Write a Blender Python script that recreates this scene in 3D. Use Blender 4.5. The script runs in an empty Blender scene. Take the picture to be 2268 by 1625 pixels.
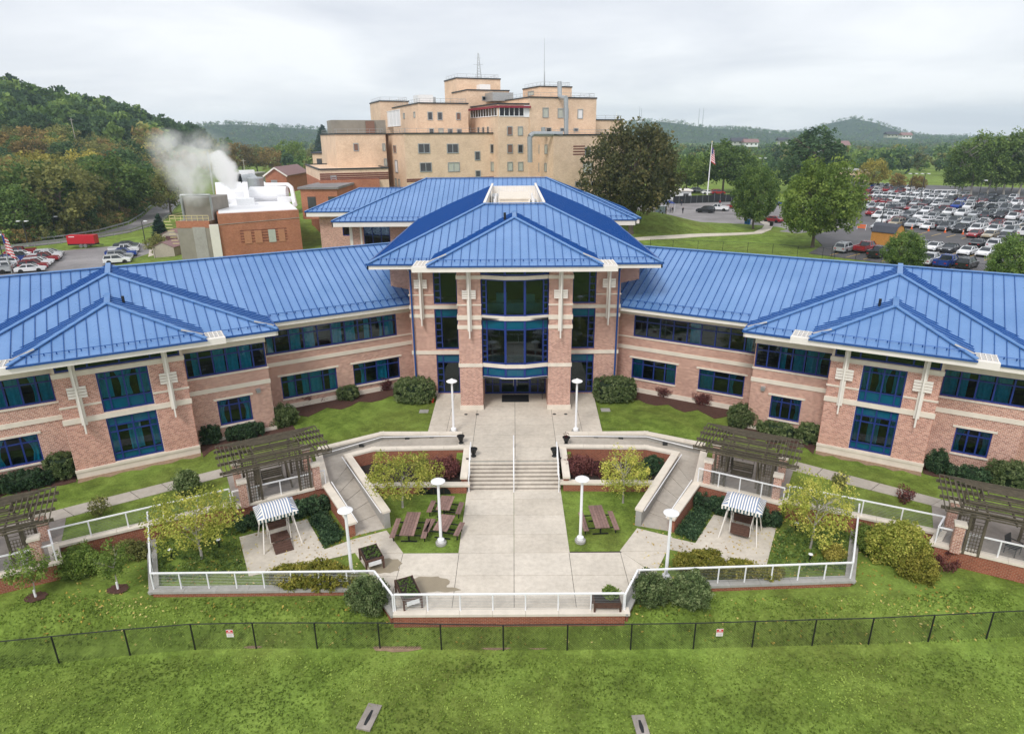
import bpy, bmesh, math, random
import numpy as np
from mathutils import Vector, Matrix
rnd = random.Random(7)
sc = bpy.context.scene
col = sc.collection
# ------------------------------------------------------------------ camera
H, FPX, PITCH, YAW, ROLL, X0 = 21.0, 1438.3, 19.496, -0.208, -0.383, 0.265
CX, CY = 1134.0, 812.5                      # measured on a 2268 x 1625 view of the photograph
_p, _y, _r = [math.radians(a) for a in (PITCH, YAW, ROLL)]
FW = Vector((math.sin(_y)*math.cos(_p), math.cos(_y)*math.cos(_p), -math.sin(_p)))
RT0 = Vector((math.cos(_y), -math.sin(_y), 0)); UP0 = RT0.cross(FW)
RT = RT0*math.cos(_r) + UP0*math.sin(_r); UP = RT.cross(FW)
EYE = Vector((X0, 0, H))
cam_d = bpy.data.cameras.new('camera'); cam = bpy.data.objects.new('camera', cam_d); col.objects.link(cam)
cam.matrix_world = Matrix(((RT.x, UP.x, -FW.x, EYE.x), (RT.y, UP.y, -FW.y, EYE.y), (RT.z, UP.z, -FW.z, EYE.z), (0, 0, 0, 1)))
cam_d.sensor_fit = 'HORIZONTAL'; cam_d.sensor_width = 36; cam_d.lens = 36*FPX/2268
cam_d.clip_start = .5; cam_d.clip_end = 20000
sc.camera = cam
def ray(x, y): return FW*FPX + RT*(x-CX) - UP*(y-CY)
def G(x, y, z=0.0):                          # pixel -> point on the level z
    d = ray(x, y); return EYE + d*((z-H)/d.z)
def AT(x, y, Y):                             # pixel -> point at distance Y
    d = ray(x, y); return EYE + d*(Y/d.y)
# ------------------------------------------------------------------ sky, sun, exposure
SUN_EL, SUN_AZ = math.radians(48), math.radians(205)
w = bpy.data.worlds.new('World'); sc.world = w; w.use_nodes = True
nt = w.node_tree; nt.nodes.clear(); N = nt.nodes.new; LK = nt.links.new
sky = N('ShaderNodeTexSky'); sky.sky_type = 'NISHITA'; sky.sun_disc = False
sky.sun_elevation = SUN_EL; sky.sun_rotation = SUN_AZ
tc = N('ShaderNodeTexCoord'); sep = N('ShaderNodeSeparateXYZ'); LK(tc.outputs['Generated'], sep.inputs[0])
# project the direction on a flat cloud deck so that the clouds flatten towards the horizon
mz = N('ShaderNodeMath'); mz.operation = 'MAXIMUM'; LK(sep.outputs[2], mz.inputs[0]); mz.inputs[1].default_value = 0.0
az = N('ShaderNodeMath'); az.operation = 'ADD'; LK(mz.outputs[0], az.inputs[0]); az.inputs[1].default_value = .16
dv = N('ShaderNodeVectorMath'); dv.operation = 'DIVIDE'; LK(tc.outputs['Generated'], dv.inputs[0])
cb = N('ShaderNodeCombineXYZ')
for i in range(3): LK(az.outputs[0], cb.inputs[i])
LK(cb.outputs[0], dv.inputs[1])
n1 = N('ShaderNodeTexNoise'); n1.inputs['Scale'].default_value = .75; n1.inputs['Detail'].default_value = 7; n1.inputs['Roughness'].default_value = .52
n1.inputs['Distortion'].default_value = .35; LK(dv.outputs[0], n1.inputs['Vector'])
cr = N('ShaderNodeValToRGB'); LK(n1.outputs['Fac'], cr.inputs[0])
cr.color_ramp.elements[0].position = .33; cr.color_ramp.elements[0].color = (5.6, 5.8, 6.3, 1)
cr.color_ramp.elements[1].position = .64; cr.color_ramp.elements[1].color = (7.6, 7.7, 7.9, 1)
mx = N('ShaderNodeMixRGB'); mx.inputs[0].default_value = .93; LK(sky.outputs[0], mx.inputs[1]); LK(cr.outputs[0], mx.inputs[2])
bg = N('ShaderNodeBackground'); bg.inputs['Strength'].default_value = .1; LK(mx.outputs[0], bg.inputs[0])
wo = N('ShaderNodeOutputWorld'); LK(bg.outputs[0], wo.inputs[0])
sd = bpy.data.lights.new('sun', 'SUN'); sd.energy = 1.5; sd.angle = math.radians(16); sd.color = (1, .96, .9)
so = bpy.data.objects.new('sun', sd); col.objects.link(so)
# sun_rotation turns the sky's sun clockwise from +Y
_sd = Vector((math.sin(SUN_AZ)*math.cos(SUN_EL), math.cos(SUN_AZ)*math.cos(SUN_EL), math.sin(SUN_EL)))
so.rotation_euler = _sd.to_track_quat('Z', 'Y').to_euler()
sc.view_settings.view_transform = 'Standard'; sc.view_settings.look = 'None'
sc.view_settings.gamma = 1; sc.view_settings.use_curve_mapping = False
sc.view_settings.exposure = .50
sc.render.engine = 'CYCLES'
sc.cycles.max_bounces = 16; sc.cycles.volume_bounces = 14; sc.cycles.transparent_max_bounces = 24
# ------------------------------------------------------------------ materials
def lin(c): return tuple(((v/255)/12.92 if v/255 <= .04045 else (((v/255)+.055)/1.055)**2.4) for v in c)
class MT:                                   # small node helper
    def __init__(s, name):
        s.m = bpy.data.materials.new(name); s.m.use_nodes = True; s.t = s.m.node_tree
        s.b = s.t.nodes['Principled BSDF']; s.out = s.t.nodes['Material Output']
    def n(s, t, **kw):
        q = s.t.nodes.new(t)
        for k, v in kw.items():
            if k in q.inputs: q.inputs[k].default_value = v
            else: setattr(q, k, v)
        return q
    def l(s, a, b): s.t.links.new(a, b)
    def coord(s, kind='Object'):
        return s.n('ShaderNodeTexCoord').outputs[kind]
    def noise(s, scale, vec=None, detail=4, rough=.6, dist=0):
        q = s.n('ShaderNodeTexNoise', Scale=scale, Detail=detail, Roughness=rough, Distortion=dist)
        s.l(vec if vec is not None else s.coord(), q.inputs['Vector']); return q.outputs['Fac']
    def ramp(s, fac, stops):
        q = s.n('ShaderNodeValToRGB'); s.l(fac, q.inputs[0]); e = q.color_ramp.elements
        while len(e) < len(stops): e.new(.5)
        for i, (p, c) in enumerate(stops): e[i].position = p; e[i].color = tuple(c)+(1,)
        return q.outputs[0]
    def mix(s, a, b, fac, mode='MIX'):
        q = s.n('ShaderNodeMixRGB', blend_type=mode)
        for i, v in ((0, fac), (1, a), (2, b)):
            if isinstance(v, (int, float)): q.inputs[i].default_value = v
            elif isinstance(v, tuple): q.inputs[i].default_value = v+(1,)
            else: s.l(v, q.inputs[i])
        return q.outputs[0]
    def math(s, op, a, b=0.0):
        q = s.n('ShaderNodeMath', operation=op)
        for i, v in ((0, a), (1, b)):
            if isinstance(v, (int, float)): q.inputs[i].default_value = v
            else: s.l(v, q.inputs[i])
        return q.outputs[0]
    def bump(s, h, strength=.4, dist=.02):
        q = s.n('ShaderNodeBump', Strength=strength, Distance=dist); s.l(h, q.inputs['Height']); s.l(q.outputs[0], s.b.inputs['Normal'])
    def set(s, **kw):
        for k, v in kw.items():
            k = k.replace('_', ' ')
            if isinstance(v, (int, float)): s.b.inputs[k].default_value = v
            elif isinstance(v, tuple): s.b.inputs[k].default_value = v+(1,) if len(v) == 3 else v
            else: s.l(v, s.b.inputs[k])
        return s.m
M = {}
def plain(name, c, rough=.6, var=.18, scale=3.0, metal=0.0, bump=0.0, spec=.4, bscale=40, rand=0.0, coord='Object'):
    t = MT(name); co = t.coord(coord)
    f = t.noise(scale, co, 5)
    dark = tuple(v*(1-var) for v in c); lite = tuple(min(1, v*(1+var)) for v in c)
    cc = t.ramp(f, [(.3, dark), (.7, lite)])
    if rand:
        oi = t.n('ShaderNodeObjectInfo'); cc = t.mix(cc, (0, 0, 0), t.math('MULTIPLY', oi.outputs['Random'], rand))
    t.set(Base_Color=cc, Roughness=rough, Metallic=metal, Specular_IOR_Level=spec)
    if bump: t.bump(t.noise(bscale, co, 4), bump, .01)
    M[name] = t.m; return t.m
def brick(name, c1, c2, mortar, bw=.203, bh=.0813, ms=.011, stain=.25):
    t = MT(name); uv = t.coord('UV')
    q = t.n('ShaderNodeTexBrick', Scale=1.0); q.offset = .5; q.squash = 1
    q.inputs['Brick Width'].default_value = bw; q.inputs['Row Height'].default_value = bh
    q.inputs['Mortar Size'].default_value = ms; q.inputs['Mortar Smooth'].default_value = .3; q.inputs['Bias'].default_value = 0
    q.inputs['Color1'].default_value = c1+(1,); q.inputs['Color2'].default_value = c2+(1,); q.inputs['Mortar'].default_value = mortar+(1,)
    t.l(uv, q.inputs['Vector'])
    big = t.noise(.35, None, 6); sm = t.noise(9, uv, 3)
    c = t.mix(q.outputs['Color'], t.ramp(big, [(.3, (.72, .7, .68)), (.62, (1, 1, 1))]), stain*2, 'MULTIPLY')
    c = t.mix(c, t.ramp(sm, [(.3, (.75, .75, .75)), (.7, (1.12, 1.1, 1.08))]), .6, 'MULTIPLY')
    t.set(Base_Color=c, Roughness=.85, Specular_IOR_Level=.25)
    t.bump(t.math('SUBTRACT', 1.0, q.outputs['Fac']), .5, .008)
    M[name] = t.m; return t.m
brick('brick', lin((208, 154, 136)), lin((160, 102, 90)), lin((234, 220, 206)))
brick('brick_low', lin((166, 92, 70)), lin((140, 74, 56)), lin((170, 140, 120)))
brick('brick_tan', lin((238, 212, 186)), lin((222, 192, 164)), lin((232, 212, 190)), .3, .12, .01, .3)
brick('brick_orange', lin((190, 126, 98)), lin((172, 108, 82)), lin((186, 146, 124)), .3, .12, .01, .35)
def roofmat():
    t = MT('roof_blue'); co = t.coord()
    f = t.noise(.25, co, 5); oi = t.n('ShaderNodeObjectInfo')
    c = t.ramp(f, [(.3, lin((98, 138, 188))), (.7, lin((122, 158, 206)))])
    c = t.mix(c, lin((86, 124, 182)), t.math('MULTIPLY', oi.outputs['Random'], .35))
    sp = t.noise(14, co, 2); c = t.mix(c, lin((180, 190, 205)), t.ramp(sp, [(.72, (0, 0, 0)), (.78, (.12, .12, .12))]))
    r = t.ramp(t.noise(1.3, co, 4), [(.3, (.24,)*3), (.7, (.36,)*3)])
    t.set(Base_Color=c, Roughness=r, Metallic=.2, Specular_IOR_Level=.6); t.bump(t.math('ADD', t.noise(.9, co, 3), t.math('MULTIPLY', t.noise(5, co, 2), .25)), .35, .05); M['roof_blue'] = t.m
roofmat()
plain('seam_blue', lin((20, 78, 146)), .4, .1, metal=.2)
plain('cap_blue', lin((92, 136, 190)), .4, .1, metal=.25)
plain('frame_blue', lin((30, 52, 122)), .4, .1)
plain('pipe_blue', lin((24, 74, 140)), .45, .1)
plain('white_trim', lin((232, 226, 218)), .6, .05, 1.2)
plain('limestone', lin((222, 212, 198)), .8, .09, 1.5, bump=.1)
plain('white_paint', lin((238, 238, 240)), .4, .03)
plain('soffit', lin((205, 200, 192)), .8, .05)
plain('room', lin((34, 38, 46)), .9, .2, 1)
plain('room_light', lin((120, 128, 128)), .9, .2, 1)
def glassmat(name, tint, reflect=.10, dens=.75):
    t = MT(name); t.t.nodes.remove(t.b)
    tr = t.n('ShaderNodeBsdfTransparent'); tr.inputs[0].default_value = tint+(1,)
    gl = t.n('ShaderNodeBsdfGlossy', Roughness=.03); gl.inputs[0].default_value = (.8, .95, 1, 1)
    fr = t.n('ShaderNodeFresnel', IOR=1.5)
    mxx = t.n('ShaderNodeMixShader'); t.l(t.math('MAXIMUM', fr.outputs[0], reflect), mxx.inputs[0]); t.l(tr.outputs[0], mxx.inputs[1]); t.l(gl.outputs[0], mxx.inputs[2])
    t.l(mxx.outputs[0], t.out.inputs[0]); M[name] = t.m
glassmat('glass', (.20, .50, .60), .065)
glassmat('glass_clear', (.55, .62, .64), .08)
plain('spandrel', lin((6, 84, 110)), .12, .12, .6, spec=.5)
plain('curtain', lin((70, 182, 192)), .9, .15, 6)
plain('louvre_dark', lin((12, 40, 66)), .3, .1)
def concrete(name, c, var=.12):
    t = MT(name); co = t.coord()
    a = t.noise(.35, co, 8, .65); b = t.noise(3.5, co, 8, .7); d = t.noise(60, co, 3)
    cc = t.ramp(a, [(.3, tuple(v*(1-var*1.5) for v in c)), (.65, tuple(min(1, v*(1+var*.5)) for v in c))])
    cc = t.mix(cc, t.ramp(b, [(.33, (.70, .68, .65)), (.58, (1, 1, 1))]), .5, 'MULTIPLY')
    oi = t.n('ShaderNodeObjectInfo'); cc = t.mix(cc, (.80, .78, .75), t.math('MULTIPLY', oi.outputs['Random'], .5), 'MULTIPLY')
    t.set(Base_Color=cc, Roughness=.85, Specular_IOR_Level=.25); t.bump(d, .15, .005); M[name] = t.m
concrete('concrete', lin((218, 209, 196))); concrete('concrete_grey', lin((176, 174, 170))); concrete('patio', lin((160, 152, 146)), .25)
concrete('sidewalk', lin((190, 182, 172)))
def asphalt(name, c):
    t = MT(name); co = t.coord(); a = t.noise(.05, co, 8, .7); b = t.noise(2.0, co, 8, .8)
    cc = t.ramp(a, [(.35, tuple(v*.7 for v in c)), (.68, tuple(v*1.6 for v in c))])
    cc = t.mix(cc, t.ramp(b, [(.3, (.75,)*3), (.7, (1.15,)*3)]), .7, 'MULTIPLY')
    t.set(Base_Color=cc, Roughness=.8, Specular_IOR_Level=.3); M[name] = t.m
asphalt('asphalt', lin((92, 90, 92))); asphalt('asphalt_worn', lin((128, 124, 124)))
def grassmat(name, scale=1.0, dry=.5, far=False):
    t = MT(name); co = t.coord()
    a = t.noise(.09*scale, co, 9, .68, .6); b = t.noise(.9*scale, co, 9, .75, .3); d = t.noise(9*scale, co, 5, .8)
    base = t.ramp(b, [(.28, lin((76, 92, 42))), (.48, lin((108, 130, 56))), (.66, lin((138, 162, 76)))])
    c = t.mix(base, lin((118, 112, 64)), t.ramp(a, [(.42, (0, 0, 0)), (.72, (dry,)*3)]))
    c = t.mix(c, lin((152, 180, 86)), t.ramp(t.noise(.17*scale, co, 7, .7, .5), [(.50, (0, 0, 0)), (.72, (.7,)*3)]))
    c = t.mix(c, t.ramp(d, [(.3, (.45, .45, .42)), (.7, (1.3, 1.3, 1.2))]), .75, 'MULTIPLY')
    t.set(Base_Color=c, Roughness=.95, Specular_IOR_Level=.12)
    t.bump(t.math('ADD', d, t.math('MULTIPLY', b, 1.5)), .8, .06); M[name] = t.m
grassmat('grass'); grassmat('grass_far', .25, .35)
plain('mulch', lin((84, 58, 50)), .95, .4, 12, bump=.6, bscale=60)
plain('soil', lin((52, 44, 40)), .95, .35, 14, bump=.6)
plain('bare_earth', lin((150, 126, 104)), .95, .25, 5, bump=.4)
def leafmat(name, cols, trans=.35, scale=.6):
    t = MT(name); at = t.n('ShaderNodeAttribute', attribute_name='tone')
    oi = t.n('ShaderNodeObjectInfo')
    c = t.ramp(at.outputs['Fac'], [(i/(len(cols)-1), lin(k)) for i, k in enumerate(cols)])
    c = t.mix(c, tuple(v*.55 for v in lin(cols[0])), t.math('MULTIPLY', oi.outputs['Random'], .45))
    t.set(Base_Color=c, Roughness=.75, Specular_IOR_Level=.2)
    tl = t.n('ShaderNodeBsdfTranslucent'); t.l(c, tl.inputs[0])
    mm = t.n('ShaderNodeMixShader'); mm.inputs[0].default_value = trans
    t.l(t.b.outputs[0], mm.inputs[1]); t.l(tl.outputs[0], mm.inputs[2]); t.l(mm.outputs[0], t.out.inputs[0]); M[name] = t.m
leafmat('leaf_green', [(78, 103, 56), (109, 136, 71), (152, 174, 96)])
leafmat('leaf_light', [(94, 116, 56), (125, 150, 71), (168, 185, 96)])
leafmat('leaf_dark', [(67, 89, 64), (91, 120, 80), (125, 152, 98)])
leafmat('leaf_pine', [(35, 54, 47), (49, 74, 59), (69, 98, 74)])
leafmat('leaf_olive', [(107, 112, 67), (143, 145, 85), (183, 181, 109)])
leafmat('leaf_rust', [(112, 100, 64), (156, 136, 82), (197, 168, 105)])
leafmat('leaf_yellow', [(132, 129, 64), (174, 165, 80), (215, 201, 109)])
leafmat('leaf_spring', [(129, 141, 62), (185, 192, 89), (239, 228, 125)])
leafmat('leaf_box', [(74, 92, 56), (112, 132, 82), (166, 178, 126)])
leafmat('leaf_holly', [(48, 70, 50), (70, 100, 68), (116, 142, 102)])
leafmat('leaf_gold', [(112, 118, 50), (160, 158, 68), (206, 192, 98)])
leafmat('leaf_purple', [(91, 54, 57), (132, 81, 79), (171, 118, 108)])
leafmat('leaf_oak', [(82, 87, 58), (114, 116, 73), (154, 141, 91)])
leafmat('leaf_far', [(59, 79, 59), (91, 110, 74), (152, 147, 91)])
leafmat('grass_blade', [(89, 107, 44), (129, 154, 64), (176, 197, 98)], .3)
leafmat('fallen_leaf', [(156, 124, 56), (212, 184, 90), (232, 216, 146)], .1)
plain('bark', lin((112, 100, 88)), .95, .3, 8, bump=.5)
plain('pale_bark', lin((172, 166, 158)), .9, .2, 8, bump=.3)
plain('weathered_wood', lin((98, 90, 76)), .9, .3, 4, bump=.4, rand=.3)
plain('table_wood', lin((150, 120, 112)), .75, .22, 7, bump=.3, rand=.35)
plain('brown_wood', lin((92, 66, 56)), .75, .2, 7, bump=.3, rand=.2)
plain('dark_metal', lin((52, 54, 56)), .5, .15)
plain('black_metal', lin((30, 32, 34)), .5, .15)
plain('galvanised', lin((170, 174, 176)), .4, .1, metal=.6)
plain('cable', lin((120, 124, 124)), .4, .05, metal=.5)
plain('wire', lin((44, 48, 44)), .6, .05)
plain('mat_rubber', lin((40, 42, 46)), .9, .15, 30)
plain('wet_concrete', lin((150, 138, 118)), .45, .08, 2)
plain('rubber', lin((28, 28, 30)), .8, .1)

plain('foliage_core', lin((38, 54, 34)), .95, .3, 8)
def forestmat():
    t = MT('forest_floor'); co = t.coord(); a = t.noise(.006, co, 8, .7); b = t.noise(.06, co, 6, .75)
    c = t.ramp(b, [(.3, lin((40, 54, 46))), (.5, lin((60, 76, 58))), (.7, lin((84, 94, 66)))]); c = t.mix(c, lin((112, 128, 76)), t.ramp(a, [(.62, (0, 0, 0)), (.7, (.7,)*3)]))
    t.set(Base_Color=c, Roughness=1.0, Specular_IOR_Level=.1); t.bump(b, 1.0, 6.0); M['forest_floor'] = t.m
forestmat()
def brickunit():
    t = MT('brick_unit'); at = t.n('ShaderNodeAttribute', attribute_name='tone'); oi = t.n('ShaderNodeObjectInfo'); f = t.math('FRACT', t.math('ADD', at.outputs['Fac'], oi.outputs['Random']))
    c = t.ramp(f, [(0, lin((166, 112, 100))), (.5, lin((194, 138, 122))), (1, lin((214, 162, 144)))]); t.set(Base_Color=c, Roughness=.85, Specular_IOR_Level=.2); M['brick_unit'] = t.m
brickunit()
plain('mortar', lin((218, 202, 188)), .95, .08, 4)
# ------------------------------------------------------------------ mesh helpers
V = Vector
class MB:
    def __init__(s): s.v = []; s.f = []; s.mi = []; s.cur = 0; s.tone = None
    def face(s, pts):
        i = len(s.v); s.v += [tuple(p) for p in pts]; s.f.append(tuple(range(i, i+len(pts)))); s.mi.append(s.cur)
    def obox(s, c, ax, ay, az, hx, hy, hz):          # oriented box from centre, unit axes, half sizes
        c = V(c); i = len(s.v)
        for sx, sy, sz in ((-1,-1,-1),(1,-1,-1),(1,1,-1),(-1,1,-1),(-1,-1,1),(1,-1,1),(1,1,1),(-1,1,1)):
            s.v.append(tuple(c + ax*(sx*hx) + ay*(sy*hy) + az*(sz*hz)))
        for q in ((0,3,2,1),(4,5,6,7),(0,1,5,4),(1,2,6,5),(2,3,7,6),(3,0,4,7)): s.f.append(tuple(i+k for k in q)); s.mi.append(s.cur)
        return s
    def box(s, x0, x1, y0, y1, z0, z1):
        return s.obox(((x0+x1)/2, (y0+y1)/2, (z0+z1)/2), V((1,0,0)), V((0,1,0)), V((0,0,1)), abs(x1-x0)/2, abs(y1-y0)/2, abs(z1-z0)/2)
    def bar(s, a, b, wd, ht, up=V((0,0,1))):         # rectangular bar along a-b
        a, b = V(a), V(b); d = b-a; L = d.length
        if L < 1e-6: return s
        d /= L; sd = d.cross(up)
        if sd.length < 1e-4: sd = d.cross(V((1,0,0)))
        sd.normalize(); u2 = sd.cross(d)
        return s.obox((a+b)/2, d, sd, u2, L/2, wd/2, ht/2)
    def tube(s, a, b, r0, r1=None, n=8, cap=True):
        a, b = V(a), V(b); r1 = r0 if r1 is None else r1; d = (b-a)
        if d.length < 1e-6: return s
        d.normalize(); x = d.cross(V((0,0,1)))
        if x.length < 1e-3: x = V((1,0,0))
        x.normalize(); y = d.cross(x); i = len(s.v)
        for p, r in ((a, r0), (b, r1)):
            for k in range(n):
                t = 2*math.pi*k/n; s.v.append(tuple(p + x*(math.cos(t)*r) + y*(math.sin(t)*r)))
        for k in range(n): s.f.append((i+k, i+(k+1)%n, i+n+(k+1)%n, i+n+k)); s.mi.append(s.cur)
        if cap: s.f.append(tuple(i+k for k in range(n))[::-1]); s.f.append(tuple(i+n+k for k in range(n))); s.mi += [s.cur]*2
        return s
    def path(s, pts, r, n=6):
        for a, b in zip(pts[:-1], pts[1:]): s.tube(a, b, r, r, n)
        return s
    def lathe(s, c, prof, n=20):                     # prof: (r, z)
        c = V(c); i = len(s.v); m = len(prof)
        for r, z in prof:
            for k in range(n):
                t = 2*math.pi*k/n; s.v.append((c.x+math.cos(t)*r, c.y+math.sin(t)*r, c.z+z))
        for j in range(m-1):
            for k in range(n): s.f.append((i+j*n+k, i+j*n+(k+1)%n, i+(j+1)*n+(k+1)%n, i+(j+1)*n+k)); s.mi.append(s.cur)
        s.f.append(tuple(i+k for k in range(n))[::-1]); s.f.append(tuple(i+(m-1)*n+k for k in range(n))); s.mi += [s.cur]*2
        return s
    def prism(s, poly, d):                           # polygon extruded by the vector d (poly is one cap)
        poly = [V(p) for p in poly]; d = V(d); m = len(poly); i = len(s.v)
        s.v += [tuple(p) for p in poly] + [tuple(p+d) for p in poly]
        s.f.append(tuple(range(i, i+m))); s.f.append(tuple(range(i+2*m-1, i+m-1, -1))); s.mi += [s.cur]*2
        for k in range(m): s.f.append((i+k, i+m+k, i+m+(k+1)%m, i+(k+1)%m)); s.mi.append(s.cur)
        return s
    def slab(s, xy, z0, z1):                         # level polygon between two heights
        a = sum(xy[k][0]*xy[(k+1)%len(xy)][1]-xy[(k+1)%len(xy)][0]*xy[k][1] for k in range(len(xy)))
        if a < 0: xy = xy[::-1]
        return s.prism([(p[0], p[1], z1) for p in xy], (0, 0, z0-z1))
    def mesh(s, name, mats, org=V((0,0,0)), smooth=False, uv=True):
        me = bpy.data.meshes.new(name)
        vv = np.array(s.v, dtype=np.float64).reshape(-1, 3) - np.array(org)
        me.from_pydata(vv.tolist(), [], s.f)
        if not isinstance(mats, (list, tuple)): mats = [mats]
        for m in mats: me.materials.append(M[m] if isinstance(m, str) else m)
        if len(mats) > 1: me.polygons.foreach_set('material_index', s.mi)
        if uv and len(s.f):
            nl = len(me.loops); lv = np.empty(nl, dtype=np.int32); me.loops.foreach_get('vertex_index', lv)
            ns = np.empty(len(me.polygons)*3); me.polygons.foreach_get('normal', ns); ns = ns.reshape(-1, 3)
            cnt = np.empty(len(me.polygons), dtype=np.int32); me.polygons.foreach_get('loop_total', cnt)
            nn = np.repeat(ns, cnt, axis=0); p = vv[lv] + np.array(org)
            flat = np.abs(nn[:, 2]) > .8
            tx, ty = -nn[:, 1], nn[:, 0]; q = np.sqrt(tx*tx+ty*ty)+1e-9
            u = np.where(flat, p[:, 0], (p[:, 0]*tx+p[:, 1]*ty)/q); v2 = np.where(flat, p[:, 1], p[:, 2])
            me.uv_layers.new(name='uv').data.foreach_set('uv', np.stack([u+300.0, v2+50.0], 1).ravel())
        if smooth: me.polygons.foreach_set('use_smooth', [True]*len(me.polygons))
        me.update(); return me
def wloc(o):                                         # world location of an unrotated parent chain
    l = V((0, 0, 0))
    while o is not None: l = l + o.location; o = o.parent
    return l
def put(mb, name, mats, parent=None, org=None, smooth=False, **props):
    """one mesh object; coordinates in mb are world coordinates"""
    o_ = wloc(parent) if parent is not None else (V(org) if org is not None else V((0, 0, 0)))
    o = bpy.data.objects.new(name, mb.mesh(name, mats, o_, smooth)); col.objects.link(o)
    if parent is not None: o.parent = parent
    elif org is not None: o.location = V(org)
    for k, v in props.items(): o[k] = v
    return o
def empty(name, loc, label=None, category=None, group=None, rz=0.0):
    o = bpy.data.objects.new(name, None); col.objects.link(o); o.location = V(loc); o.rotation_euler.z = rz; o.empty_display_size = .2
    if label: o['label'] = label
    if category: o['category'] = category
    if group: o['group'] = group
    return o
def child(mb, name, mats, parent, smooth=False, **props):   # coordinates already local to the (possibly rotated) parent
    o = bpy.data.objects.new(name, mb.mesh(name, mats, V((0, 0, 0)), smooth)); col.objects.link(o); o.parent = parent
    for k, v in props.items(): o[k] = v
    return o
def kids(o, _c={}): return [q for q in o.children]
def dup(root, loc=None, rz=None, label=None, scale=None):
    r = root.copy(); col.objects.link(r)
    if loc is not None: r.location = V(loc)
    if rz is not None: r.rotation_euler.z = rz
    if scale is not None: r.scale = scale if hasattr(scale, '__len__') else (scale,)*3
    if label: r['label'] = label
    for ch in root.children:
        c = ch.copy(); col.objects.link(c); c.parent = r
        for g in ch.children:
            d = g.copy(); col.objects.link(d); d.parent = c
    return r
# ------------------------------------------------------------------ the blue roofed building
AX = .34
B = empty('brick_building', (AX, 46.2, 1.0), 'long pink brick building with blue metal hip roofs and two angled wings', 'building')
PANELS = []                                          # (area, mesh builder, parent)
def clip(poly, k, lim, keep_less):
    out = []
    for i in range(len(poly)):
        a, b = poly[i], poly[(i+1) % len(poly)]
        ia = (a[k] <= lim) if keep_less else (a[k] >= lim); ib = (b[k] <= lim) if keep_less else (b[k] >= lim)
        if ia: out.append(a)
        if ia != ib:
            t = (lim-a[k])/(b[k]-a[k]); out.append((a[0]+(b[0]-a[0])*t, a[1]+(b[1]-a[1])*t))
    return out
def roof_plane(parent, poly, e, spacing=.6, seam=.065, phase=.3, tag=1.0):
    """standing seam roof: one pan with its seam for each strip; e is the eave direction"""
    poly = [V(p) for p in poly]; n = V((0, 0, 0))
    for i in range(len(poly)): n += (poly[i]-poly[0]).cross(poly[(i+1) % len(poly)]-poly[0])
    n.normalize()
    if n.z < 0: n = -n
    e = V(e).normalized(); up = n.cross(e)
    if up.z < 0: up = -up
    p0 = poly[0]; st = [((p-p0).dot(e), (p-p0).dot(up)) for p in poly]
    s0, s1 = min(q[0] for q in st), max(q[0] for q in st)
    k = math.floor((s0+phase)/spacing)
    while k*spacing-phase < s1:
        a, b = k*spacing-phase, (k+1)*spacing-phase; k += 1
        q = clip(clip(st, 0, a, False), 0, b, True)
        if len(q) < 3: continue
        P3 = [p0 + e*s_ + up*t_ for s_, t_ in q]
        ar = abs(sum(q[i][0]*q[(i+1) % len(q)][1]-q[(i+1) % len(q)][0]*q[i][1] for i in range(len(q))))/2
        if ar < .01: continue
        mb = MB()
        nn = (P3[1]-P3[0]).cross(P3[2]-P3[0])
        if nn.dot(n) < 0: P3 = P3[::-1]
        mb.prism(P3, -n*.05)
        # seam on the strip's lower boundary
        ts = [t_ for s_, t_ in q if abs(s_-a) < 1e-5]
        if len(ts) >= 2 and max(ts)-min(ts) > .1:
            t0, t1 = min(ts), max(ts); mb.cur = 1
            mb.bar(p0+e*a+up*t0+n*seam*.5, p0+e*a+up*t1+n*seam*.5, .035, seam, n)
        PANELS.append((ar*tag, mb, parent))
def cap_bar(parent, a, b, wd=.28, ht=.07, name='hip_cap', lift=.07):
    mb = MB(); a, b = V(a), V(b); mb.bar(a+V((0,0,lift)), b+V((0,0,lift)), wd, ht); put(mb, name, 'cap_blue', parent)
def snow_rail(parent, a, b, upv, n, dist=.75, sp=.6):
    """bar over the seams above the eave with a clamp on each"""
    a, b = V(a), V(b); d = (b-a); L = d.length; d.normalize(); mb = MB()
    p = a+upv*dist+n*.15; q = b+upv*dist+n*.15
    mb.tube(p, q, .022, n=6)
    for i in range(int(L/sp)+1):
        c = a+d*(i*sp)+upv*dist
        if i*sp < L: mb.obox(c+n*.08, d, upv, n, .03, .03, .08)
    put(mb, 'snow_rail', 'seam_blue', parent)
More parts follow.
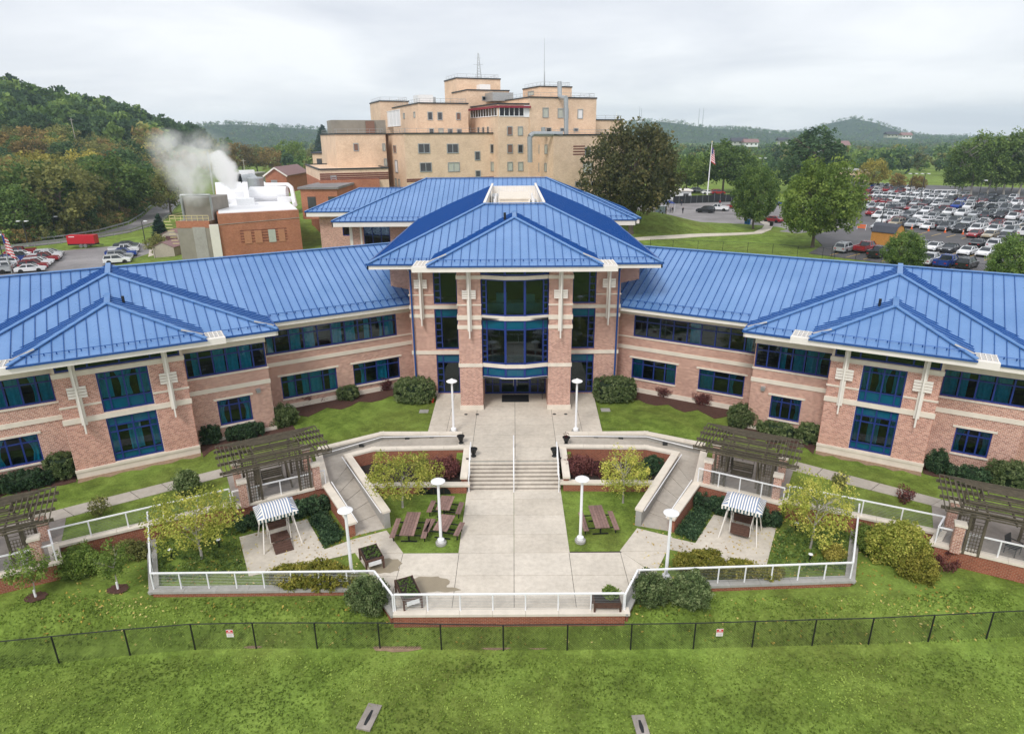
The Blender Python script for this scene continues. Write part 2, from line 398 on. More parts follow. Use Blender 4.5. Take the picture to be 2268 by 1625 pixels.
def wall(parent, O, U, Nv, u0, u1, z0, z1, ops=(), mat='brick', depth=.22, name='wall'):
    us = sorted({u0, u1, *[o[0] for o in ops], *[o[1] for o in ops]}); zs = sorted({z0, z1, *[o[2] for o in ops], *[o[3] for o in ops]})
    us = [u for u in us if u0 <= u <= u1]; zs = [z for z in zs if z0 <= z <= z1]
    mb = MB(); P = lambda u, z, d=0: V(O)+U*u+V((0, 0, z))-Nv*d
    fl = U.cross(V((0, 0, 1))).dot(Nv) < 0
    def quad(a, b, c, d): mb.face([d, c, b, a] if fl else [a, b, c, d])
    for i in range(len(us)-1):
        j = 0
        while j < len(zs)-1:
            um = (us[i]+us[i+1])/2
            def inside(jj): zm = (zs[jj]+zs[jj+1])/2; return any(o[0] < um < o[1] and o[2] < zm < o[3] for o in ops)
            if inside(j): j += 1; continue
            k = j
            while k+1 < len(zs)-1 and not inside(k+1): k += 1
            quad(P(us[i], zs[j]), P(us[i+1], zs[j]), P(us[i+1], zs[k+1]), P(us[i], zs[k+1])); j = k+1
    for a, b, c, d in ops:
        quad(P(a, c), P(a, d), P(a, d, depth), P(a, c, depth)); quad(P(b, d), P(b, c), P(b, c, depth), P(b, d, depth))
        quad(P(b, c), P(a, c), P(a, c, depth), P(b, c, depth)); quad(P(a, d), P(b, d), P(b, d, depth), P(a, d, depth))
    return put(mb, name, mat, parent)
def strip(parent, O, U, Nv, u0, u1, z0, z1, proud=.05, mat='limestone', name='band', back=.1):
    mb = MB(); c = V(O)+U*((u0+u1)/2)+V((0, 0, (z0+z1)/2))+Nv*((proud-back)/2)
    mb.obox(c, U, Nv, V((0,0,1)), abs(u1-u0)/2, (proud+back)/2, (z1-z0)/2); return put(mb, name, mat, parent)
def curtain(parent, O, U, Nv, a, b, z0, z1, d, tie=False, amp=.05):
    mb = MB(); m = max(4, int(abs(b-a)/.09)); rows = [0, .35, .6, .85, 1] if tie else [0, 1]
    g = []
    for r in rows:
        sq = 1-.55*math.sin(min(1, (1-r)*1.6)*math.pi/2) if tie else 1
        if tie and r < .3: sq = .62+.1*r
        row = []
        for k in range(m+1):
            t = k/m; u = a+(b-a)*t*sq
            row.append(V(O)+U*u+V((0, 0, z0+(z1-z0)*r))-Nv*(d+amp*math.sin(t*m*1.3)))
        g.append(row)
    for i in range(len(g)-1):
        for k in range(m): mb.face([g[i][k], g[i][k+1], g[i+1][k+1], g[i+1][k]])
    return put(mb, 'curtain', 'curtain', parent)
WSEED = random.Random(3)
def window(parent, O, U, Nv, a, b, z0, z1, cols, rows, span=(), curt=None, fw=.085, rec=.13, room=True, glass='glass', sill=.12, lites=None):
    """cols: u splits, rows: z splits; span: row indices closed by a spandrel panel; curt: list of (u0, u1, side tie)"""
    us = [a]+[a+(b-a)*c for c in cols]+[b]; zs = [z0]+[z0+(z1-z0)*r for r in rows]+[z1]
    P = lambda u, z, d=0: V(O)+U*u+V((0, 0, z))-Nv*d
    mb = MB(); Z = V((0, 0, 1))
    def hb(z, ua, ub, h=fw): mb.obox(P((ua+ub)/2, z, rec), U, Nv, Z, abs(ub-ua)/2, .045, h/2)
    def vb(u, za, zb, wd=fw): mb.obox(P(u, (za+zb)/2, rec-.004), U, Nv, Z, wd/2, .047, (zb-za)/2)
    hb(z0+fw*.6, a, b, fw*1.2); hb(z1-fw/2, a, b)
    for z in zs[1:-1]: hb(z, a, b, fw*.8)
    for i, u in enumerate(us):
        u_ = u+fw/2 if i == 0 else (u-fw/2 if i == len(us)-1 else u)
        if U.length: vb(u_, z0, z1, fw)
    if lites:                                         # (col index, count): ladder of small lites
        ci, cnt = lites
        for k in range(1, cnt):
            z = zs[0]+(zs[1 if not span else -1 - (1 if (len(zs)-2) in span else 0)]-zs[0])*k/cnt
            hb(z, us[ci], us[ci+1], fw*.7)
    wdw = put(mb, 'window', 'frame_blue', parent)
    for i in range(len(us)-1):
        for j in range(len(zs)-1):
            q = MB(); q.face([P(us[i], zs[j], rec+.02), P(us[i+1], zs[j], rec+.02), P(us[i+1], zs[j+1], rec+.02), P(us[i], zs[j+1], rec+.02)])
            put(q, 'spandrel_panel' if j in span else 'pane', 'spandrel' if j in span else glass, wdw)
    zt = z1
    zb = zs[1] if 0 in span else z0
    if curt:
        for (c0, c1, tie) in curt: curtain(wdw, O, U, Nv, a+(b-a)*c0, a+(b-a)*c1, zb+.03, zt-.05, .34, tie)
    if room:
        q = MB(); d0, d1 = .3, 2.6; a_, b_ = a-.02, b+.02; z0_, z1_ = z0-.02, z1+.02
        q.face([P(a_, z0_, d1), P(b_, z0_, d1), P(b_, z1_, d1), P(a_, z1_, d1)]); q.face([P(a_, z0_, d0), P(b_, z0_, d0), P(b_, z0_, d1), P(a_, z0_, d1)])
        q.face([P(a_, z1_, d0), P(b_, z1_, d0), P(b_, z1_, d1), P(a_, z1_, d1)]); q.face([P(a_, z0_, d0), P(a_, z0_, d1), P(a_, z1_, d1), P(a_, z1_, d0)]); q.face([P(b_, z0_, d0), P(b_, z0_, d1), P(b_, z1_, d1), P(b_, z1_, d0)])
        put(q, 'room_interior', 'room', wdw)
    return wdw
def bracket(parent, O, U, Nv, u, ztop, ztip, pz0, pz1, plate=.5):
    """white fin with a back plate and a crossed stack of four slats"""
    Z = V((0, 0, 1)); P = lambda uu, z, d: V(O)+U*uu+V((0, 0, z))+Nv*d
    mb = MB(); zb = ztip+.45
    mb.obox(P(u, (ztop+zb)/2, .10), U, Nv, Z, .16, .05, (ztop-zb)/2)
    o = put(mb, 'bracket', 'white_trim', parent)
    mb = MB(); mb.obox(P(u, (ztop+ztip)/2, .33), U, Nv, Z, .045, .20, (ztop-ztip)/2); put(mb, 'fin', 'white_trim', o)
    mb = MB(); h = (pz1-pz0)/4
    for k in range(4): mb.obox(P(u, pz0+h*(k+.5), .19), U, Nv, Z, plate, .035, h/2-.018)
    put(mb, 'slat', 'white_trim', o)
def eave(parent, a, b, Nv, z, ht=.34, gut=True):
    """white fascia box under the roof edge and a blue gutter"""
    a, b = V(a), V(b); d = (b-a); L = d.length; d.normalize(); mb = MB()
    mb.obox((a+b)/2+V((0, 0, z-ht/2-.03))-Nv*.06, d, Nv, V((0,0,1)), L/2, .06, ht/2); put(mb, 'fascia', 'white_trim', parent)
    if gut:
        mb = MB(); mb.obox((a+b)/2+V((0, 0, z-.02))+Nv*.05, d, Nv, V((0,0,1)), L/2, .055, .06); put(mb, 'gutter', 'pipe_blue', parent)
def soffit(parent, poly, z):
    mb = MB(); mb.face([(p[0], p[1], z) for p in poly]); put(mb, 'soffit', 'soffit', parent)
SL = .415
# ---- wings
def wing(side):
    s = -1 if side == 'L' else 1; a30 = math.radians(30)
    U = V((s*math.cos(a30), -math.sin(a30), 0)); Nv = V((-s*math.sin(a30), -math.cos(a30), 0))
    O0 = V((AX, 0, 0)); W = lambda u, n, z=0: O0+U*u+Nv*n+V((0, 0, z))
    p = dict(L=dict(nb=-44.85, nB=-46.1, nA=-49.5, bay=(-1.25, 5.76), Bw=(-6.45, 10.9), cB=2.2, ui=-18.55, bw=(.82, 3.62), br=(-.22, 4.72), zt=(7.66, 7.94), zw=(5.03, 7.62),
                    Bup1=(-6.45, -1.33), Bsm1=(-5.02, -2.86), Bup2=(6.0, 10.9), Blo2=(7.38, 9.9), Aup=(-17.33, -6.6), Alo=((-12.05, -7.75), (-17.36, -13.41)), bz=(5.87, 7.68), sz=(2.1, 4.0), az=(5.6, 7.42), alz=(1.88, 3.74),
                    eC=-43.25, zC=9.22, hC=5.05, cC=2.37, aC=(-47.9, 11.15), eB=-44.95, zB=8.72, hB=9.45, aB=(-53.2, 12.14), eA=-48.2, zA=8.45, rA=-56.75),
             R=dict(nb=-44.2, nB=-45.6, nA=-48.4, bay=(-2.17, 3.9), Bw=(-7.03, 8.52), cB=.8, ui=-18.1, bw=(-.32, 2.1), br=(-1.28, 3.0), zt=(7.44, 7.69), zw=(4.95, 7.38),
                    Bup1=(-7.0, -2.25), Bsm1=(-5.6, -3.62), Bup2=(4.06, 8.5), Blo2=(5.3, 7.18), Aup=(-16.9, -7.2), Alo=((-11.4, -7.96), (-16.88, -13.2)), bz=(5.72, 7.45), sz=(2.14, 3.84), az=(5.75, 7.52), alz=(2.2, 3.93),
                    eC=-42.8, zC=9.05, hC=4.33, cC=.83, aC=(-46.75, 10.72), eB=-44.4, zB=8.5, hB=8.55, aB=(-51.8, 11.85), eA=-47.1, zA=8.45, rA=-55.3))[side]
    g0 = .3
    uo = 24.0
    inside = -21.5
    # wall openings (u runs outwards along the wing)
    O_A = W(0, p['nA']); O_B = W(0, p['nB']); O_C = W(0, p['nb'])
    ops = [(p['Aup'][0], p['Aup'][1], *p['az'])] + [(q[0], q[1], *p['alz']) for q in p['Alo']]
    wall(B, O_A, U, Nv, inside, p['Bw'][0], g0, 8.2, ops)
    out_ops = [(p['Bw'][1]+1.2, p['Bw'][1]+8.5, *p['az']), (p['Bw'][1]+2, p['Bw'][1]+5, *p['alz'])]
    wall(B, O_A, U, Nv, p['Bw'][1], uo, g0, 8.2, out_ops)
    c0, c1 = p['bay']
    wall(B, O_B, U, Nv, p['Bw'][0], c0, g0, 8.35, [(p['Bup1'][0]+.02, p['Bup1'][1], *p['bz']), (*p['Bsm1'], *p['sz'])])
    b2 = (p['Bup2'][0], min(p['Bup2'][1], p['Bw'][1]-.02), *p['bz'])
    wall(B, O_B, U, Nv, c1, p['Bw'][1], g0, 8.35, [b2, (*p['Blo2'], *p['sz'])])
    bw0, bw1 = p['bw']
    opsC = [(bw0, bw1, 1.62, 4.63), (bw0, bw1, *p['zw']), (c0+.15, c1-.15, p['zt'][1]+.02, 8.7)]
    wc = wall(B, O_C, U, Nv, c0, c1, g0, 8.75, opsC, mat='mortar')
    # real bricks on the bay: the nearest ones singly, the rest joined
    bl = []; k = 0; blocked = [(c0-1, c1+1, 4.63, 4.97), (c0-1, c1+1, p['zt'][0]-.01, 9), (c0-1, c1+1, 5.69, 5.80)]+[(o[0]-.01, o[1]+.01, o[2]-.01, o[3]+.01) for o in opsC[:2]]
    z = 1.6
    while z < p['zt'][0]:
        u = c0-(.1 if k % 2 else 0)
        while u < c1:
            a_, b_ = max(u, c0), min(u+.182, c1)
            segs = [(a_, b_)]
            for q in blocked:
                if z+.07 > q[2] and z < q[3]:
                    ns = []
                    for (sa, sb) in segs:
                        if sb <= q[0] or sa >= q[1]: ns.append((sa, sb))
                        else:
                            if sa < q[0]: ns.append((sa, q[0]))
                            if sb > q[1]: ns.append((q[1], sb))
                    segs = ns
            bl += [(sa, sb, z) for sa, sb in segs if sb-sa > .03]
            u += .203
        z += .0813; k += 1
    pc = W(0, p['nb']); bl.sort(key=lambda q: (W(q[0], p['nb'], q[2])-EYE).length)
    def bk5(mb, q):
        sa, sb, zz = q; o = [O_C+U*uu+V((0, 0, z_))+Nv*dd for uu, z_, dd in ((sa, zz, 0), (sb, zz, 0), (sb, zz+.06, 0), (sa, zz+.06, 0), (sa, zz, .007), (sb, zz, .007), (sb, zz+.06, .007), (sa, zz+.06, .007))]
        for f in ((4, 5, 6, 7), (0, 1, 5, 4), (1, 2, 6, 5), (2, 3, 7, 6), (3, 0, 4, 7)): mb.face([o[j] for j in f])
    mshare = MB(); bk5(mshare, (0, .182, 0)); orig = O_C; full = [q for q in bl if abs(q[1]-q[0]-.182) < 1e-6][:150]; fs = set(full)
    me0 = None
    for q in full:
        if me0 is None: me0 = mshare.mesh('brick', 'brick_unit', orig)
        o = bpy.data.objects.new('brick', me0); col.objects.link(o); o.parent = wc; o.location = O_C+U*q[0]+V((0, 0, q[2]))-wloc(wc)
    mr = MB(); tn = []; rq_ = random.Random(5)
    for q in bl:
        if q in fs: continue
        bk5(mr, q); tn += [rq_.random()]*20
    ro = put(mr, 'brick', 'brick_unit', wc, kind='stuff'); at_ = ro.data.attributes.new('tone', 'FLOAT', 'POINT'); at_.data.foreach_set('value', tn)
    # returns of the bay and of the pavilion
    for u_, sgn, n0, n1, zz in ((c0, -1, p['nb'], p['nB'], 8.75), (c1, 1, p['nb'], p['nB'], 8.75), (p['Bw'][0], -1, p['nB'], p['nA'], 8.35), (p['Bw'][1], 1, p['nB'], p['nA'], 8.35)):
        wall(B, W(u_, n1), Nv, U*sgn, 0, n0-n1, g0, zz, [])
    # bands, bases, sills and lintels
    lab = dict(mat='limestone')
    strip(B, O_C, U, Nv, c0-.03, c1+.03, .2, 1.42, .07, name='base_course'); strip(B, O_C, U, Nv, c0-.05, c1+.05, 1.42, 1.58, .12, name='base_course')
    strip(B, O_C, U, Nv, c0-.06, c1+.06, 4.65, 4.95, .08); strip(B, O_C, U, Nv, c0-.06, bw0, 5.70, 5.79, .06); strip(B, O_C, U, Nv, bw1, c1+.06, 5.70, 5.79, .06)
    strip(B, O_C, U, Nv, c0-.06, c1+.06, *p['zt'], .08)
    for (x0, x1) in ((p['Bw'][0]-.06, c0), (c1, p['Bw'][1]+.06)):
        strip(B, O_B, U, Nv, x0, x1, 4.65, 4.95, .06); strip(B, O_B, U, Nv, x0, x1, p['bz'][0]-.11, p['bz'][0]-.01, .07, name='sill'); strip(B, O_B, U, Nv, x0, x1, p['bz'][1], 8.3, .05, name='lintel_band')
        strip(B, O_B, U, Nv, x0, x1, .2, 1.3, .05, name='base_course')
    strip(B, O_A, U, Nv, inside, p['Bw'][0], 4.65, 4.95, .06); strip(B, O_A, U, Nv, inside, p['Bw'][0], p['az'][0]-.1, p['az'][0]-.01, .07, name='sill'); strip(B, O_A, U, Nv, inside, p['Bw'][0], p['az'][1]+.02, 8.15, .05, name='lintel_band')
    strip(B, O_A, U, Nv, inside, p['Bw'][0], .2, 1.42, .05, name='base_course'); strip(B, O_A, U, Nv, p['Bw'][1], uo, 4.65, 4.95, .06)
    for q in (p['Bsm1'], p['Blo2']):
        strip(B, O_B, U, Nv, q[0]-.2, q[1]+.2, p['sz'][1]+.01, p['sz'][1]+.15, .07, name='lintel'); strip(B, O_B, U, Nv, q[0]-.05, q[1]+.05, p['sz'][0]-.1, p['sz'][0]-.005, .09, name='sill')
    for q in p['Alo']:
        strip(B, O_A, U, Nv, q[0]-.2, q[1]+.2, p['alz'][1]+.01, p['alz'][1]+.15, .07, name='lintel'); strip(B, O_A, U, Nv, q[0]-.05, q[1]+.05, p['alz'][0]-.1, p['alz'][0]-.005, .09, name='sill')
    # windows
    def auto(a, b, w0=1.0): n = max(2, round((b-a)/w0)); return [k/n for k in range(1, n)]
    def rc(n): # random curtains on some bays
        out = []
        for k in range(n):
            r = WSEED.random()
            if r < .4: out.append((k/n+.02, (k+.9)/n, False))
            elif r < .66: out.append((k/n+.01, (k+.5)/n, WSEED.random() < .4))
        return out
    wq = lambda O, a, b, z, w0=1.0, rows=(.72,): window(B, O, U, Nv, a, b, z[0], z[1], auto(a, b, w0), list(rows), curt=rc(max(2, round((b-a)/w0))))
    wq(O_A, *p['Aup'], p['az'], 1.1)
    for q in p['Alo']: wq(O_A, *q, p['alz'], 1.05)
    wq(O_A, out_ops[0][0], out_ops[0][1], p['az'], 1.2); wq(O_A, out_ops[1][0], out_ops[1][1], p['alz'], 1.0)
    wq(O_B, p['Bup1'][0]+.02, p['Bup1'][1], p['bz'], .86)
    for q in (p['Bsm1'], p['Blo2']):
        window(B, O_B, U, Nv, q[0], q[1], p['sz'][0], p['sz'][1], [.36, .66], [.74], curt=[(0.02, .36, True), (.98, .66, True)])
    wq(O_B, b2[0], b2[1], p['bz'], .86)
    window(B, O_C, U, Nv, bw0, bw1, p['zw'][0], p['zw'][1], [.17, .5, .83], [.3, .83], span=(0,), curt=[(.02, .24, False), (.5, .30, True), (.5, .68, True), (.98, .74, False)])
    window(B, O_C, U, Nv, bw0, bw1, 1.62, 4.63, [.17, .5, .83], [.17, .66, .80], span=(0, 3), curt=[(.02, .18, False), (.36, .5, False), (.5, .62, False), (.84, .98, False)])
    window(B, O_C, U, Nv, c0+.15, c1-.15, p['zt'][1]+.02, 8.7, auto(c0, c1, 1.6), [], room=True)
    for k in p['br']: bracket(B, O_C, U, Nv, k, p['zC']-.35, 4.05, 6.27, 7.03, .5)
    # roofs
    R = put(MB().box(-.01, .01, -.01, .01, -.01, .01), 'roof', 'seam_blue', B) if False else None
    def roof_root(name, c, a, b, z):
        mb = MB(); mb.bar(V(a), V(b), .3, .06); return put(mb, name, 'cap_blue', B)
    eA, zA, rA = p['eA'], p['zA'], p['rA']; zr = zA+SL*(eA-rA); bA = 2*rA-eA
    ui, uo2 = -24.5, 26.0
    rA_ = roof_root('roof', None, W(-21, rA, zr+.06), W(uo2, rA, zr+.06), 0)
    roof_plane(rA_, [W(ui, eA, zA), W(uo2, eA, zA), W(uo2, rA, zr), W(ui, rA, zr)], U)
    roof_plane(rA_, [W(ui, bA, zA), W(uo2, bA, zA), W(uo2, rA, zr), W(ui, rA, zr)], U, tag=.01)
    upA = (W(0, rA, zr)-W(0, eA, zA)).normalized(); nA_ = upA.cross(U); nA_ = nA_ if nA_.z > 0 else -nA_
    uB0 = p['cB']-p['hB']
    snow_rail(rA_, W(inside+2, eA, zA), W(uB0-.2, eA, zA), upA, nA_)
    eave(B, W(inside+.5, eA), W(uB0+1.5, eA), Nv, zA); eave(B, W(p['cB']+p['hB']-1.5, eA), W(uo2, eA), Nv, zA); eave(B, W(uo2, bA), W(ui, bA), -Nv, zA)
    soffit(B, [W(inside, eA), W(uo2, eA), W(uo2, p['nA']-.1), W(inside, p['nA']-.1)], zA-.33)
    wall(B, W(0, bA+1.2), U, -Nv, inside, uo, g0, 8.2, [])
    wall(B, W(uo, bA+1.2), Nv, U, 0, p['nA']-bA-1.2, g0, 8.3, [])
    mb = MB(); mb.face([W(uo2-.05, eA, zA), W(uo2-.05, bA, zA), W(uo2-.05, rA, zr)]); put(mb, 'gable_wall', 'white_trim', B)
    # pavilion hip roof
    def hip(e, z, h, c, apex, back, grid=False):
        an, azz = apex
        cl, crn = W(c-h, e, z), W(c+h, e, z); ap = W(c, an, azz); rb = W(c, back, azz)
        rt = roof_root('roof', None, ap+V((0,0,.05)), rb+V((0,0,.05)), 0)
        roof_plane(rt, [cl, crn, ap], U, phase=-(h % .6))
        ks = (azz-z)/h
        roof_plane(rt, [cl, ap, rb, W(c-h, back, z)], Nv); roof_plane(rt, [crn, ap, rb, W(c+h, back, z)], Nv)
        cap_bar(rt, cl, ap); cap_bar(rt, crn, ap); cap_bar(rt, ap, rb, .34, .05, 'ridge_cap', .05)
        uv_ = (ap-W(c, e, z)).normalized(); nv_ = uv_.cross(U); nv_ = nv_ if nv_.z > 0 else -nv_
        snow_rail(rt, W(c-h+.6, e, z), W(c+h-.6, e, z), uv_, nv_, .55)
        for sg in (-1, 1):
            sp = W(c+sg*h, e, z); side_up = (W(c, an, azz)-W(c+sg*h, an, z)).normalized()
            mb = MB(); d_ = (W(c+sg*h, back, z)-sp).normalized(); q0 = sp+d_*.75+side_up*.1+V((0,0,.12)); q1 = q0+side_up*min(1.3, h*.25)
            mb.bar(q0, q1, .05, .08); put(mb, 'snow_guard', 'soffit', rt)
        mb = MB(); vp = ap*.72+cl*.28+V((0, 0, .1)) if grid else None
        return rt
    hip(p['eB'], p['zB'], p['hB'], p['cB'], p['aB'], rA-1.0)
    eave(B, W(p['cB']-p['hB'], p['eB']), W(p['cB']+p['hB'], p['eB']), Nv, p['zB'], .36)
    for sg in (-1, 1):
        a_ = W(p['cB']+sg*p['hB'], p['eB']); b_ = W(p['cB']+sg*p['hB'], p['eA']-1.2); eave(B, a_, b_, U*sg, p['zB'], .36)
    soffit(B, [W(p['cB']-p['hB'], p['eB']), W(p['cB']+p['hB'], p['eB']), W(p['cB']+p['hB'], p['nA']), W(p['cB']-p['hB'], p['nA'])], p['zB']-.35)
    rc_ = hip(p['eC'], p['zC'], p['hC'], p['cC'], p['aC'], p['aC'][0]-4.5, True)
    mb = MB(); mb.tube(W(p['cC']-.9*1, p['aC'][0]-1.2, p['aC'][1]-.55), W(p['cC']-.9, p['aC'][0]-1.2, p['aC'][1]+.15), .09); put(mb, 'vent_pipe', 'black_metal', rc_)
    # canopy board of the bay with the trellis ends
    cC, hC, eC, zC = p['cC'], p['hC'], p['eC'], p['zC']
    ext = 1.1
    mb = MB(); mb.obox(W(cC, eC, zC-.22)-Nv*.05, U, Nv, V((0,0,1)), hC+ext, .16, .20); put(mb, 'canopy_fascia', 'white_trim', B)
    mb = MB(); mb.obox(W(cC, eC, zC-.03)+Nv*.2, U, Nv, V((0,0,1)), hC+.05, .06, .05); put(mb, 'gutter', 'pipe_blue', B)
    soffit(B, [W(cC-hC, eC), W(cC+hC, eC), W(cC+hC, p['nB']), W(cC-hC, p['nB'])], zC-.38)
    for sg in (-1, 1):
        mb = MB()
        for k in range(5):
            uu = cC+sg*(hC+ext-.06-k*.26); mb.bar(W(uu, eC-.1, zC-.09), W(uu, eC-1.75, zC-.09), .045, .12)
        t1 = put(mb, 'trellis', 'white_trim', B)
        mb = MB()
        for k in range(4):
            n_ = eC-.45-k*.42; mb.bar(W(cC+sg*(hC+ext), n_, zC-.075), W(cC+sg*(hC+ext-1.1), n_, zC-.075), .05, .08)
        put(mb, 'trellis_bar', 'white_trim', t1)
    # flood lamp on the pavilion wall
    ul = -5.6 if side == 'L' else -6.2
    mb = MB(); mb.obox(W(ul, p['nB'], 4.2)+Nv*.1, U, Nv, V((0,0,1)), .13, .1, .1); mb.prism([W(ul-.15, p['nB']+.22, 4.3), W(ul+.15, p['nB']+.22, 4.3), W(ul+.15, p['nB'], 4.38), W(ul-.15, p['nB'], 4.38)], (0, 0, -.03)); put(mb, 'wall_lamp', 'galvanised', B)
    return p, W, U, Nv
WL = wing('L'); WR = wing('R')
# ---- centre block
X = V((1, 0, 0)); Yb = V((0, 1, 0)); Nf = V((0, -1, 0)); Z1 = V((0, 0, 1))
YW, YP = 49.44, 46.16
Oc = V((AX, YW, 0)); Op = V((AX, YP, 0))
for s in (-1, 1):
    U = X*s
    ops = [(4.46, 6.32, 8.72, 11.3), (4.46, 6.32, 5.03, 8.33), (4.46, 6.32, 1.24, 4.57)]
    wall(B, Oc, U, Nf, 4.19, 8.2, .9, 11.75, ops)
    for (z0, z1, rows, span, nl) in ((8.72, 11.3, [], (), 5), (5.03, 8.33, [.80], (1,), 5), (1.24, 4.57, [.80], (1,), 5)):
        window(B, Oc, U, Nf, 4.46, 6.32, z0, z1, [.72], rows, span=span, lites=(1, nl))
    for (z0, z1, pr) in ((8.36, 8.64, .07), (4.62, 4.92, .07)): strip(B, Oc, U, Nf, 4.19, 8.26, z0, z1, pr)
    strip(B, Oc, U, Nf, 6.32, 8.26, 7.65, 7.93, .06); strip(B, Oc, U, Nf, 6.32, 8.26, 9.42, 9.52, .06); strip(B, Oc, U, Nf, 4.19, 8.24, 11.36, 11.75, .05, name='lintel_band')
    strip(B, Oc, U, Nf, 6.32, 8.24, 1.0, 1.5, .05, name='base_course')
    bracket(B, Oc, U, Nf, 7.27, 11.75, 7.1, 10.0, 10.72, .5)
    # pier
    mb = MB(); x0, x1 = AX+s*2.48, AX+s*4.19
    wall(B, Op, U, Nf, 2.48, 4.19, .9, 12.5, [])
    wall(B, V((AX+s*4.19, YP, 0)), Yb, X*s, 0, YW-YP, .9, 12.4, []); wall(B, V((AX+s*2.48, YP, 0)), Yb, X*-s, 0, YW-YP, .9, 4.9, [])
    for (z0, z1, pr, nm) in ((1.1, 1.56, .06, 'base_course'), (4.68, 4.96, .06, 'band'), (7.65, 7.93, .06, 'band'), (8.36, 8.69, .06, 'band'), (9.42, 9.53, .05, 'band'), (11.37, 11.64, .06, 'band')):
        strip(B, Op, U, Nf, 2.45, 4.25, z0, z1, pr, name=nm)
        mb = MB(); mb.box(AX+s*4.10, AX+s*(4.19+pr), YP, YW, z0+.002, z1-.002); put(mb, nm, 'limestone', B)
    bracket(B, Op, U, Nf, 3.33, 12.2, 7.05, 9.95, 10.62, .5)
    # side walls of the block, the wider part behind and the downpipe
    wall(B, V((AX+s*8.2, YW, 0)), Yb, X*s, 0, 3.2, .9, 11.75, []); wall(B, V((AX, YW+3.2, 0)), U, Nf, 8.2, 10.2, .9, 11.75, []); wall(B, V((AX+s*10.2, YW+3.2, 0)), Yb, X*s, 0, 26, .9, 11.75, [])
    mb = MB(); xx = AX+s*8.02
    mb.path([(xx+s*.25, YW-1.3, 11.9), (xx, YW-.2, 11.45), (xx, YW-.12, 1.0)], .07, 8); put(mb, 'downpipe', 'pipe_blue', B)
# bowed glazing between the piers
bow = [(-2.48, 0), (-.72, -.5), (.72, -.5), (2.48, 0)]
def facets():
    for (xa, ya), (xb, yb) in zip(bow[:-1], bow[1:]):
        a, b = V((AX+xa, YP+ya+.12, 0)), V((AX+xb, YP+yb+.12, 0)); d = b-a; L = d.length; d.normalize(); n = d.cross(Z1)
        yield a, d, n, L
for i, (a, d, n, L) in enumerate(facets()):
    c3 = [.22] if i == 0 else ([.78] if i == 2 else [])
    lt = (0, 6) if i == 0 else ((1, 6) if i == 2 else None)
    window(B, a, d, n, 0, L, 8.69, 11.37, c3, [], lites=lt, rec=.06, room=False)
    window(B, a, d, n, 0, L, 4.98, 8.36, c3, [.79], span=(1,), lites=lt, rec=.06, room=False)
    window(B, a, d, n, 0, L, 3.92, 4.66, c3, [], span=(0,), rec=.06, room=False)
    window(B, a, d, n, 0, L, 11.66, 12.3, c3, [], rec=.06, room=False)
    for z0, z1 in ((4.68, 4.96), (8.36, 8.69), (11.37, 11.64)): strip(B, a, d, n, -.02, L+.02, z0, z1, .05, back=.2)
    strip(B, a, d, n, -.02, L+.02, 3.84, 3.91, .04, mat='white_trim', name='canopy_edge', back=.2)
# rooms behind the bowed glass
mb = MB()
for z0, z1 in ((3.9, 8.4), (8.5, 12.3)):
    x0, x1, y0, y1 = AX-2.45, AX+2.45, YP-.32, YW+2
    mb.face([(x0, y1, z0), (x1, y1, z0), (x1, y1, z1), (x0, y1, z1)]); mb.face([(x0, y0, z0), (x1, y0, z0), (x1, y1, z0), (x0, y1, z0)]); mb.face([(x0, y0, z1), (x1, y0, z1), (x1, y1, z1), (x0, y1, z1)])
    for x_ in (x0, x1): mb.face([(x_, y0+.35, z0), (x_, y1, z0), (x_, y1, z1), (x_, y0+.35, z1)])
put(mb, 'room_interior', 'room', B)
mb = MB(); mb.box(AX-2.2, AX+2.2, YP+1.2, YP+2.2, 8.5, 9.3); mb.box(AX-1.4, AX-.6, YP+1.5, YP+1.7, 9.3, 10.0); mb.box(AX+.8, AX+1.5, YP+1.4, YP+1.6, 9.3, 9.9); put(mb, 'desk', 'room_light', B)
# entrance: soffit, doors
mb = MB(); mb.face([(AX-2.48, YP-.3, 3.86), (AX+2.48, YP-.3, 3.86), (AX+2.48, YW+.1, 3.86), (AX-2.48, YW+.1, 3.86)]); put(mb, 'soffit', 'soffit', B)
De = V((AX, YW, 0))
window(B, De, X, Nf, -2.48, -1.2, 1.22, 3.86, [.5], [.3, .72], rec=0.0, glass='glass'); window(B, De, X, Nf, 1.2, 2.48, 1.22, 3.86, [.5], [.3, .72], rec=0.0)
for s in (-1, 1):
    mb = MB(); fw = .09; a_, b_ = min(0, s*1.2), max(0, s*1.2)
    P = lambda u, z, d=0: De+X*u+Z1*z-Nf*d
    for u in (a_+fw/2, b_-fw/2): mb.obox(P(u, 2.54), X, Nf, Z1, fw/2, .05, 1.3)
    for z in (1.3, 2.2, 3.78): mb.obox(P((a_+b_)/2, z), X, Nf, Z1, .6, .045, fw/2)
    d_ = put(mb, 'door', 'frame_blue', B)
    q = MB(); q.face([P(a_, 1.26, .02), P(b_, 1.26, .02), P(b_, 3.8, .02), P(a_, 3.8, .02)]); put(q, 'pane', 'glass', d_)
    q = MB(); q.bar(P(s*.14, 1.9)+Nf*.09, P(s*.14, 2.6)+Nf*.09, .04, .04); put(q, 'handle', 'galvanised', d_)
q = MB(); q.face([(AX-1.2, YW+2.5, 1.2), (AX+1.2, YW+2.5, 1.2), (AX+1.2, YW+2.5, 3.9), (AX-1.2, YW+2.5, 3.9)]); put(q, 'room_interior', 'room', B)
wall(B, V((AX, YW, 0)), X, Nf, -2.48, 2.48, 3.86, 4.5, [])
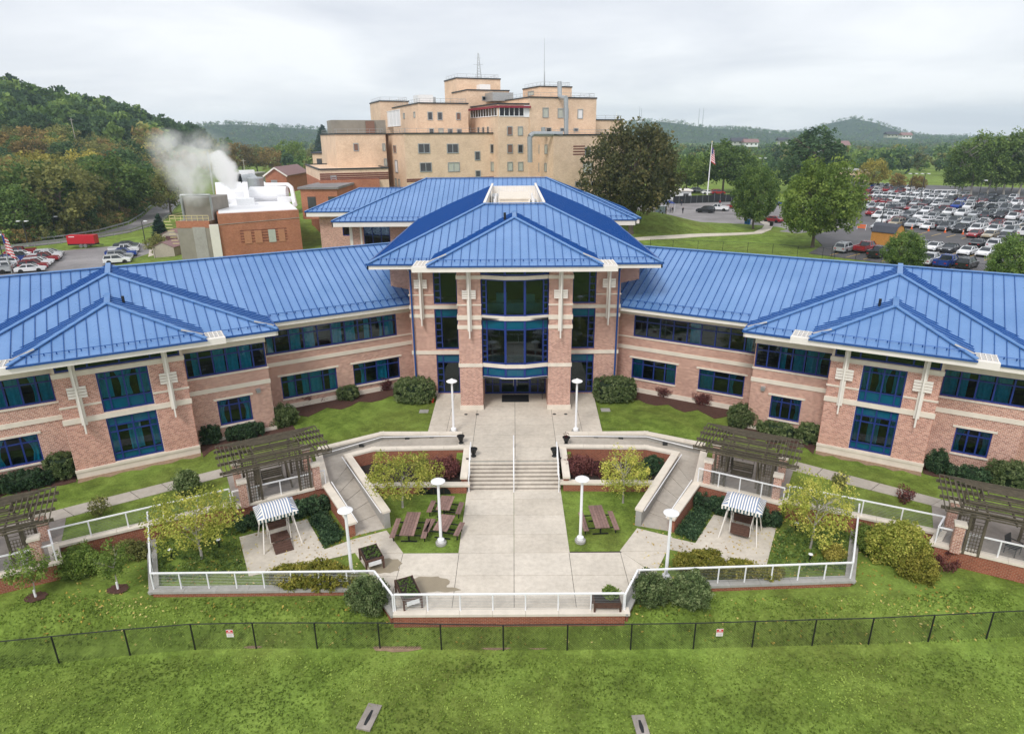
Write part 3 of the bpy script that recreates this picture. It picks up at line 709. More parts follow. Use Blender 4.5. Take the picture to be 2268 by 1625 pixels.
# ---- centre roofs
def rroot(a, b): return put(MB().bar(V(a), V(b), .3, .06), 'roof', 'cap_blue', B)
zm, ym, hm = 12.12, 48.0, 11.0
dm = 8.5; ztop = zm+SL*dm; hw = hm-dm; yb_ = 79.0
Cm = lambda x, y, z: V((AX+x, y, z))
rm = rroot(Cm(-hw, ym+dm, ztop+.06), Cm(hw, ym+dm, ztop+.06))
roof_plane(rm, [Cm(-hm, ym, zm), Cm(hm, ym, zm), Cm(hw, ym+dm, ztop), Cm(-hw, ym+dm, ztop)], X, phase=.2)
for s in (-1, 1):
    roof_plane(rm, [Cm(s*hm, ym, zm), Cm(s*hw, ym+dm, ztop), Cm(s*hw, yb_, ztop), Cm(s*hm, yb_, zm)], Yb, tag=.2)
    cap_bar(rm, Cm(s*hm, ym, zm), Cm(s*hw, ym+dm, ztop)); cap_bar(rm, Cm(s*hw, ym+dm, ztop), Cm(s*hw, yb_, ztop), .2, .06, 'ridge_cap')
    mb = MB(); mb.bar(Cm(s*(hm-.15), ym+.2, zm+.14), Cm(s*(hm-.15), yb_-12, zm+.14), .06, .05); put(mb, 'snow_rail', 'seam_blue', rm)
    eave(B, Cm(s*hm, ym, 0), Cm(s*hm, yb_, 0), X*s, zm)
upm = (Cm(0, ym+dm, ztop)-Cm(0, ym, zm)).normalized(); nm_ = V((0, -upm.z, upm.y))
for s in (-1, 1): snow_rail(rm, Cm(s*(hm-.8), ym, zm), Cm(s*6.3, ym, zm), upm, nm_, .6)
eave(B, Cm(-hm, ym, 0), Cm(hm, ym, 0), Nf, zm)
soffit(B, [Cm(-hm, ym, 0), Cm(hm, ym, 0), Cm(hm, YW+30, 0), Cm(-hm, YW+30, 0)], zm-.33)
# roof well with its equipment
mb = MB(); zf = ztop-1.6; y0w, y1w = ym+dm, yb_-1.0
mb.face([Cm(-hw, y0w, zf), Cm(hw, y0w, zf), Cm(hw, y1w, zf), Cm(-hw, y1w, zf)]); mb.face([Cm(-hw, y1w, zf), Cm(hw, y1w, zf), Cm(hw, y1w, ztop), Cm(-hw, y1w, ztop)])
for s in (-1, 1): mb.face([Cm(s*hw, y0w, zf), Cm(s*hw, y1w, zf), Cm(s*hw, y1w, ztop), Cm(s*hw, y0w, ztop)])
mb.face([Cm(-hw, y0w, zf), Cm(hw, y0w, zf), Cm(hw, y0w, ztop), Cm(-hw, y0w, ztop)]); well = put(mb, 'roof_well', 'white_trim', B)
mb = MB()
for k in range(18): mb.bar(Cm(-hw+.15+k*.28, y1w-.05, zf), Cm(-hw+.15+k*.28, y1w-.05, ztop), .04, .04, Nf)
put(mb, 'siding_rib', 'white_paint', well)
for s in (-1, 1):
    mb = MB(); mb.bar(Cm(s*(hw+.02), y0w, ztop+.12), Cm(s*(hw+.02), y1w, ztop+.12), .22, .10); mb.box(AX+s*hw-.11, AX+s*hw+.11, y1w-.1, y1w+.1, ztop, ztop+.3); put(mb, 'well_coping', 'white_trim', well)
    for k in range(3): put(MB().tube(Cm(s*1.75, y0w+3+k*3, zf), Cm(s*1.75, y0w+3+k*3, ztop+.15), .09), 'post', 'white_paint', well)
mb = MB(); mb.box(AX-1.35, AX+1.35, y0w+5.5, y0w+13, zf, ztop-.1); mb.box(AX-1.45, AX+1.45, y0w+5.4, y0w+13.1, ztop-.12, ztop); put(mb, 'air_handler', 'limestone', well)
mb = MB(); mb.box(AX+1.6, AX+2.2, y0w+8, y0w+10, zf, ztop-.5); mb.box(AX-2.3, AX-1.7, y0w+12, y0w+16, zf, ztop-.4); put(mb, 'duct', 'galvanised', well)
# front hip of the centre
zc, yc, hc = 12.6, 44.75, 6.1; dc = 6.1
apx = Cm(0, yc+dc, zc+SL*dc); rbk = Cm(0, ym+(apx.z-zm)/SL+.3, apx.z)
rc2 = rroot(apx+V((0,0,.05)), rbk+V((0,0,.05)))
roof_plane(rc2, [Cm(-hc, yc, zc), Cm(hc, yc, zc), apx], X, phase=.1)
for s in (-1, 1):
    roof_plane(rc2, [Cm(s*hc, yc, zc), apx, rbk, Cm(s*hc, rbk.y, zc)], Yb)
    cap_bar(rc2, Cm(s*hc, yc, zc), apx)
    q0 = Cm(s*hc, yc+.8, zc+.15); q1 = Cm(s*(hc-1.3), yc+.8, zc+.15+1.3*SL); mb = MB(); mb.bar(q0, q1, .05, .08); put(mb, 'snow_guard', 'soffit', rc2)
cap_bar(rc2, apx, rbk, .34, .05, 'ridge_cap', .05)
snow_rail(rc2, Cm(-hc+.7, yc, zc), Cm(hc-.7, yc, zc), upm, nm_, .55)
put(MB().tube(Cm(-.75, yc+dc+1.0, apx.z-.5), Cm(-.75, yc+dc+1.0, apx.z+.3), .1), 'vent_pipe', 'black_metal', rc2)
mb = MB(); mb.obox(Cm(0, yc, zc-.22), X, Yb, Z1, hc+1.05, .16, .2); put(mb, 'canopy_fascia', 'white_trim', B)
put(MB().obox(Cm(0, yc-.2, zc-.03), X, Yb, Z1, hc, .06, .05), 'gutter', 'pipe_blue', B)
soffit(B, [Cm(-hc, yc, 0), Cm(hc, yc, 0), Cm(hc, YW, 0), Cm(-hc, YW, 0)], zc-.36)
for s in (-1, 1):
    mb = MB()
    for k in range(5): xx = s*(hc+1.0-k*.27); mb.bar(Cm(xx, yc+.1, zc-.09), Cm(xx, yc+2.3, zc-.09), .08, .14)
    t1 = put(mb, 'trellis', 'white_trim', B); mb = MB()
    for k in range(4): mb.bar(Cm(s*(hc+1.05), yc+.6+k*.52, zc-.075), Cm(s*(hc-.1), yc+.6+k*.52, zc-.075), .07, .1)
    put(mb, 'trellis_bar', 'white_trim', t1)
# ---- rear block and its lower roofs
def hip_block(xa, xb, ya, z, d, wallmat='brick', inset=1.4, back=None):
    """long hip roof, ridge along X; eave rectangle xa..xb, ya..ya+2d"""
    zr = z+SL*d; y1 = ya+2*d
    r_ = rroot((xa+d, ya+d, zr+.06), (xb-d, ya+d, zr+.06))
    roof_plane(r_, [(xa, ya, z), (xb, ya, z), (xb-d, ya+d, zr), (xa+d, ya+d, zr)], X)
    roof_plane(r_, [(xa, y1, z), (xb, y1, z), (xb-d, ya+d, zr), (xa+d, ya+d, zr)], X, tag=.01)
    roof_plane(r_, [(xa, ya, z), (xa+d, ya+d, zr), (xa, y1, z)], Yb, tag=.3); roof_plane(r_, [(xb, ya, z), (xb-d, ya+d, zr), (xb, y1, z)], Yb, tag=.3)
    for x_, sg in ((xa, 1), (xb, -1)):
        for y_ in (ya, y1): cap_bar(r_, (x_, y_, z), (x_+sg*d, ya+d, zr))
    up = V((0, d, SL*d)).normalized(); snow_rail(r_, (xa+.8, ya, z), (xb-.8, ya, z), up, V((0, -up.z, up.y)), .7)
    eave(B, (xa, ya, 0), (xb, ya, 0), Nf, z, .6); eave(B, (xa, y1, 0), (xb, y1, 0), Yb, z, .5)
    eave(B, (xa, ya, 0), (xa, y1, 0), -X, z, .6); eave(B, (xb, ya, 0), (xb, y1, 0), X, z, .6)
    soffit(B, [(xa, ya), (xb, ya), (xb, y1), (xa, y1)], z-.5)
    return r_
xl, xr = AX-20.9, AX+14.0
hip_block(xl, xr, 75.6, 12.0, 9.9)
ops = [(3.6, 7.9, 4.6, 8.8)]
wall(B, (xl+1.6, 77.2, 0), X, Nf, 0, xr-xl-3.2, .5, 11.6, [(1.6, 4.7, 7.2, 11.2)])
window(B, (xl+1.6, 77.2, 0), X, Nf, 1.6, 4.7, 7.2, 11.2, [.33, .66], [.25, .75])
strip(B, (xl+1.6, 77.2, 0), X, Nf, 0, 16, 8.55, 8.8, .05); strip(B, (xl+1.6, 77.2, 0), X, Nf, -.05, .3, .5, 11.5, .06, name='corner_post', mat='white_trim'); strip(B, (xl+1.6, 77.2, 0), X, Nf, 1.2, 1.4, .5, 11.5, .06, name='corner_post', mat='white_trim')
wall(B, (xl+1.6, 77.2, 0), Yb, -X, 0, 16, .5, 11.6, []); wall(B, (xr-1.6, 77.2, 0), Yb, X, 0, 16, .5, 11.6, [])
hip_block(AX-27.4, AX-8, 87.0, 11.9, 6.1); wall(B, (AX-26, 88.2, 0), X, Nf, 0, 12, .5, 11.4, [(3.0, 6.5, 8.6, 11)]); window(B, (AX-26, 88.2, 0), X, Nf, 3.0, 6.5, 8.6, 11, [.33, .66], [])
wall(B, (AX-26, 88.2, 0), Yb, -X, 0, 10, .5, 11.4, [])
hip_block(AX+2, AX+15.2, 79.5, 11.7, 6.0)
# ---- all roof pans: the 300 largest are parts, the rest one joined part
PANELS.sort(key=lambda q: -q[0])
rest = MB()
for i, (ar, mb, par) in enumerate(PANELS):
    if i < 300: put(mb, 'roof_panel', ['roof_blue', 'seam_blue'], par)
    else:
        k = len(rest.v); rest.v += mb.v; rest.f += [tuple(j+k for j in f) for f in mb.f]; rest.mi += mb.mi
put(rest, 'roof_panel', ['roof_blue', 'seam_blue'], B, kind='stuff')
# ------------------------------------------------------------------ site: terrain, terraces, walls, ramps
def sm(t): t = max(0.0, min(1.0, t)); return t*t*(3-2*t)
def gz(x, y):
    """height of the open ground"""
    ax = abs(x-.2)
    f = -3.0 + 1.8*sm((y+15)/38.7) if y < 23.7 else -1.2 + .95*sm((y-23.7)/1.6)
    f += .35*sm((ax-17)/6)*sm((y-22)/4)
    f = f + (.93-f)*sm((y-41)/3.0)
    # valley on the left, gentle rise on the right
    left = sm((-x-42-max(0, 60-y)*.2)/38)*sm((y-40)/40); f = f + (-2.0-f)*left
    right = sm((x-24)/40)*sm((y-60)/25); f = f + (1.5-f)*right
    # wooded hillside far left
    d = -x*.86 - y*.22 - 30
    hl = 46*math.exp(-(((x+350)/125)**2+((y-420)/190)**2))
    f += hl*sm((y-195)/90)
    f -= 9*sm((y-240)/200)*sm((x+150)/150)*sm((500-x)/100)*0.35
    f += 4.6*math.exp(-(((x-27)/15)**2+((y-146)/10)**2))
    # far rolling country
    if y > 500:
        k = sm((y-500)/500)
        f += k*(6*math.sin(x*.004+1.3)+5*math.sin(y*.0035+x*.002)-4)
    return f
def grid_ground():
    xs = [-3200, -2400, -1700, -1100, -800, -600] + list(range(-500, -120, 14)) + list(range(-120, -40, 6)) + list(np.arange(-40, 40.1, 1.6)) + list(range(43, 76, 3)) + list(range(80, 130, 6)) + list(range(136, 500, 14)) + [600, 800, 1100, 1700, 2400, 3200]
    ys = list(range(-30, 18, 4)) + list(np.arange(18, 38, 1.0)) + list(range(38, 118, 4)) + list(range(120, 170, 3)) + list(range(176, 640, 9)) + [700, 800, 950, 1150, 1500, 2000, 2500, 3200]
    vs = [(x, y, gz(x, y)) for y in ys for x in xs]; n = len(xs)
    fs = [(j*n+i, j*n+i+1, (j+1)*n+i+1, (j+1)*n+i) for j in range(len(ys)-1) for i in range(n-1)]
    mb = MB(); mb.v = vs; mb.f = fs; mb.mi = [0]*len(fs)
    return put(mb, 'ground', 'grass', smooth=True, kind='structure')
grid_ground()
g2 = lambda x, y, z=0: (G(x, y, z).x, G(x, y, z).y)
SITE = dict(
  L=dict(T=[(-330, 1352), (127, 1245), (118, 1211), (513, 1117), (520, 1124), (722, 1075)], back=[(703, 993), (846, 958), (1017, 958)], rw=((722.6, 1074), (778, 1152.7)), re=((770, 1006), (856, 1131)), pb=(827, 993), pr=((1035, 988), (1031, 1068)), pf=((801, 1073), (1033, 1071)),
         SW=(342, 1308), NW=(334, 1168), dg=(832, 1303), fr=(872, 1358), grass=[(1035, 1092), (1011, 1225), (893, 1224), (856, 1174)], walk=[(488, 1039), (60, 1146.5), (85, 1162.5), (506, 1053)], pad=[(530, 1189), (680, 1149), (719, 1216), (776, 1196), (787, 1223), (640, 1258), (551, 1275)],
         land=[(776, 1195), (856, 1174), (893, 1224), (822, 1275), (786, 1223)]),
  R=dict(T=[(2600, 1330), (2070, 1205), (2083, 1181), (1744, 1110), (1733, 1116), (1545, 1070.5)], back=[(1562, 983), (1431, 957), (1259.5, 958.5)], rw=((1544, 1070), (1489, 1142)), re=((1497, 1001), (1415, 1126.5)), pb=(1431, 989), pr=((1246, 986), (1249, 1063)), pf=((1462, 1068), (1248, 1066)),
         SW=(1882, 1284), NW=(1897, 1150), dg=(1410, 1301), fr=(1383, 1355), grass=[(1245, 1091), (1256.5, 1220), (1373, 1219), (1411, 1169)], walk=[(1763, 1022.6), (2160, 1126), (2135, 1137), (1747, 1040)], pad=[(1581, 1139), (1719, 1169), (1696, 1258), (1640, 1258), (1500, 1219), (1479, 1215), (1487, 1190), (1540, 1202)],
         land=[(1411, 1169), (1489, 1188), (1479, 1215), (1452, 1270), (1373, 1219)]))
ZT, ZU = 1.0, 1.2
# terrace lawn that carries the building
tl = [g2(x, y, ZT) for x, y in SITE['L']['T']] + [g2(703, 996, ZT)] + [g2(x, y, ZT) for x, y in SITE['L']['back'][1:]]
tr_ = [g2(x, y, ZT) for x, y in SITE['R']['T']] + [g2(1562, 986, ZT)] + [g2(x, y, ZT) for x, y in SITE['R']['back'][1:]]
xs0, xs1 = -2.75, 3.15
poly = [(-60, tl[0][1]-8)] + tl + [(-3.6, 38.3), (4.0, 38.3)] + tr_[::-1] + [(60, tr_[0][1]-8), (60, 62), (-60, 62)]
mb = MB(); mb.slab(poly, -1.0, ZT); put(mb, 'terrace_lawn', 'grass', kind='structure')
# lower garden lawn
lo = [g2(*SITE['L']['NW']), g2(*SITE['L']['SW']), g2(*SITE['L']['dg']), g2(*SITE['L']['fr']), g2(*SITE['R']['fr']), g2(*SITE['R']['dg']), g2(*SITE['R']['SW']), g2(*SITE['R']['NW']), (17, 36.5), (4.5, 40), (-4, 40), (-17, 36.5)]
mb = MB(); mb.slab(lo, -1.4, -.03); put(mb, 'garden_lawn', 'grass', kind='structure')
# ---- concrete slabs
def slabs(parent, poly, xs, ys, z, th=.12, gap=.012, mat='concrete'):
    a = sum(poly[k][0]*poly[(k+1)%len(poly)][1]-poly[(k+1)%len(poly)][0]*poly[k][1] for k in range(len(poly)))
    for x0, x1 in zip(xs[:-1], xs[1:]):
        for y0, y1 in zip(ys[:-1], ys[1:]):
            q = clip(clip(clip(clip(poly, 0, x0+gap, False), 0, x1-gap, True), 1, y0+gap, False), 1, y1-gap, True)
            if len(q) < 3: continue
            ar = abs(sum(q[k][0]*q[(k+1)%len(q)][1]-q[(k+1)%len(q)][0]*q[k][1] for k in range(len(q))))/2
            if ar < .08: continue
            mb = MB(); mb.slab(q, z-th, z); put(mb, 'slab', mat, parent)
pl = put(MB().slab([g2(822, 1275), g2(874, 1352), g2(1381, 1350), g2(1450, 1271), g2(1373, 1219), g2(893, 1224)], -.12, -.025), 'plaza', 'soil', kind='structure')
ax_ = .2
jy = [24.0, 25.9, 27.6, 29.5]
slabs(pl, [g2(822, 1275), g2(845, 1308), g2(874, 1353), g2(1381, 1351), g2(1406, 1306), g2(1450, 1271), g2(1373, 1219), g2(893, 1224)], [-12, -5.75, -2.75, ax_, 3.15, 5.9, 12], jy, 0)
slabs(pl, [(-2.78, 29.4), (3.18, 29.4), (3.15, 36.15), (-2.75, 36.15)], [-3, ax_, 3.4], [29.5, 31.2, 33.2, 35.0, 36.3], 0)
for sd in 'LR':
    q = [g2(*p) for p in SITE[sd]['land']]; slabs(pl, q, [-20, 20], [0, 29.5 if sd == 'L' else 29.6, 40], 0.001)
    pad = put(MB().slab([g2(*p) for p in SITE[sd]['pad']], -.2, -.02), 'patio_base', 'soil', kind='structure')
    P_ = [g2(*p) for p in SITE[sd]['pad']]
    if sd == 'L': parts = [[P_[0], P_[1], P_[2], P_[5], P_[6]], [P_[2], P_[3], P_[4], P_[5]]]
    else: parts = [[P_[0], P_[1], P_[2], P_[3], P_[7]], [P_[7], P_[3], P_[4], P_[5], P_[6]]]
    for q in parts: mb = MB(); mb.slab(q, -.1, .004); put(mb, 'slab', 'concrete', pad)
up = put(MB().slab([g2(970, 873, ZU), g2(947, 958, ZU), (-3.66, 41.3), (-2.9, 38.0), (3.3, 38.0), (4.05, 41.3), g2(1334, 956, ZU), g2(1314, 872, ZU), (AX+2.4, 49.6), (AX-2.4, 49.6)], .6, ZU-.03), 'upper_plaza', 'soil', kind='structure')
ux = [-8, -4.6, -2.6, ax_+.1, 3.1, 5.1, 9]
slabs(up, [g2(970, 872, ZU), g2(945, 966, ZU), g2(1336, 964, ZU), g2(1314, 871, ZU)], ux, [41.6, 43.3, 44.9, 46.6, 50], ZU)
slabs(up, [(-3.62, 41.6), (-3.62, 39.9), (-2.75, 39.7), (-2.75, 37.85), (3.15, 37.85), (3.15, 39.7), (4.02, 39.9), (4.02, 41.6)], ux, [37.85, 39.7, 41.6], ZU)
# mat, drain spots
put(MB().box(AX-1.08, AX+1.08, 47.6, 49.1, ZU, ZU+.03), 'door_mat', 'mat_rubber', label='dark rubber mat on the concrete in front of the entrance doors', category='mat')
for k, (x, y) in enumerate(((1032, 917.5), (1057, 917.5), (1228, 917), (1253, 917))):
    p = G(x, y, ZU); lb = ['left of the pair in front of the left brick pier', 'right of the pair in front of the left brick pier', 'left of the pair in front of the right brick pier', 'right of the pair in front of the right brick pier'][k]
    put(MB().lathe((p.x, p.y, ZU), [(.13, 0), (.13, .02), (.1, .025), (.02, .025)], 14), 'ground_light', 'dark_metal', None, label='round recessed ground light, '+lb, category='light', group='ground lights in the paving')
# ---- stairs
st = put(MB().box(xs0, xs1, 37.83, 38.3, .3, ZU-.02), 'stairs', 'concrete_grey', kind='structure')
for k in range(7):
    y0 = 36.15+k*.243; z = (k+1)*.15
    put(MB().box(xs0, xs1, y0, 37.84, z-.15, z-.035), 'riser', 'patio', st); put(MB().box(xs0, xs1, y0-.03, y0+.243, z-.035, z), 'tread', 'concrete', st)
put(MB().box(xs0, xs1, 36.15+7*.243-.03, 38.0, ZU-.034, ZU+.002), 'tread', 'concrete', st)
def handrail(name, pts, label, posts=(), r=.032, mat='white_paint', zbase=None, group=None):
    t = empty(name, pts[0], label, 'handrail', group)
    put(MB().path(pts, r, 8), 'top_rail', mat, t)
    for p, zb in posts: put(MB().tube((p[0], p[1], zb), p, r*.95, n=8), 'post', mat, t)
    return t
for x, lb in ((-2.62, 'white handrail on the left edge of the concrete steps'), (ax_, 'white handrail down the middle of the concrete steps'), (3.02, 'white handrail on the right edge of the concrete steps')):
    a, b, c_, d_ = V((x, 39.6 if x == ax_ else 38.6, 2.1)), V((x, 37.85, 2.1)), V((x, 36.1, .92)), V((x, 35.8, .92))
    handrail('handrail', [a, b, c_, d_], lb, [(a, ZU), (b, ZU), (V((x, 36.95, 1.49)), .45), (d_, 0)], .04, group='handrails of the steps')
# ---- walls with a stone cap
def rwall(label, pts, zs, zc, th=.34, mat='brick_low', capmat='limestone', capw=.46, capt=.13, cat='wall', group=None, inner=None):
    """pts plan points; zs bottom height, zc cap top height at each point"""
    t = empty('low_wall', (pts[0][0], pts[0][1], min(zs)), label, cat, group)
    for i in range(len(pts)-1):
        a, b = V((*pts[i], 0)), V((*pts[i+1], 0)); d = (b-a).normalized(); n = V((-d.y, d.x, 0))*th/2
        za, zb = zc[i]-capt, zc[i+1]-capt
        mb = MB(); e = d*(.002*(i+1))
        q = [a-n, b-n, b+n, a+n]; lo_ = [V((p.x, p.y, z)) for p, z in zip(q, (zs[i], zs[i+1], zs[i+1], zs[i]))]; hi = [V((p.x, p.y, z)) for p, z in zip(q, (za, zb, zb, za))]
        k = 0
        mb.face(lo_[::-1]); mb.face(hi)
        for j in range(4): mb.face([lo_[j], lo_[(j+1)%4], hi[(j+1)%4], hi[j]])
        put(mb, 'wall_body', inner if inner else mat, t)
        L = (b-a).length; m = max(1, round(L/1.5)); nc = V((-d.y, d.x, 0))*capw/2
        for j in range(m):
            t0, t1 = j/m, (j+1)/m; p0 = a+d*(L*t0+.006-(0.2 if j == 0 and i > 0 else 0)); p1 = a+d*(L*t1-.006+(capw/2 if j == m-1 else 0)); z0 = za+(zb-za)*t0; z1 = za+(zb-za)*t1
            mb = MB(); lo2 = [p0-nc+V((0,0,z0)), p1-nc+V((0,0,z1)), p1+nc+V((0,0,z1)), p0+nc+V((0,0,z0))]; hi2 = [p+V((0, 0, capt+.001*i)) for p in lo2]
            mb.face(lo2[::-1]); mb.face(hi2)
            for j2 in range(4): mb.face([lo2[j2], lo2[(j2+1)%4], hi2[(j2+1)%4], hi2[j2]])
            put(mb, 'coping_stone', capmat, t)
    return t
def railing(label, pts, zb, h=.92, sp=1.35, ncab=9, group='white cable railings'):
    t = empty('railing', (*pts[0], zb[0]), label, 'railing', group); mbc = MB(); tops = []
    for i in range(len(pts)-1):
        a, b = V((*pts[i], zb[i])), V((*pts[i+1], zb[i+1])); L = (b-a).length; m = max(1, round(L/sp))
        for j in range(m+1 if i == len(pts)-2 else m):
            p = a+(b-a)*(j/m); mb = MB(); mb.tube(p, p+V((0, 0, h)), .038, n=8); put(mb, 'post', 'white_paint', t)
        put(MB().bar(a+V((0,0,h)), b+V((0,0,h)), .085, .06), 'top_rail', 'white_paint', t)
        for k in range(ncab): z = .08+k*(h-.12)/ncab; mbc.tube(a+V((0,0,z)), b+V((0,0,z)), .0065, n=4, cap=False)
    put(mbc, 'cable', 'cable', t); return t
SN = dict(L='left', R='right')
for sd in 'LR':
    S = SITE[sd]; nm = SN[sd]; T = [g2(x, y, ZT) for x, y in S['T']]
    # outer walls of the lower garden
    rwall('low brick wall with weathered stone cap round the '+nm+' lower garden', [g2(*S['NW']), g2(*S['SW']), g2(*S['dg']), g2(*S['fr'])], [-.9, -.9, -.9, -1.1], [.12, .12, .12, .12], capmat='concrete_grey')
    railing('white cable railing round the '+nm+' lower garden and down the angled plaza corner', [g2(*S['NW']), g2(*S['SW']), g2(*S['dg']), g2(*S['fr'])], [.12]*4)
    # retaining walls of the terrace
    rwall('brick retaining wall with stone cap under the outer '+nm+' pergola patio', [T[0], T[1], T[2]], [-.6, -.6, -.4], [1.12, 1.12, 1.12])
    rwall('brick retaining wall between the '+nm+' sidewalk lawn and the planting below', [T[2], T[3]], [-.5, -.4], [1.11, 1.11])
    rwall('brick retaining wall with white stone cap under the inner '+nm+' pergola patio', [T[4], T[5]], [-.4, -.4], [1.13, 1.13])
    railing('white cable railing along the outer '+nm+' pergola patio', [T[0], T[1], T[2]], [1.12]*3)
    railing('long white cable railing along the '+nm+' sidewalk lawn', [T[2], T[3]], [1.11]*2, sp=1.75)
    railing('white cable railing along the inner '+nm+' pergola patio', [T[4], T[5]], [1.13]*2, sp=1.3)
    # ramp: back wall, side walls, surface
    bk = [g2(x, y, 1.35) for x, y in S['back']]
    rwall('grey concrete wall with white cap along the upper '+nm+' ramp', bk, [0, 0, .2], [1.35, 1.35, 1.36], inner='concrete_grey', capw=.42)
    rw = [g2(*S['rw'][0], 1.05), g2(*S['rw'][1], 1.0)]; re = [g2(*S['re'][0], 1.35), g2(*S['re'][1], 1.1)]
    rwall('sloping brick and concrete wall on the outer side of the '+nm+' ramp', [bk[0], rw[0], rw[1]], [0, 0, -.2], [1.2, 1.15, .98], inner='brick_low')
    pbk = g2(*S['pb'], 1.3); prt = g2(*S['pr'][0], 1.34)
    rwall('concrete wall with white cap between the '+nm+' ramp and the raised bed', [re[1], re[0], pbk, prt], [-.2, -.1, .2, .2], [1.08, 1.33, 1.33, 1.33], inner='concrete_grey')
    # brick face of the bed behind the shrubs
    prb = g2(*S['pr'][1], .95)
    rwall('white capped brick wall between the '+nm+' raised bed and the steps', [prt, (prt[0], 36.2)], [-.1, -.1], [1.32, .95], inner='brick_low')
    pf = [g2(*S['pf'][0], .55), g2(*S['pf'][1], .55)]
    rwall('low brick front wall with white cap of the '+nm+' raised bed', pf, [-.2, -.2], [.58, .58])
    mb = MB(); mb.slab([pf[0], pf[1], prt, pbk, re[0]], -.2, .34); put(mb, 'raised_bed', 'soil', kind='structure')
    mb = MB(); sgn = 1 if sd == 'L' else -1; o_ = .26
    mb.face([(re[0][0], re[0][1]-o_, .2), (pbk[0], pbk[1]-o_, .2), (pbk[0], pbk[1]-o_, 1.19), (re[0][0], re[0][1]-o_, 1.19)]); mb.face([(pbk[0], pbk[1]-o_, .2), (prt[0]-.2*sgn, prt[1]-o_, .2), (prt[0]-.2*sgn, prt[1]-o_, 1.19), (pbk[0], pbk[1]-o_, 1.19)]); put(mb, 'brick_facing', 'brick_low', kind='structure')
    # ramp surface
    up_in = [(bk[2][0], bk[2][1]), (bk[1][0], bk[1][1]), (bk[0][0], bk[0][1])]
    ramp = put(MB().slab([rw[1], re[1], re[0], pbk, prt, (prt[0], bk[2][1]), bk[1], bk[0], rw[0]], -.3, -.06), 'ramp', 'concrete_grey', kind='structure')
    def rq(q): mb = MB(); mb.prism(q, (0, 0, -.3)); put(mb, 'slab', 'sidewalk', ramp)
    A3 = lambda p, z: V((p[0], p[1], z))
    n_ = 5
    for k in range(n_):
        t0, t1 = k/n_+.003, (k+1)/n_-.003
        a0 = V((*rw[0], .58)).lerp(V((*rw[1], .004)), t0); a1 = V((*rw[0], .58)).lerp(V((*rw[1], .004)), t1); b0 = V((*re[0], .58)).lerp(V((*re[1], .004)), t0); b1 = V((*re[0], .58)).lerp(V((*re[1], .004)), t1)
        rq([a0, b0, b1, a1])
    rq([A3(rw[0], .585), A3(bk[0], .6), A3(bk[1], .85), A3(pbk, .85), A3(re[0], .585)]); rq([A3(bk[1], .85), A3(bk[2], ZU+.01), A3(prt, ZU+.01), A3(pbk, .85)])
    # handrails of the ramp
    off = .30
    hp = [V((bk[2][0], bk[2][1]-off, 2.0-.75)), V((bk[1][0], bk[1][1]-off, 1.15)), V((bk[0][0]+.3*sgn, bk[0][1]-off, 1.05))]
    handrail('handrail', hp, 'white handrail on the concrete back wall of the '+nm+' ramp')
    hq = [V((re[0][0]-.34*sgn, re[0][1]-.2, 1.28)), V((re[1][0]-.34*sgn, re[1][1]+.1, .92))]
    handrail('handrail', hq, 'white handrail on the bed side of the sloping '+nm+' ramp')
    hq = [V((rw[0][0]+.34*sgn, rw[0][1], 1.28)), V((rw[1][0]+.34*sgn, rw[1][1], .9))]
    handrail('handrail', hq, 'white handrail on the outer side of the sloping '+nm+' ramp')
    for k in range(3):
        p = V(hp[0]).lerp(hp[1], .35+.8*k*.4) if k < 2 else V(hp[1]).lerp(hp[2], .35)
        put(MB().box(p.x-.16, p.x+.16, p.y+.02, p.y+.12, p.z-.32, p.z-.12), 'wall_light', 'dark_metal', None, label='small dark wall light in the %s ramp wall, %s from the steps' % (nm, ('nearest', 'second', 'third')[k]), category='light', group='lights in the ramp walls')
    # sidewalk and patios
    wk = [g2(x, y, ZT) for x, y in S['walk']]
    w0 = put(MB().slab(wk, .8, ZT+.005), 'sidewalk', 'soil', kind='structure')
    for k in range(6):
        t0, t1 = k/6+.002, (k+1)/6-.002; a, b, c_, d_ = [V((*p, 0)) for p in wk]
        put(MB().slab([tuple(a.lerp(b, t0))[:2], tuple(a.lerp(b, t1))[:2], tuple(d_.lerp(c_, t1))[:2], tuple(d_.lerp(c_, t0))[:2]], ZT-.1, ZT+.035), 'slab', 'sidewalk', w0)
    back1 = [V((*T[5], 0)), V((*T[4], 0))]; dirp = (back1[1]-back1[0]).normalized(); nb_ = V((-dirp.y, dirp.x, 0)); nb_ = nb_ if nb_.y > 0 else -nb_
    q = [T[4], T[5], tuple(back1[0]+nb_*4.7)[:2], tuple(back1[1]+nb_*4.7)[:2]]
    put(MB().slab(q, .8, ZT+.02), 'pergola_patio', 'patio', kind='structure')
    q = [T[0], T[1], tuple(V((*T[1], 0))+nb_*5.2)[:2], tuple(V((*T[0], 0))+nb_*5.2)[:2]]
    put(MB().slab(q, .8, ZT+.02), 'pergola_patio', 'patio', kind='structure')
rwall('low brick wall with white stone cap along the front of the plaza', [g2(872, 1359), g2(1383, 1356)], [-1.2, -1.2], [.125, .125])
railing('white cable railing along the front of the plaza', [g2(876, 1357), g2(1380, 1354)], [.125]*2, sp=1.45)
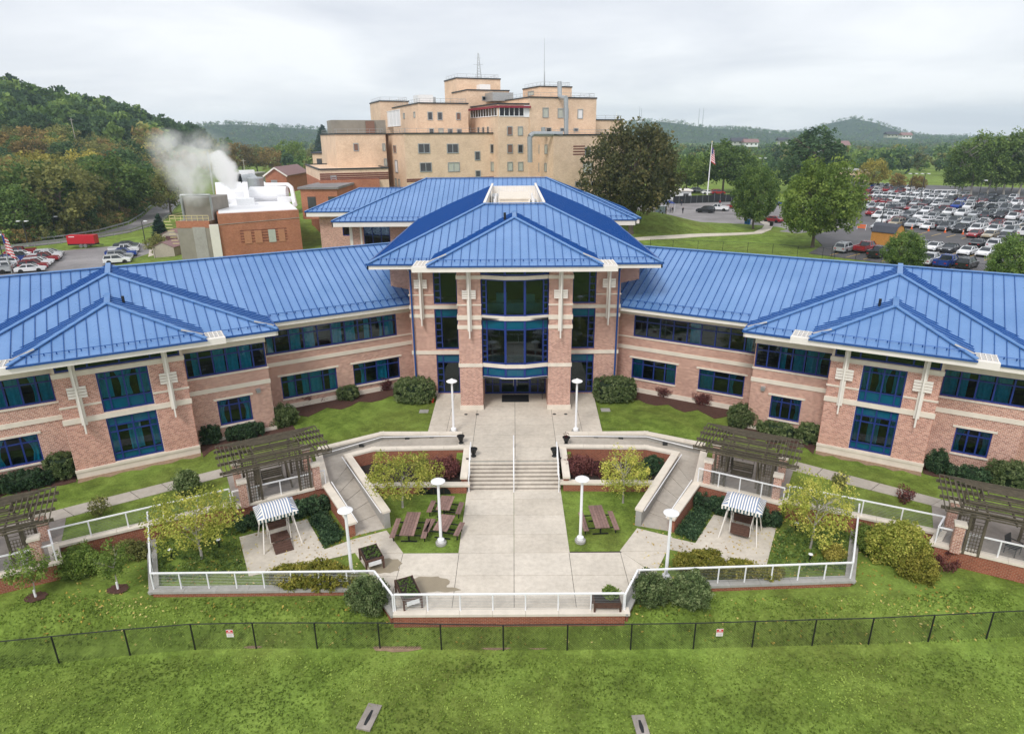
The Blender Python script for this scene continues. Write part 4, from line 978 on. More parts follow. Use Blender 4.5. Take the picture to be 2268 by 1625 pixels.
# mulch beds along the wings, worn earth by the bays
for sd, (p, W_, U_, N_) in (('L', WL), ('R', WR)):
    for (u0, u1, n0, dep) in ((p['ui']+.2, p['Bw'][0], p['nA'], 1.8), (p['Bw'][0]-1.2, p['bay'][0]-.1, p['nB'], 1.6), (p['bay'][1]+.1, p['Bw'][1]+3, p['nB'], 1.6)):
        m = 14; pts = [tuple(W_(u0+(u1-u0)*k/m, n0+dep+.35*math.sin(k*1.9)+.25*math.sin(k*4.1)))[:2] for k in range(m+1)]
        put(MB().slab([tuple(W_(u0, n0-.1))[:2]]+pts+[tuple(W_(u1, n0-.1))[:2]], .8, ZT+.03), 'mulch_bed', 'mulch', kind='structure')
    m = 12; u0, u1 = p['bay']; pts = [tuple(W_(u0+(u1-u0)*k/m, p['nb']+.55+.2*math.sin(k*2.3)))[:2] for k in range(m+1)]
    put(MB().slab([tuple(W_(u0, p['nb']-.1))[:2]]+pts+[tuple(W_(u1, p['nb']-.1))[:2]], .8, ZT+.012), 'worn_earth', 'bare_earth', kind='structure')
# wet patches under the raised planters
def blob(c, r, z, mat, name, n=22, sq=.6, seed=0):
    q = random.Random(seed); pts = [(c[0]+math.cos(2*math.pi*k/n)*r*(.85+.3*q.random()), c[1]+sq*math.sin(2*math.pi*k/n)*r*(.85+.3*q.random())) for k in range(n)]
    return put(MB().slab(pts, z-.003, z), name, mat, kind='structure')
blob(g2(851, 1252), .9, .007, 'wet_concrete', 'wet_patch', seed=1, sq=.75); blob(g2(945, 1292), 1.1, .007, 'wet_concrete', 'wet_patch', seed=5, sq=.55); blob(g2(988, 1305), .7, .0085, 'wet_concrete', 'wet_patch', seed=9, sq=.25)
# ------------------------------------------------------------------ street furniture
def lamp_post(px, z, label, h=3.8):
    p = G(*px, z); t = empty('lamp_post', (p.x, p.y, z), label, 'lamp post', 'white disc lamps round the plaza')
    put(MB().lathe((p.x, p.y, z), [(.30, 0), (.30, .14), (.26, .16), (.05, .16)], 20), 'footing', 'concrete_grey', t)
    put(MB().lathe((p.x, p.y, z), [(.19, .16), (.19, .32), (.12, .38), (.085, .4), (.07, h-.12), (.10, h-.1), (.10, h), (.03, h)], 14), 'pole', 'white_paint', t, smooth=False)
    put(MB().lathe((p.x, p.y, z+h), [(.10, -.04), (.14, .02), (.36, .05), (.38, .09), (.34, .12), (.15, .20), (.06, .27), (.02, .28)], 24), 'lamp_shade', 'white_paint', t)
for px, z, lb in (((977, 1204), 0, 'white disc lamp post on the grass among the picnic tables left of the walk'), ((780, 1277), 0, 'white disc lamp post by the gold shrub near the left lower garden railing'), ((1285, 1199), 0, 'white disc lamp post beside the single picnic table right of the walk'), ((1474, 1284), 0, 'white disc lamp post by the right lower garden railing'), ((1005, 957), ZU, 'white disc lamp post left of the entrance on the upper plaza'), ((1275, 957), ZU, 'white disc lamp post right of the entrance on the upper plaza')):
    lamp_post(px, z, lb)
def picnic(c, rz, L, label):
    t = empty('picnic_table', (c.x, c.y, 0), label, 'picnic table', 'brown picnic tables', rz)
    for k in range(5): child(MB().box(-.40+k*.162, -.40+k*.162+.148, -L/2, L/2, .70, .745), 'plank', 'table_wood', t)
    for s in (-1, 1):
        for k in range(2): child(MB().box(s*.86-.15+k*.152, s*.86-.15+k*.152+.14, -L/2*.82, L/2*.82, .41, .45), 'bench_plank', 'table_wood', t)
    for yy in (-L*.28, L*.28):
        mb = MB(); mb.box(-.86, .86, yy-.03, yy+.03, .36, .41); mb.box(-.38, .38, yy-.03, yy+.03, .64, .7); mb.tube((0, yy, .02), (0, yy, .68), .045); mb.box(-.45, .45, yy-.04, yy+.04, 0, .04)
        for s in (-1, 1): mb.tube((s*.86, yy, .02), (s*.86, yy, .38), .035)
        child(mb, 'leg_frame', 'black_metal', t)
picnic(G(909, 1158, .75), math.radians(-2), 2.3, 'long brown picnic table with two benches left of the lamp post')
picnic(G(1032-.0-6-.0, 1112, .75)*1.0 + V((-1.05, 0, 0)), math.radians(-7), 1.55, 'short brown picnic table nearest the steps, behind the lamp post')
picnic(G(984, 1156, .75), math.radians(-12), 1.6, 'short brown picnic table directly at the lamp post, left of the walk')
picnic(G(1326, 1142, .75), math.radians(4), 2.3, 'brown picnic table on the grass right of the walk')
def swing(pts, label, ramp_down):
    fl, fr, rl, rr = [G(*p, 0) for p in pts]; c = (fl+fr+rl+rr)/4; d = (fr-fl); w = d.length*.5; rz = math.atan2(d.y, d.x); dep = ((rl-fl).length+(rr-fr).length)/4
    w = max(1.0, min(1.25, w)); dep = max(.75, min(1.0, dep))
    t = empty('canopy_swing', (c.x, c.y, .004), label, 'swing', 'striped canopy swings', rz)
    tw, td, hz = w*.72, dep*.35, 1.95
    for sx in (-1, 1):
        for sy in (-1, 1): child(MB().tube((sx*w, sy*dep, 0), (sx*tw, sy*td, hz), .035, n=8), 'leg', 'white_trim', t)
        child(MB().bar((sx*tw, -td, hz), (sx*tw, td, hz), .07, .07), 'cross_bar', 'white_trim', t)
    child(MB().bar((-tw, 0, hz+.02), (tw, 0, hz+.02), .07, .08), 'beam', 'white_trim', t)
    # striped canopy: barrel strips, hipped striped ends, scalloped valance
    cw, cd, z0, n = 1.05, .82, 2.0, 18; prof = [(-cd, 0), (-cd*.72, .2), (-cd*.3, .36), (0, .40), (cd*.3, .36), (cd*.72, .2), (cd, 0)]
    mb = MB()
    inset = .3; ns = 22
    for k in range(ns):
        x0, x1 = -cw+inset+(2*cw-2*inset)*k/ns, -cw+inset+(2*cw-2*inset)*(k+1)/ns; mb.cur = k % 2
        for (ya, za), (yb, zb) in zip(prof[:-1], prof[1:]): mb.face([(x0, ya, z0+za), (x1, ya, z0+za), (x1, yb, z0+zb), (x0, yb, z0+zb)])
    for sx in (-1, 1):
        m = 16
        for k in range(m):
            def pt(v, e):
                y = -cd+2*cd*v; zz = np.interp(y, [q[0] for q in prof], [q[1] for q in prof]); xi = sx*(cw-inset)
                return (xi, y, z0+zz) if e else (sx*cw, y, z0)
            mb.cur = k % 2; v0, v1 = k/m, (k+1)/m; q = [pt(v0, 0), pt(v1, 0), pt(v1, 1), pt(v0, 1)]; mb.face(q if sx > 0 else q[::-1])
    cn = child(mb, 'canopy', ['white_trim', 'stripe_blue'], t)
    mb = MB(); m = 24
    for (a, b) in (((-cw, -cd), (cw, -cd)), ((cw, -cd), (cw, cd)), ((cw, cd), (-cw, cd)), ((-cw, cd), (-cw, -cd))):
        for k in range(m):
            p0 = (a[0]+(b[0]-a[0])*k/m, a[1]+(b[1]-a[1])*k/m); p1 = (a[0]+(b[0]-a[0])*(k+1)/m, a[1]+(b[1]-a[1])*(k+1)/m); mb.cur = k % 2; dz = .22 if k % 4 < 2 else .17
            mb.face([(*p0, z0), (*p1, z0), (*p1, z0-dz), (*p0, z0-dz)])
    child(mb, 'valance', ['white_trim', 'stripe_dark'], cn)
    # hanging platform, seat, back and arms
    pz = .22
    for k in range(6): child(MB().box(-.5, .5, -.42+k*.145, -.42+k*.145+.13, pz, pz+.035), 'deck_plank', 'brown_wood', t)
    for k in range(4): child(MB().box(-.5, .5, .44, .475, pz+.28+k*.12, pz+.28+k*.12+.105), 'back_slat', 'brown_wood', t)
    for sx in (-1, 1):
        mb = MB(); mb.path([(sx*.54, -.42, pz), (sx*.54, -.42, pz+.65), (sx*.54, .46, pz+.75), (sx*.54, .46, pz)], .025); mb.path([(sx*.54, .2, pz+.75), (sx*tw*.9, 0, hz)], .02); mb.path([(sx*.54, -.3, pz+.7), (sx*tw*.9, 0, hz)], .02); child(mb, 'side_frame', 'white_trim', t)
    child(MB().box(-.28, .28, .40, .43, 1.05, 1.25), 'sign_plate', 'white_paint', t)
    if ramp_down:
        for k in range(5): child(MB().prism([(-.48, -.5-k*.17, pz-.02-k*.042), (.48, -.5-k*.17, pz-.02-k*.042), (.48, -.65-k*.17, pz-.02-(k+.9)*.042), (-.48, -.65-k*.17, pz-.02-(k+.9)*.042)], (0, 0, .02)), 'ramp_plank', 'brown_wood', t)
    else:
        for k in range(5): child(MB().box(-.48, .48, -.50, -.47, pz+k*.14, pz+k*.14+.125), 'gate_plank', 'brown_wood', t)
plain('stripe_blue', lin((128, 144, 172)), .8, .05); plain('stripe_dark', lin((52, 82, 88)), .8, .05)
swing([(590, 1226), (665.5, 1204), (576, 1187), (648, 1166)], 'blue and white striped canopy swing with its ramp down on the left pad', True)
swing([(1597, 1191), (1668.6, 1210), (1612, 1160), (1681, 1169)], 'blue and white striped canopy swing with its gate up on the right pad', False)
def planter(c, rz, L, W2, label, plants=True, h=.72, legs=True):
    t = empty('raised_planter', (c.x, c.y, 0), label, 'planter', 'wooden raised planters', rz)
    hb = .28
    for s in (-1, 1):
        for k in range(2):
            child(MB().box(-L/2, L/2, s*W2/2-.015, s*W2/2+.015, h-hb+k*.142, h-hb+k*.142+.132), 'board', 'brown_wood', t); child(MB().box(s*L/2-.015, s*L/2+.015, -W2/2+.02, W2/2-.02, h-hb+k*.142+.001, h-hb+k*.142+.131), 'board', 'brown_wood', t)
        for s2 in (-1, 1): child(MB().box(s*L/2-.05, s*L/2+.035, s2*W2/2-.05, s2*W2/2+.035, 0, h-.02), 'leg', 'brown_wood', t)
    child(MB().box(-L/2+.02, L/2-.02, -W2/2+.02, W2/2-.02, h-.2, h-.05), 'soil_fill', 'soil', t)
    child(MB().box(L/2+.02, L/2+.035, -W2/2+.12, W2/2-.12, h-hb-.1, h-hb+.14), 'liner', 'white_paint', t)
    if plants:
        mb = MB(); q = random.Random(len(label))
        for i in range(120):
            x, y = q.uniform(-L/2+.1, L/2-.1), q.uniform(-W2/2+.08, W2/2-.08); a = q.uniform(0, 6.3); r = q.uniform(.03, .075); z = h-.04+q.uniform(0, .12)
            mb.face([(x+r*math.cos(a), y+r*math.sin(a), z), (x-r*math.sin(a), y+r*math.cos(a), z+.03), (x-r*math.cos(a), y-r*math.sin(a), z), (x+r*math.sin(a), y-r*math.cos(a), z-.02)])
        child(mb, 'seedlings', 'leaf_light', t, kind='stuff')
planter(G(822, 1222, .72), math.radians(-62), 1.25, .9, 'wooden raised planter with seedlings by the foot of the left ramp')
planter(G(904, 1300, .72), math.radians(-66), 1.6, .85, 'longer wooden raised planter with seedlings at the front left plaza corner')
planter(G(1344, 1325, .55), 0, 1.2, .75, 'dark planter box with a round green plant at the front right plaza corner', False, .6)
def urn(px, z, label, flowers=False):
    p = G(*px, z); t = empty('urn_planter', (p.x, p.y, z), label, 'urn', 'black urns at the top of the steps')
    put(MB().lathe((p.x, p.y, z), [(.17, 0), (.17, .05), (.1, .1), (.13, .2), (.2, .42), (.27, .52), (.27, .56), (.22, .56), (.2, .5), (.02, .48)], 18), 'urn', 'black_metal', t)
    if flowers:
        mb = MB(); q = random.Random(4)
        for i in range(40):
            a, r, zz = q.uniform(0, 6.3), q.uniform(0, .2), q.uniform(.5, .9); s_ = .04; x, y = p.x+r*math.cos(a), p.y+r*math.sin(a); mb.face([(x-s_, y, z+zz), (x, y-s_, z+zz+.02), (x+s_, y, z+zz), (x, y+s_, z+zz+.03)])
        put(mb, 'flowers', 'leaf_purple', t, kind='stuff')
urn((1021, 981), ZU, 'black urn by the end of the left ramp wall'); urn((1049, 1010), ZU, 'black urn at the top left corner of the steps'); urn((1254, 984), ZU, 'black urn with purple flowers by the end of the right ramp wall', True); urn((1228, 1010), ZU, 'black urn at the top right corner of the steps')
def pergola(corners, label, z=3.55, patio=None, pil=None):
    """corners: front left, front right, back right, back left as plan points"""
    fl, fr, br, bl = [V((*c, 0)) for c in corners]; c = (fl+fr+br+bl)/4; ex = ((fr-fl)+(br-bl)).normalized(); ey = V((-ex.y, ex.x, 0)); hw_, hd = ((fr-fl).length+(br-bl).length)/4, ((bl-fl).length+(br-fr).length)/4
    t = empty('pergola', (c.x, c.y, ZT+.02), label, 'pergola', 'weathered wooden pergolas'); P = lambda a, b, zz: c+ex*a+ey*b+V((0, 0, zz))
    n = 10
    for k in range(n):                                # nested frames of slats climbing to a low ridge
        f = k/(n-1); a, b = hw_-(hd*.92)*f, hd*(1-.92*f); zz = z+.42*f
        if a < .1: break
        for q0, q1 in ((P(-a, -b, zz), P(a, -b, zz)), (P(a, -b, zz), P(a, b, zz)), (P(a, b, zz), P(-a, b, zz)), (P(-a, b, zz), P(-a, -b, zz))): put(MB().bar(q0, q1, .042, .065), 'slat', 'weathered_wood', t)
    for k in range(4):
        b = -hd*.72+k*hd*.48
        put(MB().bar(P(-hw_-.15, b, z-.16+.18*(1-abs(b)/hd)), P(hw_+.15, b, z-.16+.18*(1-abs(b)/hd)), .06, .17), 'beam', 'weathered_wood', t)
    for k in range(5):
        a = -hw_*.74+k*hw_*.37; put(MB().bar(P(a, -hd*.95, z-.08), P(a, hd*.95, z-.08), .05, .14), 'rafter', 'weathered_wood', t)
    for sx in (-1, 1):
        for sy in (-1, 1):
            pa, pb_ = sx*hw_*.70, sy*hd*.62
            cpt = P(pa, pb_, 0); mbp = MB(); mbp.obox(cpt+V((0, 0, (ZT+2.55)/2)), ex, ey, Z1, .21, .21, (2.55-ZT)/2)
            pl_ = put(mbp, 'brick_pillar', 'brick', t); put(MB().obox(cpt+V((0, 0, 2.6)), ex, ey, Z1, .27, .27, .06), 'pillar_cap', 'limestone', pl_)
            for dx_ in (.36, 1.0):
                put(MB().obox(P(pa-sx*dx_, pb_, (ZT+z-.2)/2), ex, ey, Z1, .055, .055, (z-.2-ZT)/2), 'post', 'weathered_wood', t)
            mb = MB()
            for k in range(5): mb.bar(P(pa-sx*(.42+k*.13), pb_, ZT+.15), P(pa-sx*(.42+k*.13), pb_, 2.7), .03, .02, ey)
            for k in range(13): mb.bar(P(pa-sx*.38, pb_+.015, ZT+.2+k*.19), P(pa-sx*.98, pb_+.015, ZT+.2+k*.19), .03, .02, ey)
            put(mb, 'lattice', 'weathered_wood', t)
    return c, ex, ey
def bench(c, ex, ey, label):                          # A-frame wooden garden swing seat
    t = empty('wooden_swing_seat', (c.x, c.y, ZT+.02), label, 'bench', 'wooden swing seats under the pergolas', math.atan2(ex.y, ex.x))
    for sx in (-1, 1):
        child(MB().bar((sx*.95, -.7, 0), (sx*.8, 0, 1.85), .09, .09), 'leg', 'weathered_wood', t); child(MB().bar((sx*.95, .7, 0), (sx*.8, 0, 1.85), .09, .09), 'leg', 'weathered_wood', t)
        child(MB().bar((sx*.6, -.25, .5), (sx*.6, .28, .55), .06, .06), 'arm', 'weathered_wood', t)
    child(MB().bar((-1.0, 0, 1.88), (1.0, 0, 1.88), .1, .12), 'beam', 'weathered_wood', t)
    for k in range(5): child(MB().box(-.62, .62, -.26+k*.11, -.26+k*.11+.095, .42, .45), 'seat_slat', 'weathered_wood', t)
    for k in range(4): child(MB().box(-.62, .62, .28+k*.02, .31+k*.02, .52+k*.13, .63+k*.13), 'back_slat', 'weathered_wood', t)
    mb = MB()
    for sx in (-1, 1): mb.tube((sx*.58, -.1, .5), (sx*.66, 0, 1.85), .01, n=4); mb.tube((sx*.58, .3, .6), (sx*.66, 0, 1.85), .01, n=4)
    child(mb, 'chain', 'dark_metal', t)
def perg_from(px, label, seat_label):
    q = [g2(x, y, 3.55) for x, y in px]; c, ex, ey = pergola(q, label)
    if seat_label: bench(c+ey*.2-ex*.2, ex, ey, seat_label)
    return c, ex, ey
pL = perg_from([(495, 1056), (734.7, 1000), (696.7, 943.6), (476.5, 988)], 'weathered slatted pergola on the inner left patio, nearest the left ramp', 'grey wooden swing seat under the inner left pergola')
# right pergola from the zoomed view
pR = perg_from([(1532, 992), (1763, 1040), (1776, 975), (1572, 938)], 'weathered slatted pergola on the inner right patio, nearest the right ramp', 'grey wooden swing seat under the inner right pergola')
cL2 = V((*g2(-28, 1215, ZT), 0)); cR2 = V((*g2(2235, 1195, ZT), 0))
for (cc, src, lb) in ((V((*g2(2, 1150, 3.55), 0)), pL, 'weathered slatted pergola on the outer left patio, cut by the left picture edge'), (V((*g2(2226, 1118, 3.55), 0)), pR, 'weathered slatted pergola on the outer right patio, cut by the right picture edge')):
    _, ex, ey = src; a, b = 2.9, 2.05
    if lb.find('left patio') > 0: cc = V((*g2(116, 1072, 3.55), 0)) + (-ex*a) - ey*(b*.1)
    else: cc = V((*g2(2080, 1050, 3.55), 0)) + ex*a - ey*b
    if lb.find('left patio') > 0: cc = V((*g2(124, 1077, 3.55), 0)) - ex*a - ey*b
    q = [tuple(cc-ex*a-ey*b)[:2], tuple(cc+ex*a-ey*b)[:2], tuple(cc+ex*a+ey*b)[:2], tuple(cc-ex*a+ey*b)[:2]]
    pergola(q, lb)
# patio chair at the right edge
p = G(2240, 1226, ZT); t = empty('patio_chair', (p.x, p.y, ZT+.02), 'dark blue patio chair behind the railing at the right picture edge', 'chair', None, .5)
child(MB().box(-.28, .28, -.26, .26, .40, .45), 'seat', 'frame_dark' if 'frame_dark' in M else 'dark_metal', t); child(MB().prism([(-.28, .24, .45), (.28, .24, .45), (.28, .36, .95), (-.28, .36, .95)], (0, .03, 0)), 'backrest', 'dark_metal', t)
for sx in (-1, 1):
    for sy in (-1, 1): child(MB().tube((sx*.26, sy*.24, 0), (sx*.26, sy*.24, .62 if sy < 0 else .45), .02), 'leg', 'dark_metal', t)
    child(MB().box(sx*.28-.03, sx*.28+.03, -.26, .3, .62, .65), 'arm', 'dark_metal', t)
# bollard lights and other small things
for px, z, lb in (((380, 1232), 0, 'left of the two in the left lower garden'), ((486, 1210), 0, 'right of the two in the left lower garden'), ((1762, 1173), 0, 'behind the right swing pad'), ((1793, 1243), 0, 'at the front of the right lower garden')):
    p = G(*px, z); t = empty('bollard_light', (p.x, p.y, -.03), 'small black bollard light with pale cap, '+lb, 'light', 'bollard lights in the gardens')
    put(MB().tube((p.x, p.y, -.03), (p.x, p.y, .42), .05), 'post', 'black_metal', t); put(MB().lathe((p.x, p.y, .42), [(.06, 0), (.12, .03), (.10, .06), (.02, .08)], 12), 'cap', 'white_paint', t)
p = G(958, 886, ZU); t = empty('hydrant', (p.x, p.y, ZT), 'small red hydrant on the lawn beside the left clipped bush', 'hydrant'); plain('red_paint', lin((206, 60, 44)), .5, .1)
put(MB().lathe((p.x, p.y, ZT), [(.09, 0), (.09, .3), (.12, .32), (.1, .42), (.03, .46)], 12), 'barrel', 'red_paint', t); put(MB().tube((p.x-.15, p.y, ZT+.25), (p.x+.15, p.y, ZT+.25), .045), 'outlet', 'red_paint', t)
for px, lb in (((937, 933), 'flat concrete utility cover in the lawn left of the upper plaza'), ((1318, 903), 'flat concrete utility cover in the lawn right of the upper plaza')):
    pass
for px, lb in (((939, 911), 'left'), ((1341, 908), 'right')):
    p = G(*px, ZT); put(MB().box(p.x-.35, p.x+.35, p.y-.3, p.y+.3, ZT-.1, ZT+.04), 'utility_cover', 'concrete_grey', None, label='grey concrete utility cover in the lawn %s of the upper plaza' % lb, category='cover', group='utility covers in the lawn')
p = G(1206, 862, ZU); t = empty('sign_stand', (AX+2.15, 48.2, ZU), 'dark sign stand inside the entrance recess by the right pier', 'sign stand'); put(MB().box(AX+2.13, AX+2.17, 48.15, 48.25, ZU, ZU+1.1), 'post', 'black_metal', t); put(MB().box(AX+1.98, AX+2.32, 48.1, 48.13, ZU+.95, ZU+1.4), 'board', 'mat_rubber', t)
# concrete drain blocks in the front lawn
for px, sz, lb in (((818, 1588), (.30, .62), 'weathered concrete drain block in the front lawn, larger and further left'), ((1419, 1608), (.26, .5), 'weathered concrete drain block in the front lawn, smaller and further right')):
    p = G(*px, -1.9)
    for _ in range(6): p = G(*px, gz(p.x, p.y))
    z = gz(p.x, p.y); t = empty('drain_block', (p.x, p.y, z), lb, 'drain', 'concrete drain blocks in the front lawn', math.radians(-12 if px[0] < 1000 else 4))
    a, b = sz
    child(MB().box(-a, a, -b, b, -.1, .07), 'block', 'patio', t); child(MB().prism([(-.05, -b*.7, .074), (.05, -b*.7, .074), (.09, -b*.2, .074), (.05, b*.5, .074), (-.04, b*.5, .074), (-.08, -b*.2, .074)], (0, 0, -.05)), 'slot_shade', 'black_metal', t)  # block is solid; a black strip on top paints the slot's dark recess
# ---- chain link fence across the lawn
def chainlink(pts, h, label, group=None, pitch=.07, mat='wire', dz=None, post_r=.035, wr=.0048):
    t = empty('chain_link_fence', (pts[0][0], pts[0][1], pts[0][2]), label, 'fence', group); mw = MB()
    for i, p in enumerate(pts): put(MB().tube(p, V(p)+V((0, 0, h)), post_r, n=8), 'post', 'black_metal', t)
    for a, b in zip(pts[:-1], pts[1:]):
        a, b = V(a), V(b); put(MB().tube(a+V((0,0,h)), b+V((0,0,h)), post_r*.7, n=6), 'top_rail', 'black_metal', t)
        d = (b-a); L = d.length; dh = V((d.x, d.y, 0)).normalized(); s = -h
        n_ = V((-dh.y, dh.x, 0))
        while s < L:
            for sg in (1, -1):
                # diagonal wire clipped to the bay
                x0, x1 = s, s+h; lo_, hi_ = max(0, x0), min(L, x1)
                if hi_-lo_ > .02:
                    za, zb = lo_-x0, hi_-x0
                    if sg < 0: za, zb = h-za, h-zb
                    q0 = a+d*(lo_/L)+V((0, 0, za)); q1 = a+d*(hi_/L)+V((0, 0, zb)); e = (q1-q0).normalized(); w_ = e.cross(n_)*wr
                    mw.face([q0-w_, q1-w_, q1+w_, q0+w_])
            s += pitch*1.414
    put(mw, 'wire_mesh', mat, t, kind='stuff'); return t
fp = [(-30, 1485), (131, 1468), (289, 1452), (433, 1440), (568, 1437), (703, 1437), (842, 1437), (978, 1440), (1115, 1442), (1256, 1441), (1396, 1440), (1535, 1438), (1665, 1434), (1798, 1430), (1923, 1427), (2055, 1422), (2183, 1418), (2310, 1414)]
FP = []
for x, y in fp:
    p = G(x, y, -1.2)
    for _ in range(4): p = G(x, y, gz(p.x, p.y))
    FP.append((p.x, p.y, gz(p.x, p.y)))
chainlink(FP, 1.5, 'long black chain link fence across the front lawn', pitch=.085)
plain('sign_white', lin((232, 226, 226)), .5, .05); plain('sign_red', lin((206, 58, 62)), .5, .05)
for px, lb in (((509, 1402), 'red and white notice sign on the left part of the chain link fence'), ((1594, 1400), 'red and white notice sign on the right part of the chain link fence')):
    # the sign hangs on the fence line
    k = [i for i in range(len(fp)-1) if fp[i][0] <= px[0] < fp[i+1][0]][0]; f_ = (px[0]-fp[k][0])/(fp[k+1][0]-fp[k][0]); a = V(FP[k]).lerp(V(FP[k+1]), f_); d = (V(FP[k+1])-V(FP[k])).normalized()
    c = AT(px[0], px[1], a.y-.05); c.y = a.y-.05
    t = empty('notice_sign', (c.x, c.y, c.z), lb, 'sign', 'notice signs on the fence'); n_ = V((d.y, -d.x, 0))
    put(MB().obox(c, d, n_, Z1, .155, .008, .20), 'plate', 'sign_white', t); put(MB().obox(c+n_*.01+V((0, 0, .10)), d, n_, Z1, .145, .006, .085), 'red_field', 'sign_red', t)
    mb = MB(); mb.obox(c+n_*.018+V((0, 0, .135)), d, n_, Z1, .05, .003, .026); mb.obox(c+n_*.018+V((0, 0, .055)), d, n_, Z1, .12, .003, .012); put(mb, 'lettering', 'sign_white', t)
    mb = MB()
    for k in range(3): mb.obox(c+n_*.011+V((0, 0, -.05-k*.045)), d, n_, Z1, .11-.02*(k == 2), .003, .008)
    put(mb, 'text_line', 'concrete_grey', t)

for k, (px, s_) in enumerate(((1100, .7), (880, 1.2), (1190, .5), (560, .4))):
    q = G(px, 1432, -1.1); blob((q.x, q.y), s_, gz(q.x, q.y)+.045, 'bare_earth', 'bare_patch', sq=.22, seed=k+30)
for k, x in enumerate((938, 960, 983)):
    a = G(x, 1096, 0); t = empty('arched_panel', (a.x, 35.75, -.03), 'dark arched panel leaning on the brick bed wall, %s of three' % ('left', 'middle', 'right')[k], 'panel', 'dark arched panels behind the picnic tables')
    pts = [(math.cos(math.pi*i/12)*.42, math.sin(math.pi*i/12)*.42) for i in range(13)]
    put(MB().prism([(a.x+u, 35.62+.1*v, -.03+v*1.05) for u, v in pts], (0, .04, 0)), 'board', 'black_metal', t); put(MB().bar((a.x, 35.6, -.03), (a.x, 35.64, .42), .03, .03), 'stake', 'brown_wood', t)
# ------------------------------------------------------------------ plants
def leaf_mesh(name, mat, clumps, per, leaf, seed, flat=.0, jit=.28, elong=1.0):
    """clumps: array (n,5): x y z radius tone; each clump gets per leaves, a leaf is one bent quad"""
    r = np.random.RandomState(seed); n = len(clumps); cl = np.asarray(clumps, float)
    idx = np.repeat(np.arange(n), per); m = len(idx)
    d = r.normal(size=(m, 3)); d /= np.linalg.norm(d, axis=1)[:, None]
    rad = cl[idx, 3]*np.cbrt(r.uniform(.15, 1, m)); p = cl[idx, :3]+d*rad[:, None]
    a = r.normal(size=(m, 3)); a /= np.linalg.norm(a, axis=1)[:, None]
    nrm = d*.8+r.normal(size=(m, 3))*.7+np.array([0, 0, flat]); b = np.cross(nrm, a); b /= np.linalg.norm(b, axis=1)[:, None]+1e-9
    a = np.cross(b, nrm); a /= np.linalg.norm(a, axis=1)[:, None]+1e-9
    s = leaf*r.uniform(.6, 1.3, m)[:, None]
    v = np.stack([p-a*s*elong, p-b*s*.6, p+a*s*elong, p+b*s*.6], 1).reshape(-1, 3)
    me = bpy.data.meshes.new(name); me.vertices.add(len(v)); me.vertices.foreach_set('co', v.ravel())
    me.loops.add(4*m); me.loops.foreach_set('vertex_index', np.arange(4*m, dtype=np.int32)); me.polygons.add(m)
    me.polygons.foreach_set('loop_start', np.arange(0, 4*m, 4, dtype=np.int32)); me.polygons.foreach_set('loop_total', np.full(m, 4, dtype=np.int32))
    tone = np.clip(cl[idx, 4]+r.normal(size=m)*jit*.6, 0, 1)
    at = me.attributes.new('tone', 'FLOAT', 'POINT'); at.data.foreach_set('value', np.repeat(tone, 4))
    me.materials.append(M[mat]); me.update(); me.validate(); return me
def obj_of(name, me, parent=None, **props):
    o = bpy.data.objects.new(name, me); col.objects.link(o); o.parent = parent
    for k, v in props.items(): o[k] = v
    return o
def ell_clumps(n, rx, ry, rz, cz, cr, seed, shell=.55, lobes=0):
    r = np.random.RandomState(seed); d = r.normal(size=(n, 3)); d /= np.linalg.norm(d, axis=1)[:, None]
    k = shell+(1-shell)*np.cbrt(r.uniform(0, 1, n)); k *= r.uniform(.86, 1.12, n)
    # uneven outline
    ang = np.arctan2(d[:, 1], d[:, 0]); k *= 1+.13*np.sin(ang*3+seed)+.09*np.sin(ang*5+seed*2+d[:, 2]*3)
    p = d*np.array([rx, ry, rz])*k[:, None]; p[:, 2] = np.where(p[:, 2] < 0, p[:, 2]*.75, p[:, 2])+cz
    return np.concatenate([p, (cr*r.uniform(.6, 1.25, n))[:, None], r.uniform(.1, .9, n)[:, None]], 1)
def trunk_mb(h, r0, limbs, seed, lean=.0, top=.6):
    mb = MB(); q = random.Random(seed); pts = []; x = y = 0
    for k in range(6):
        z = h*k/5; pts.append(V((x, y, z))); x += q.uniform(-.02, .02)*h+lean*h/5; y += q.uniform(-.02, .02)*h
    for k in range(5): mb.tube(pts[k], pts[k+1], r0*(1-.14*k), r0*(1-.14*(k+1)), 8, False)
    mb.tube(pts[0]-V((0, 0, .15)), pts[0]+V((0, 0, h*.05)), r0*1.5, r0, 8, False)
    for i in range(limbs):
        k = q.randint(2, 4); s = pts[k].lerp(pts[k+1], q.random()); a = q.uniform(0, 6.28); L = h*q.uniform(.35, .7); e = s+V((math.cos(a)*L*.7, math.sin(a)*L*.7, L*.6)); mid = s.lerp(e, .5)+V((0, 0, L*.1))
        mb.tube(s, mid, r0*.42, r0*.28, 6, False); mb.tube(mid, e, r0*.28, r0*.1, 6, False)
        for j in range(2):
            a2 = a+q.uniform(-1, 1); e2 = mid+V((math.cos(a2)*L*.4, math.sin(a2)*L*.4, L*.35)); mb.tube(mid, e2, r0*.2, r0*.06, 5, False)
    return mb
PROTO = {}
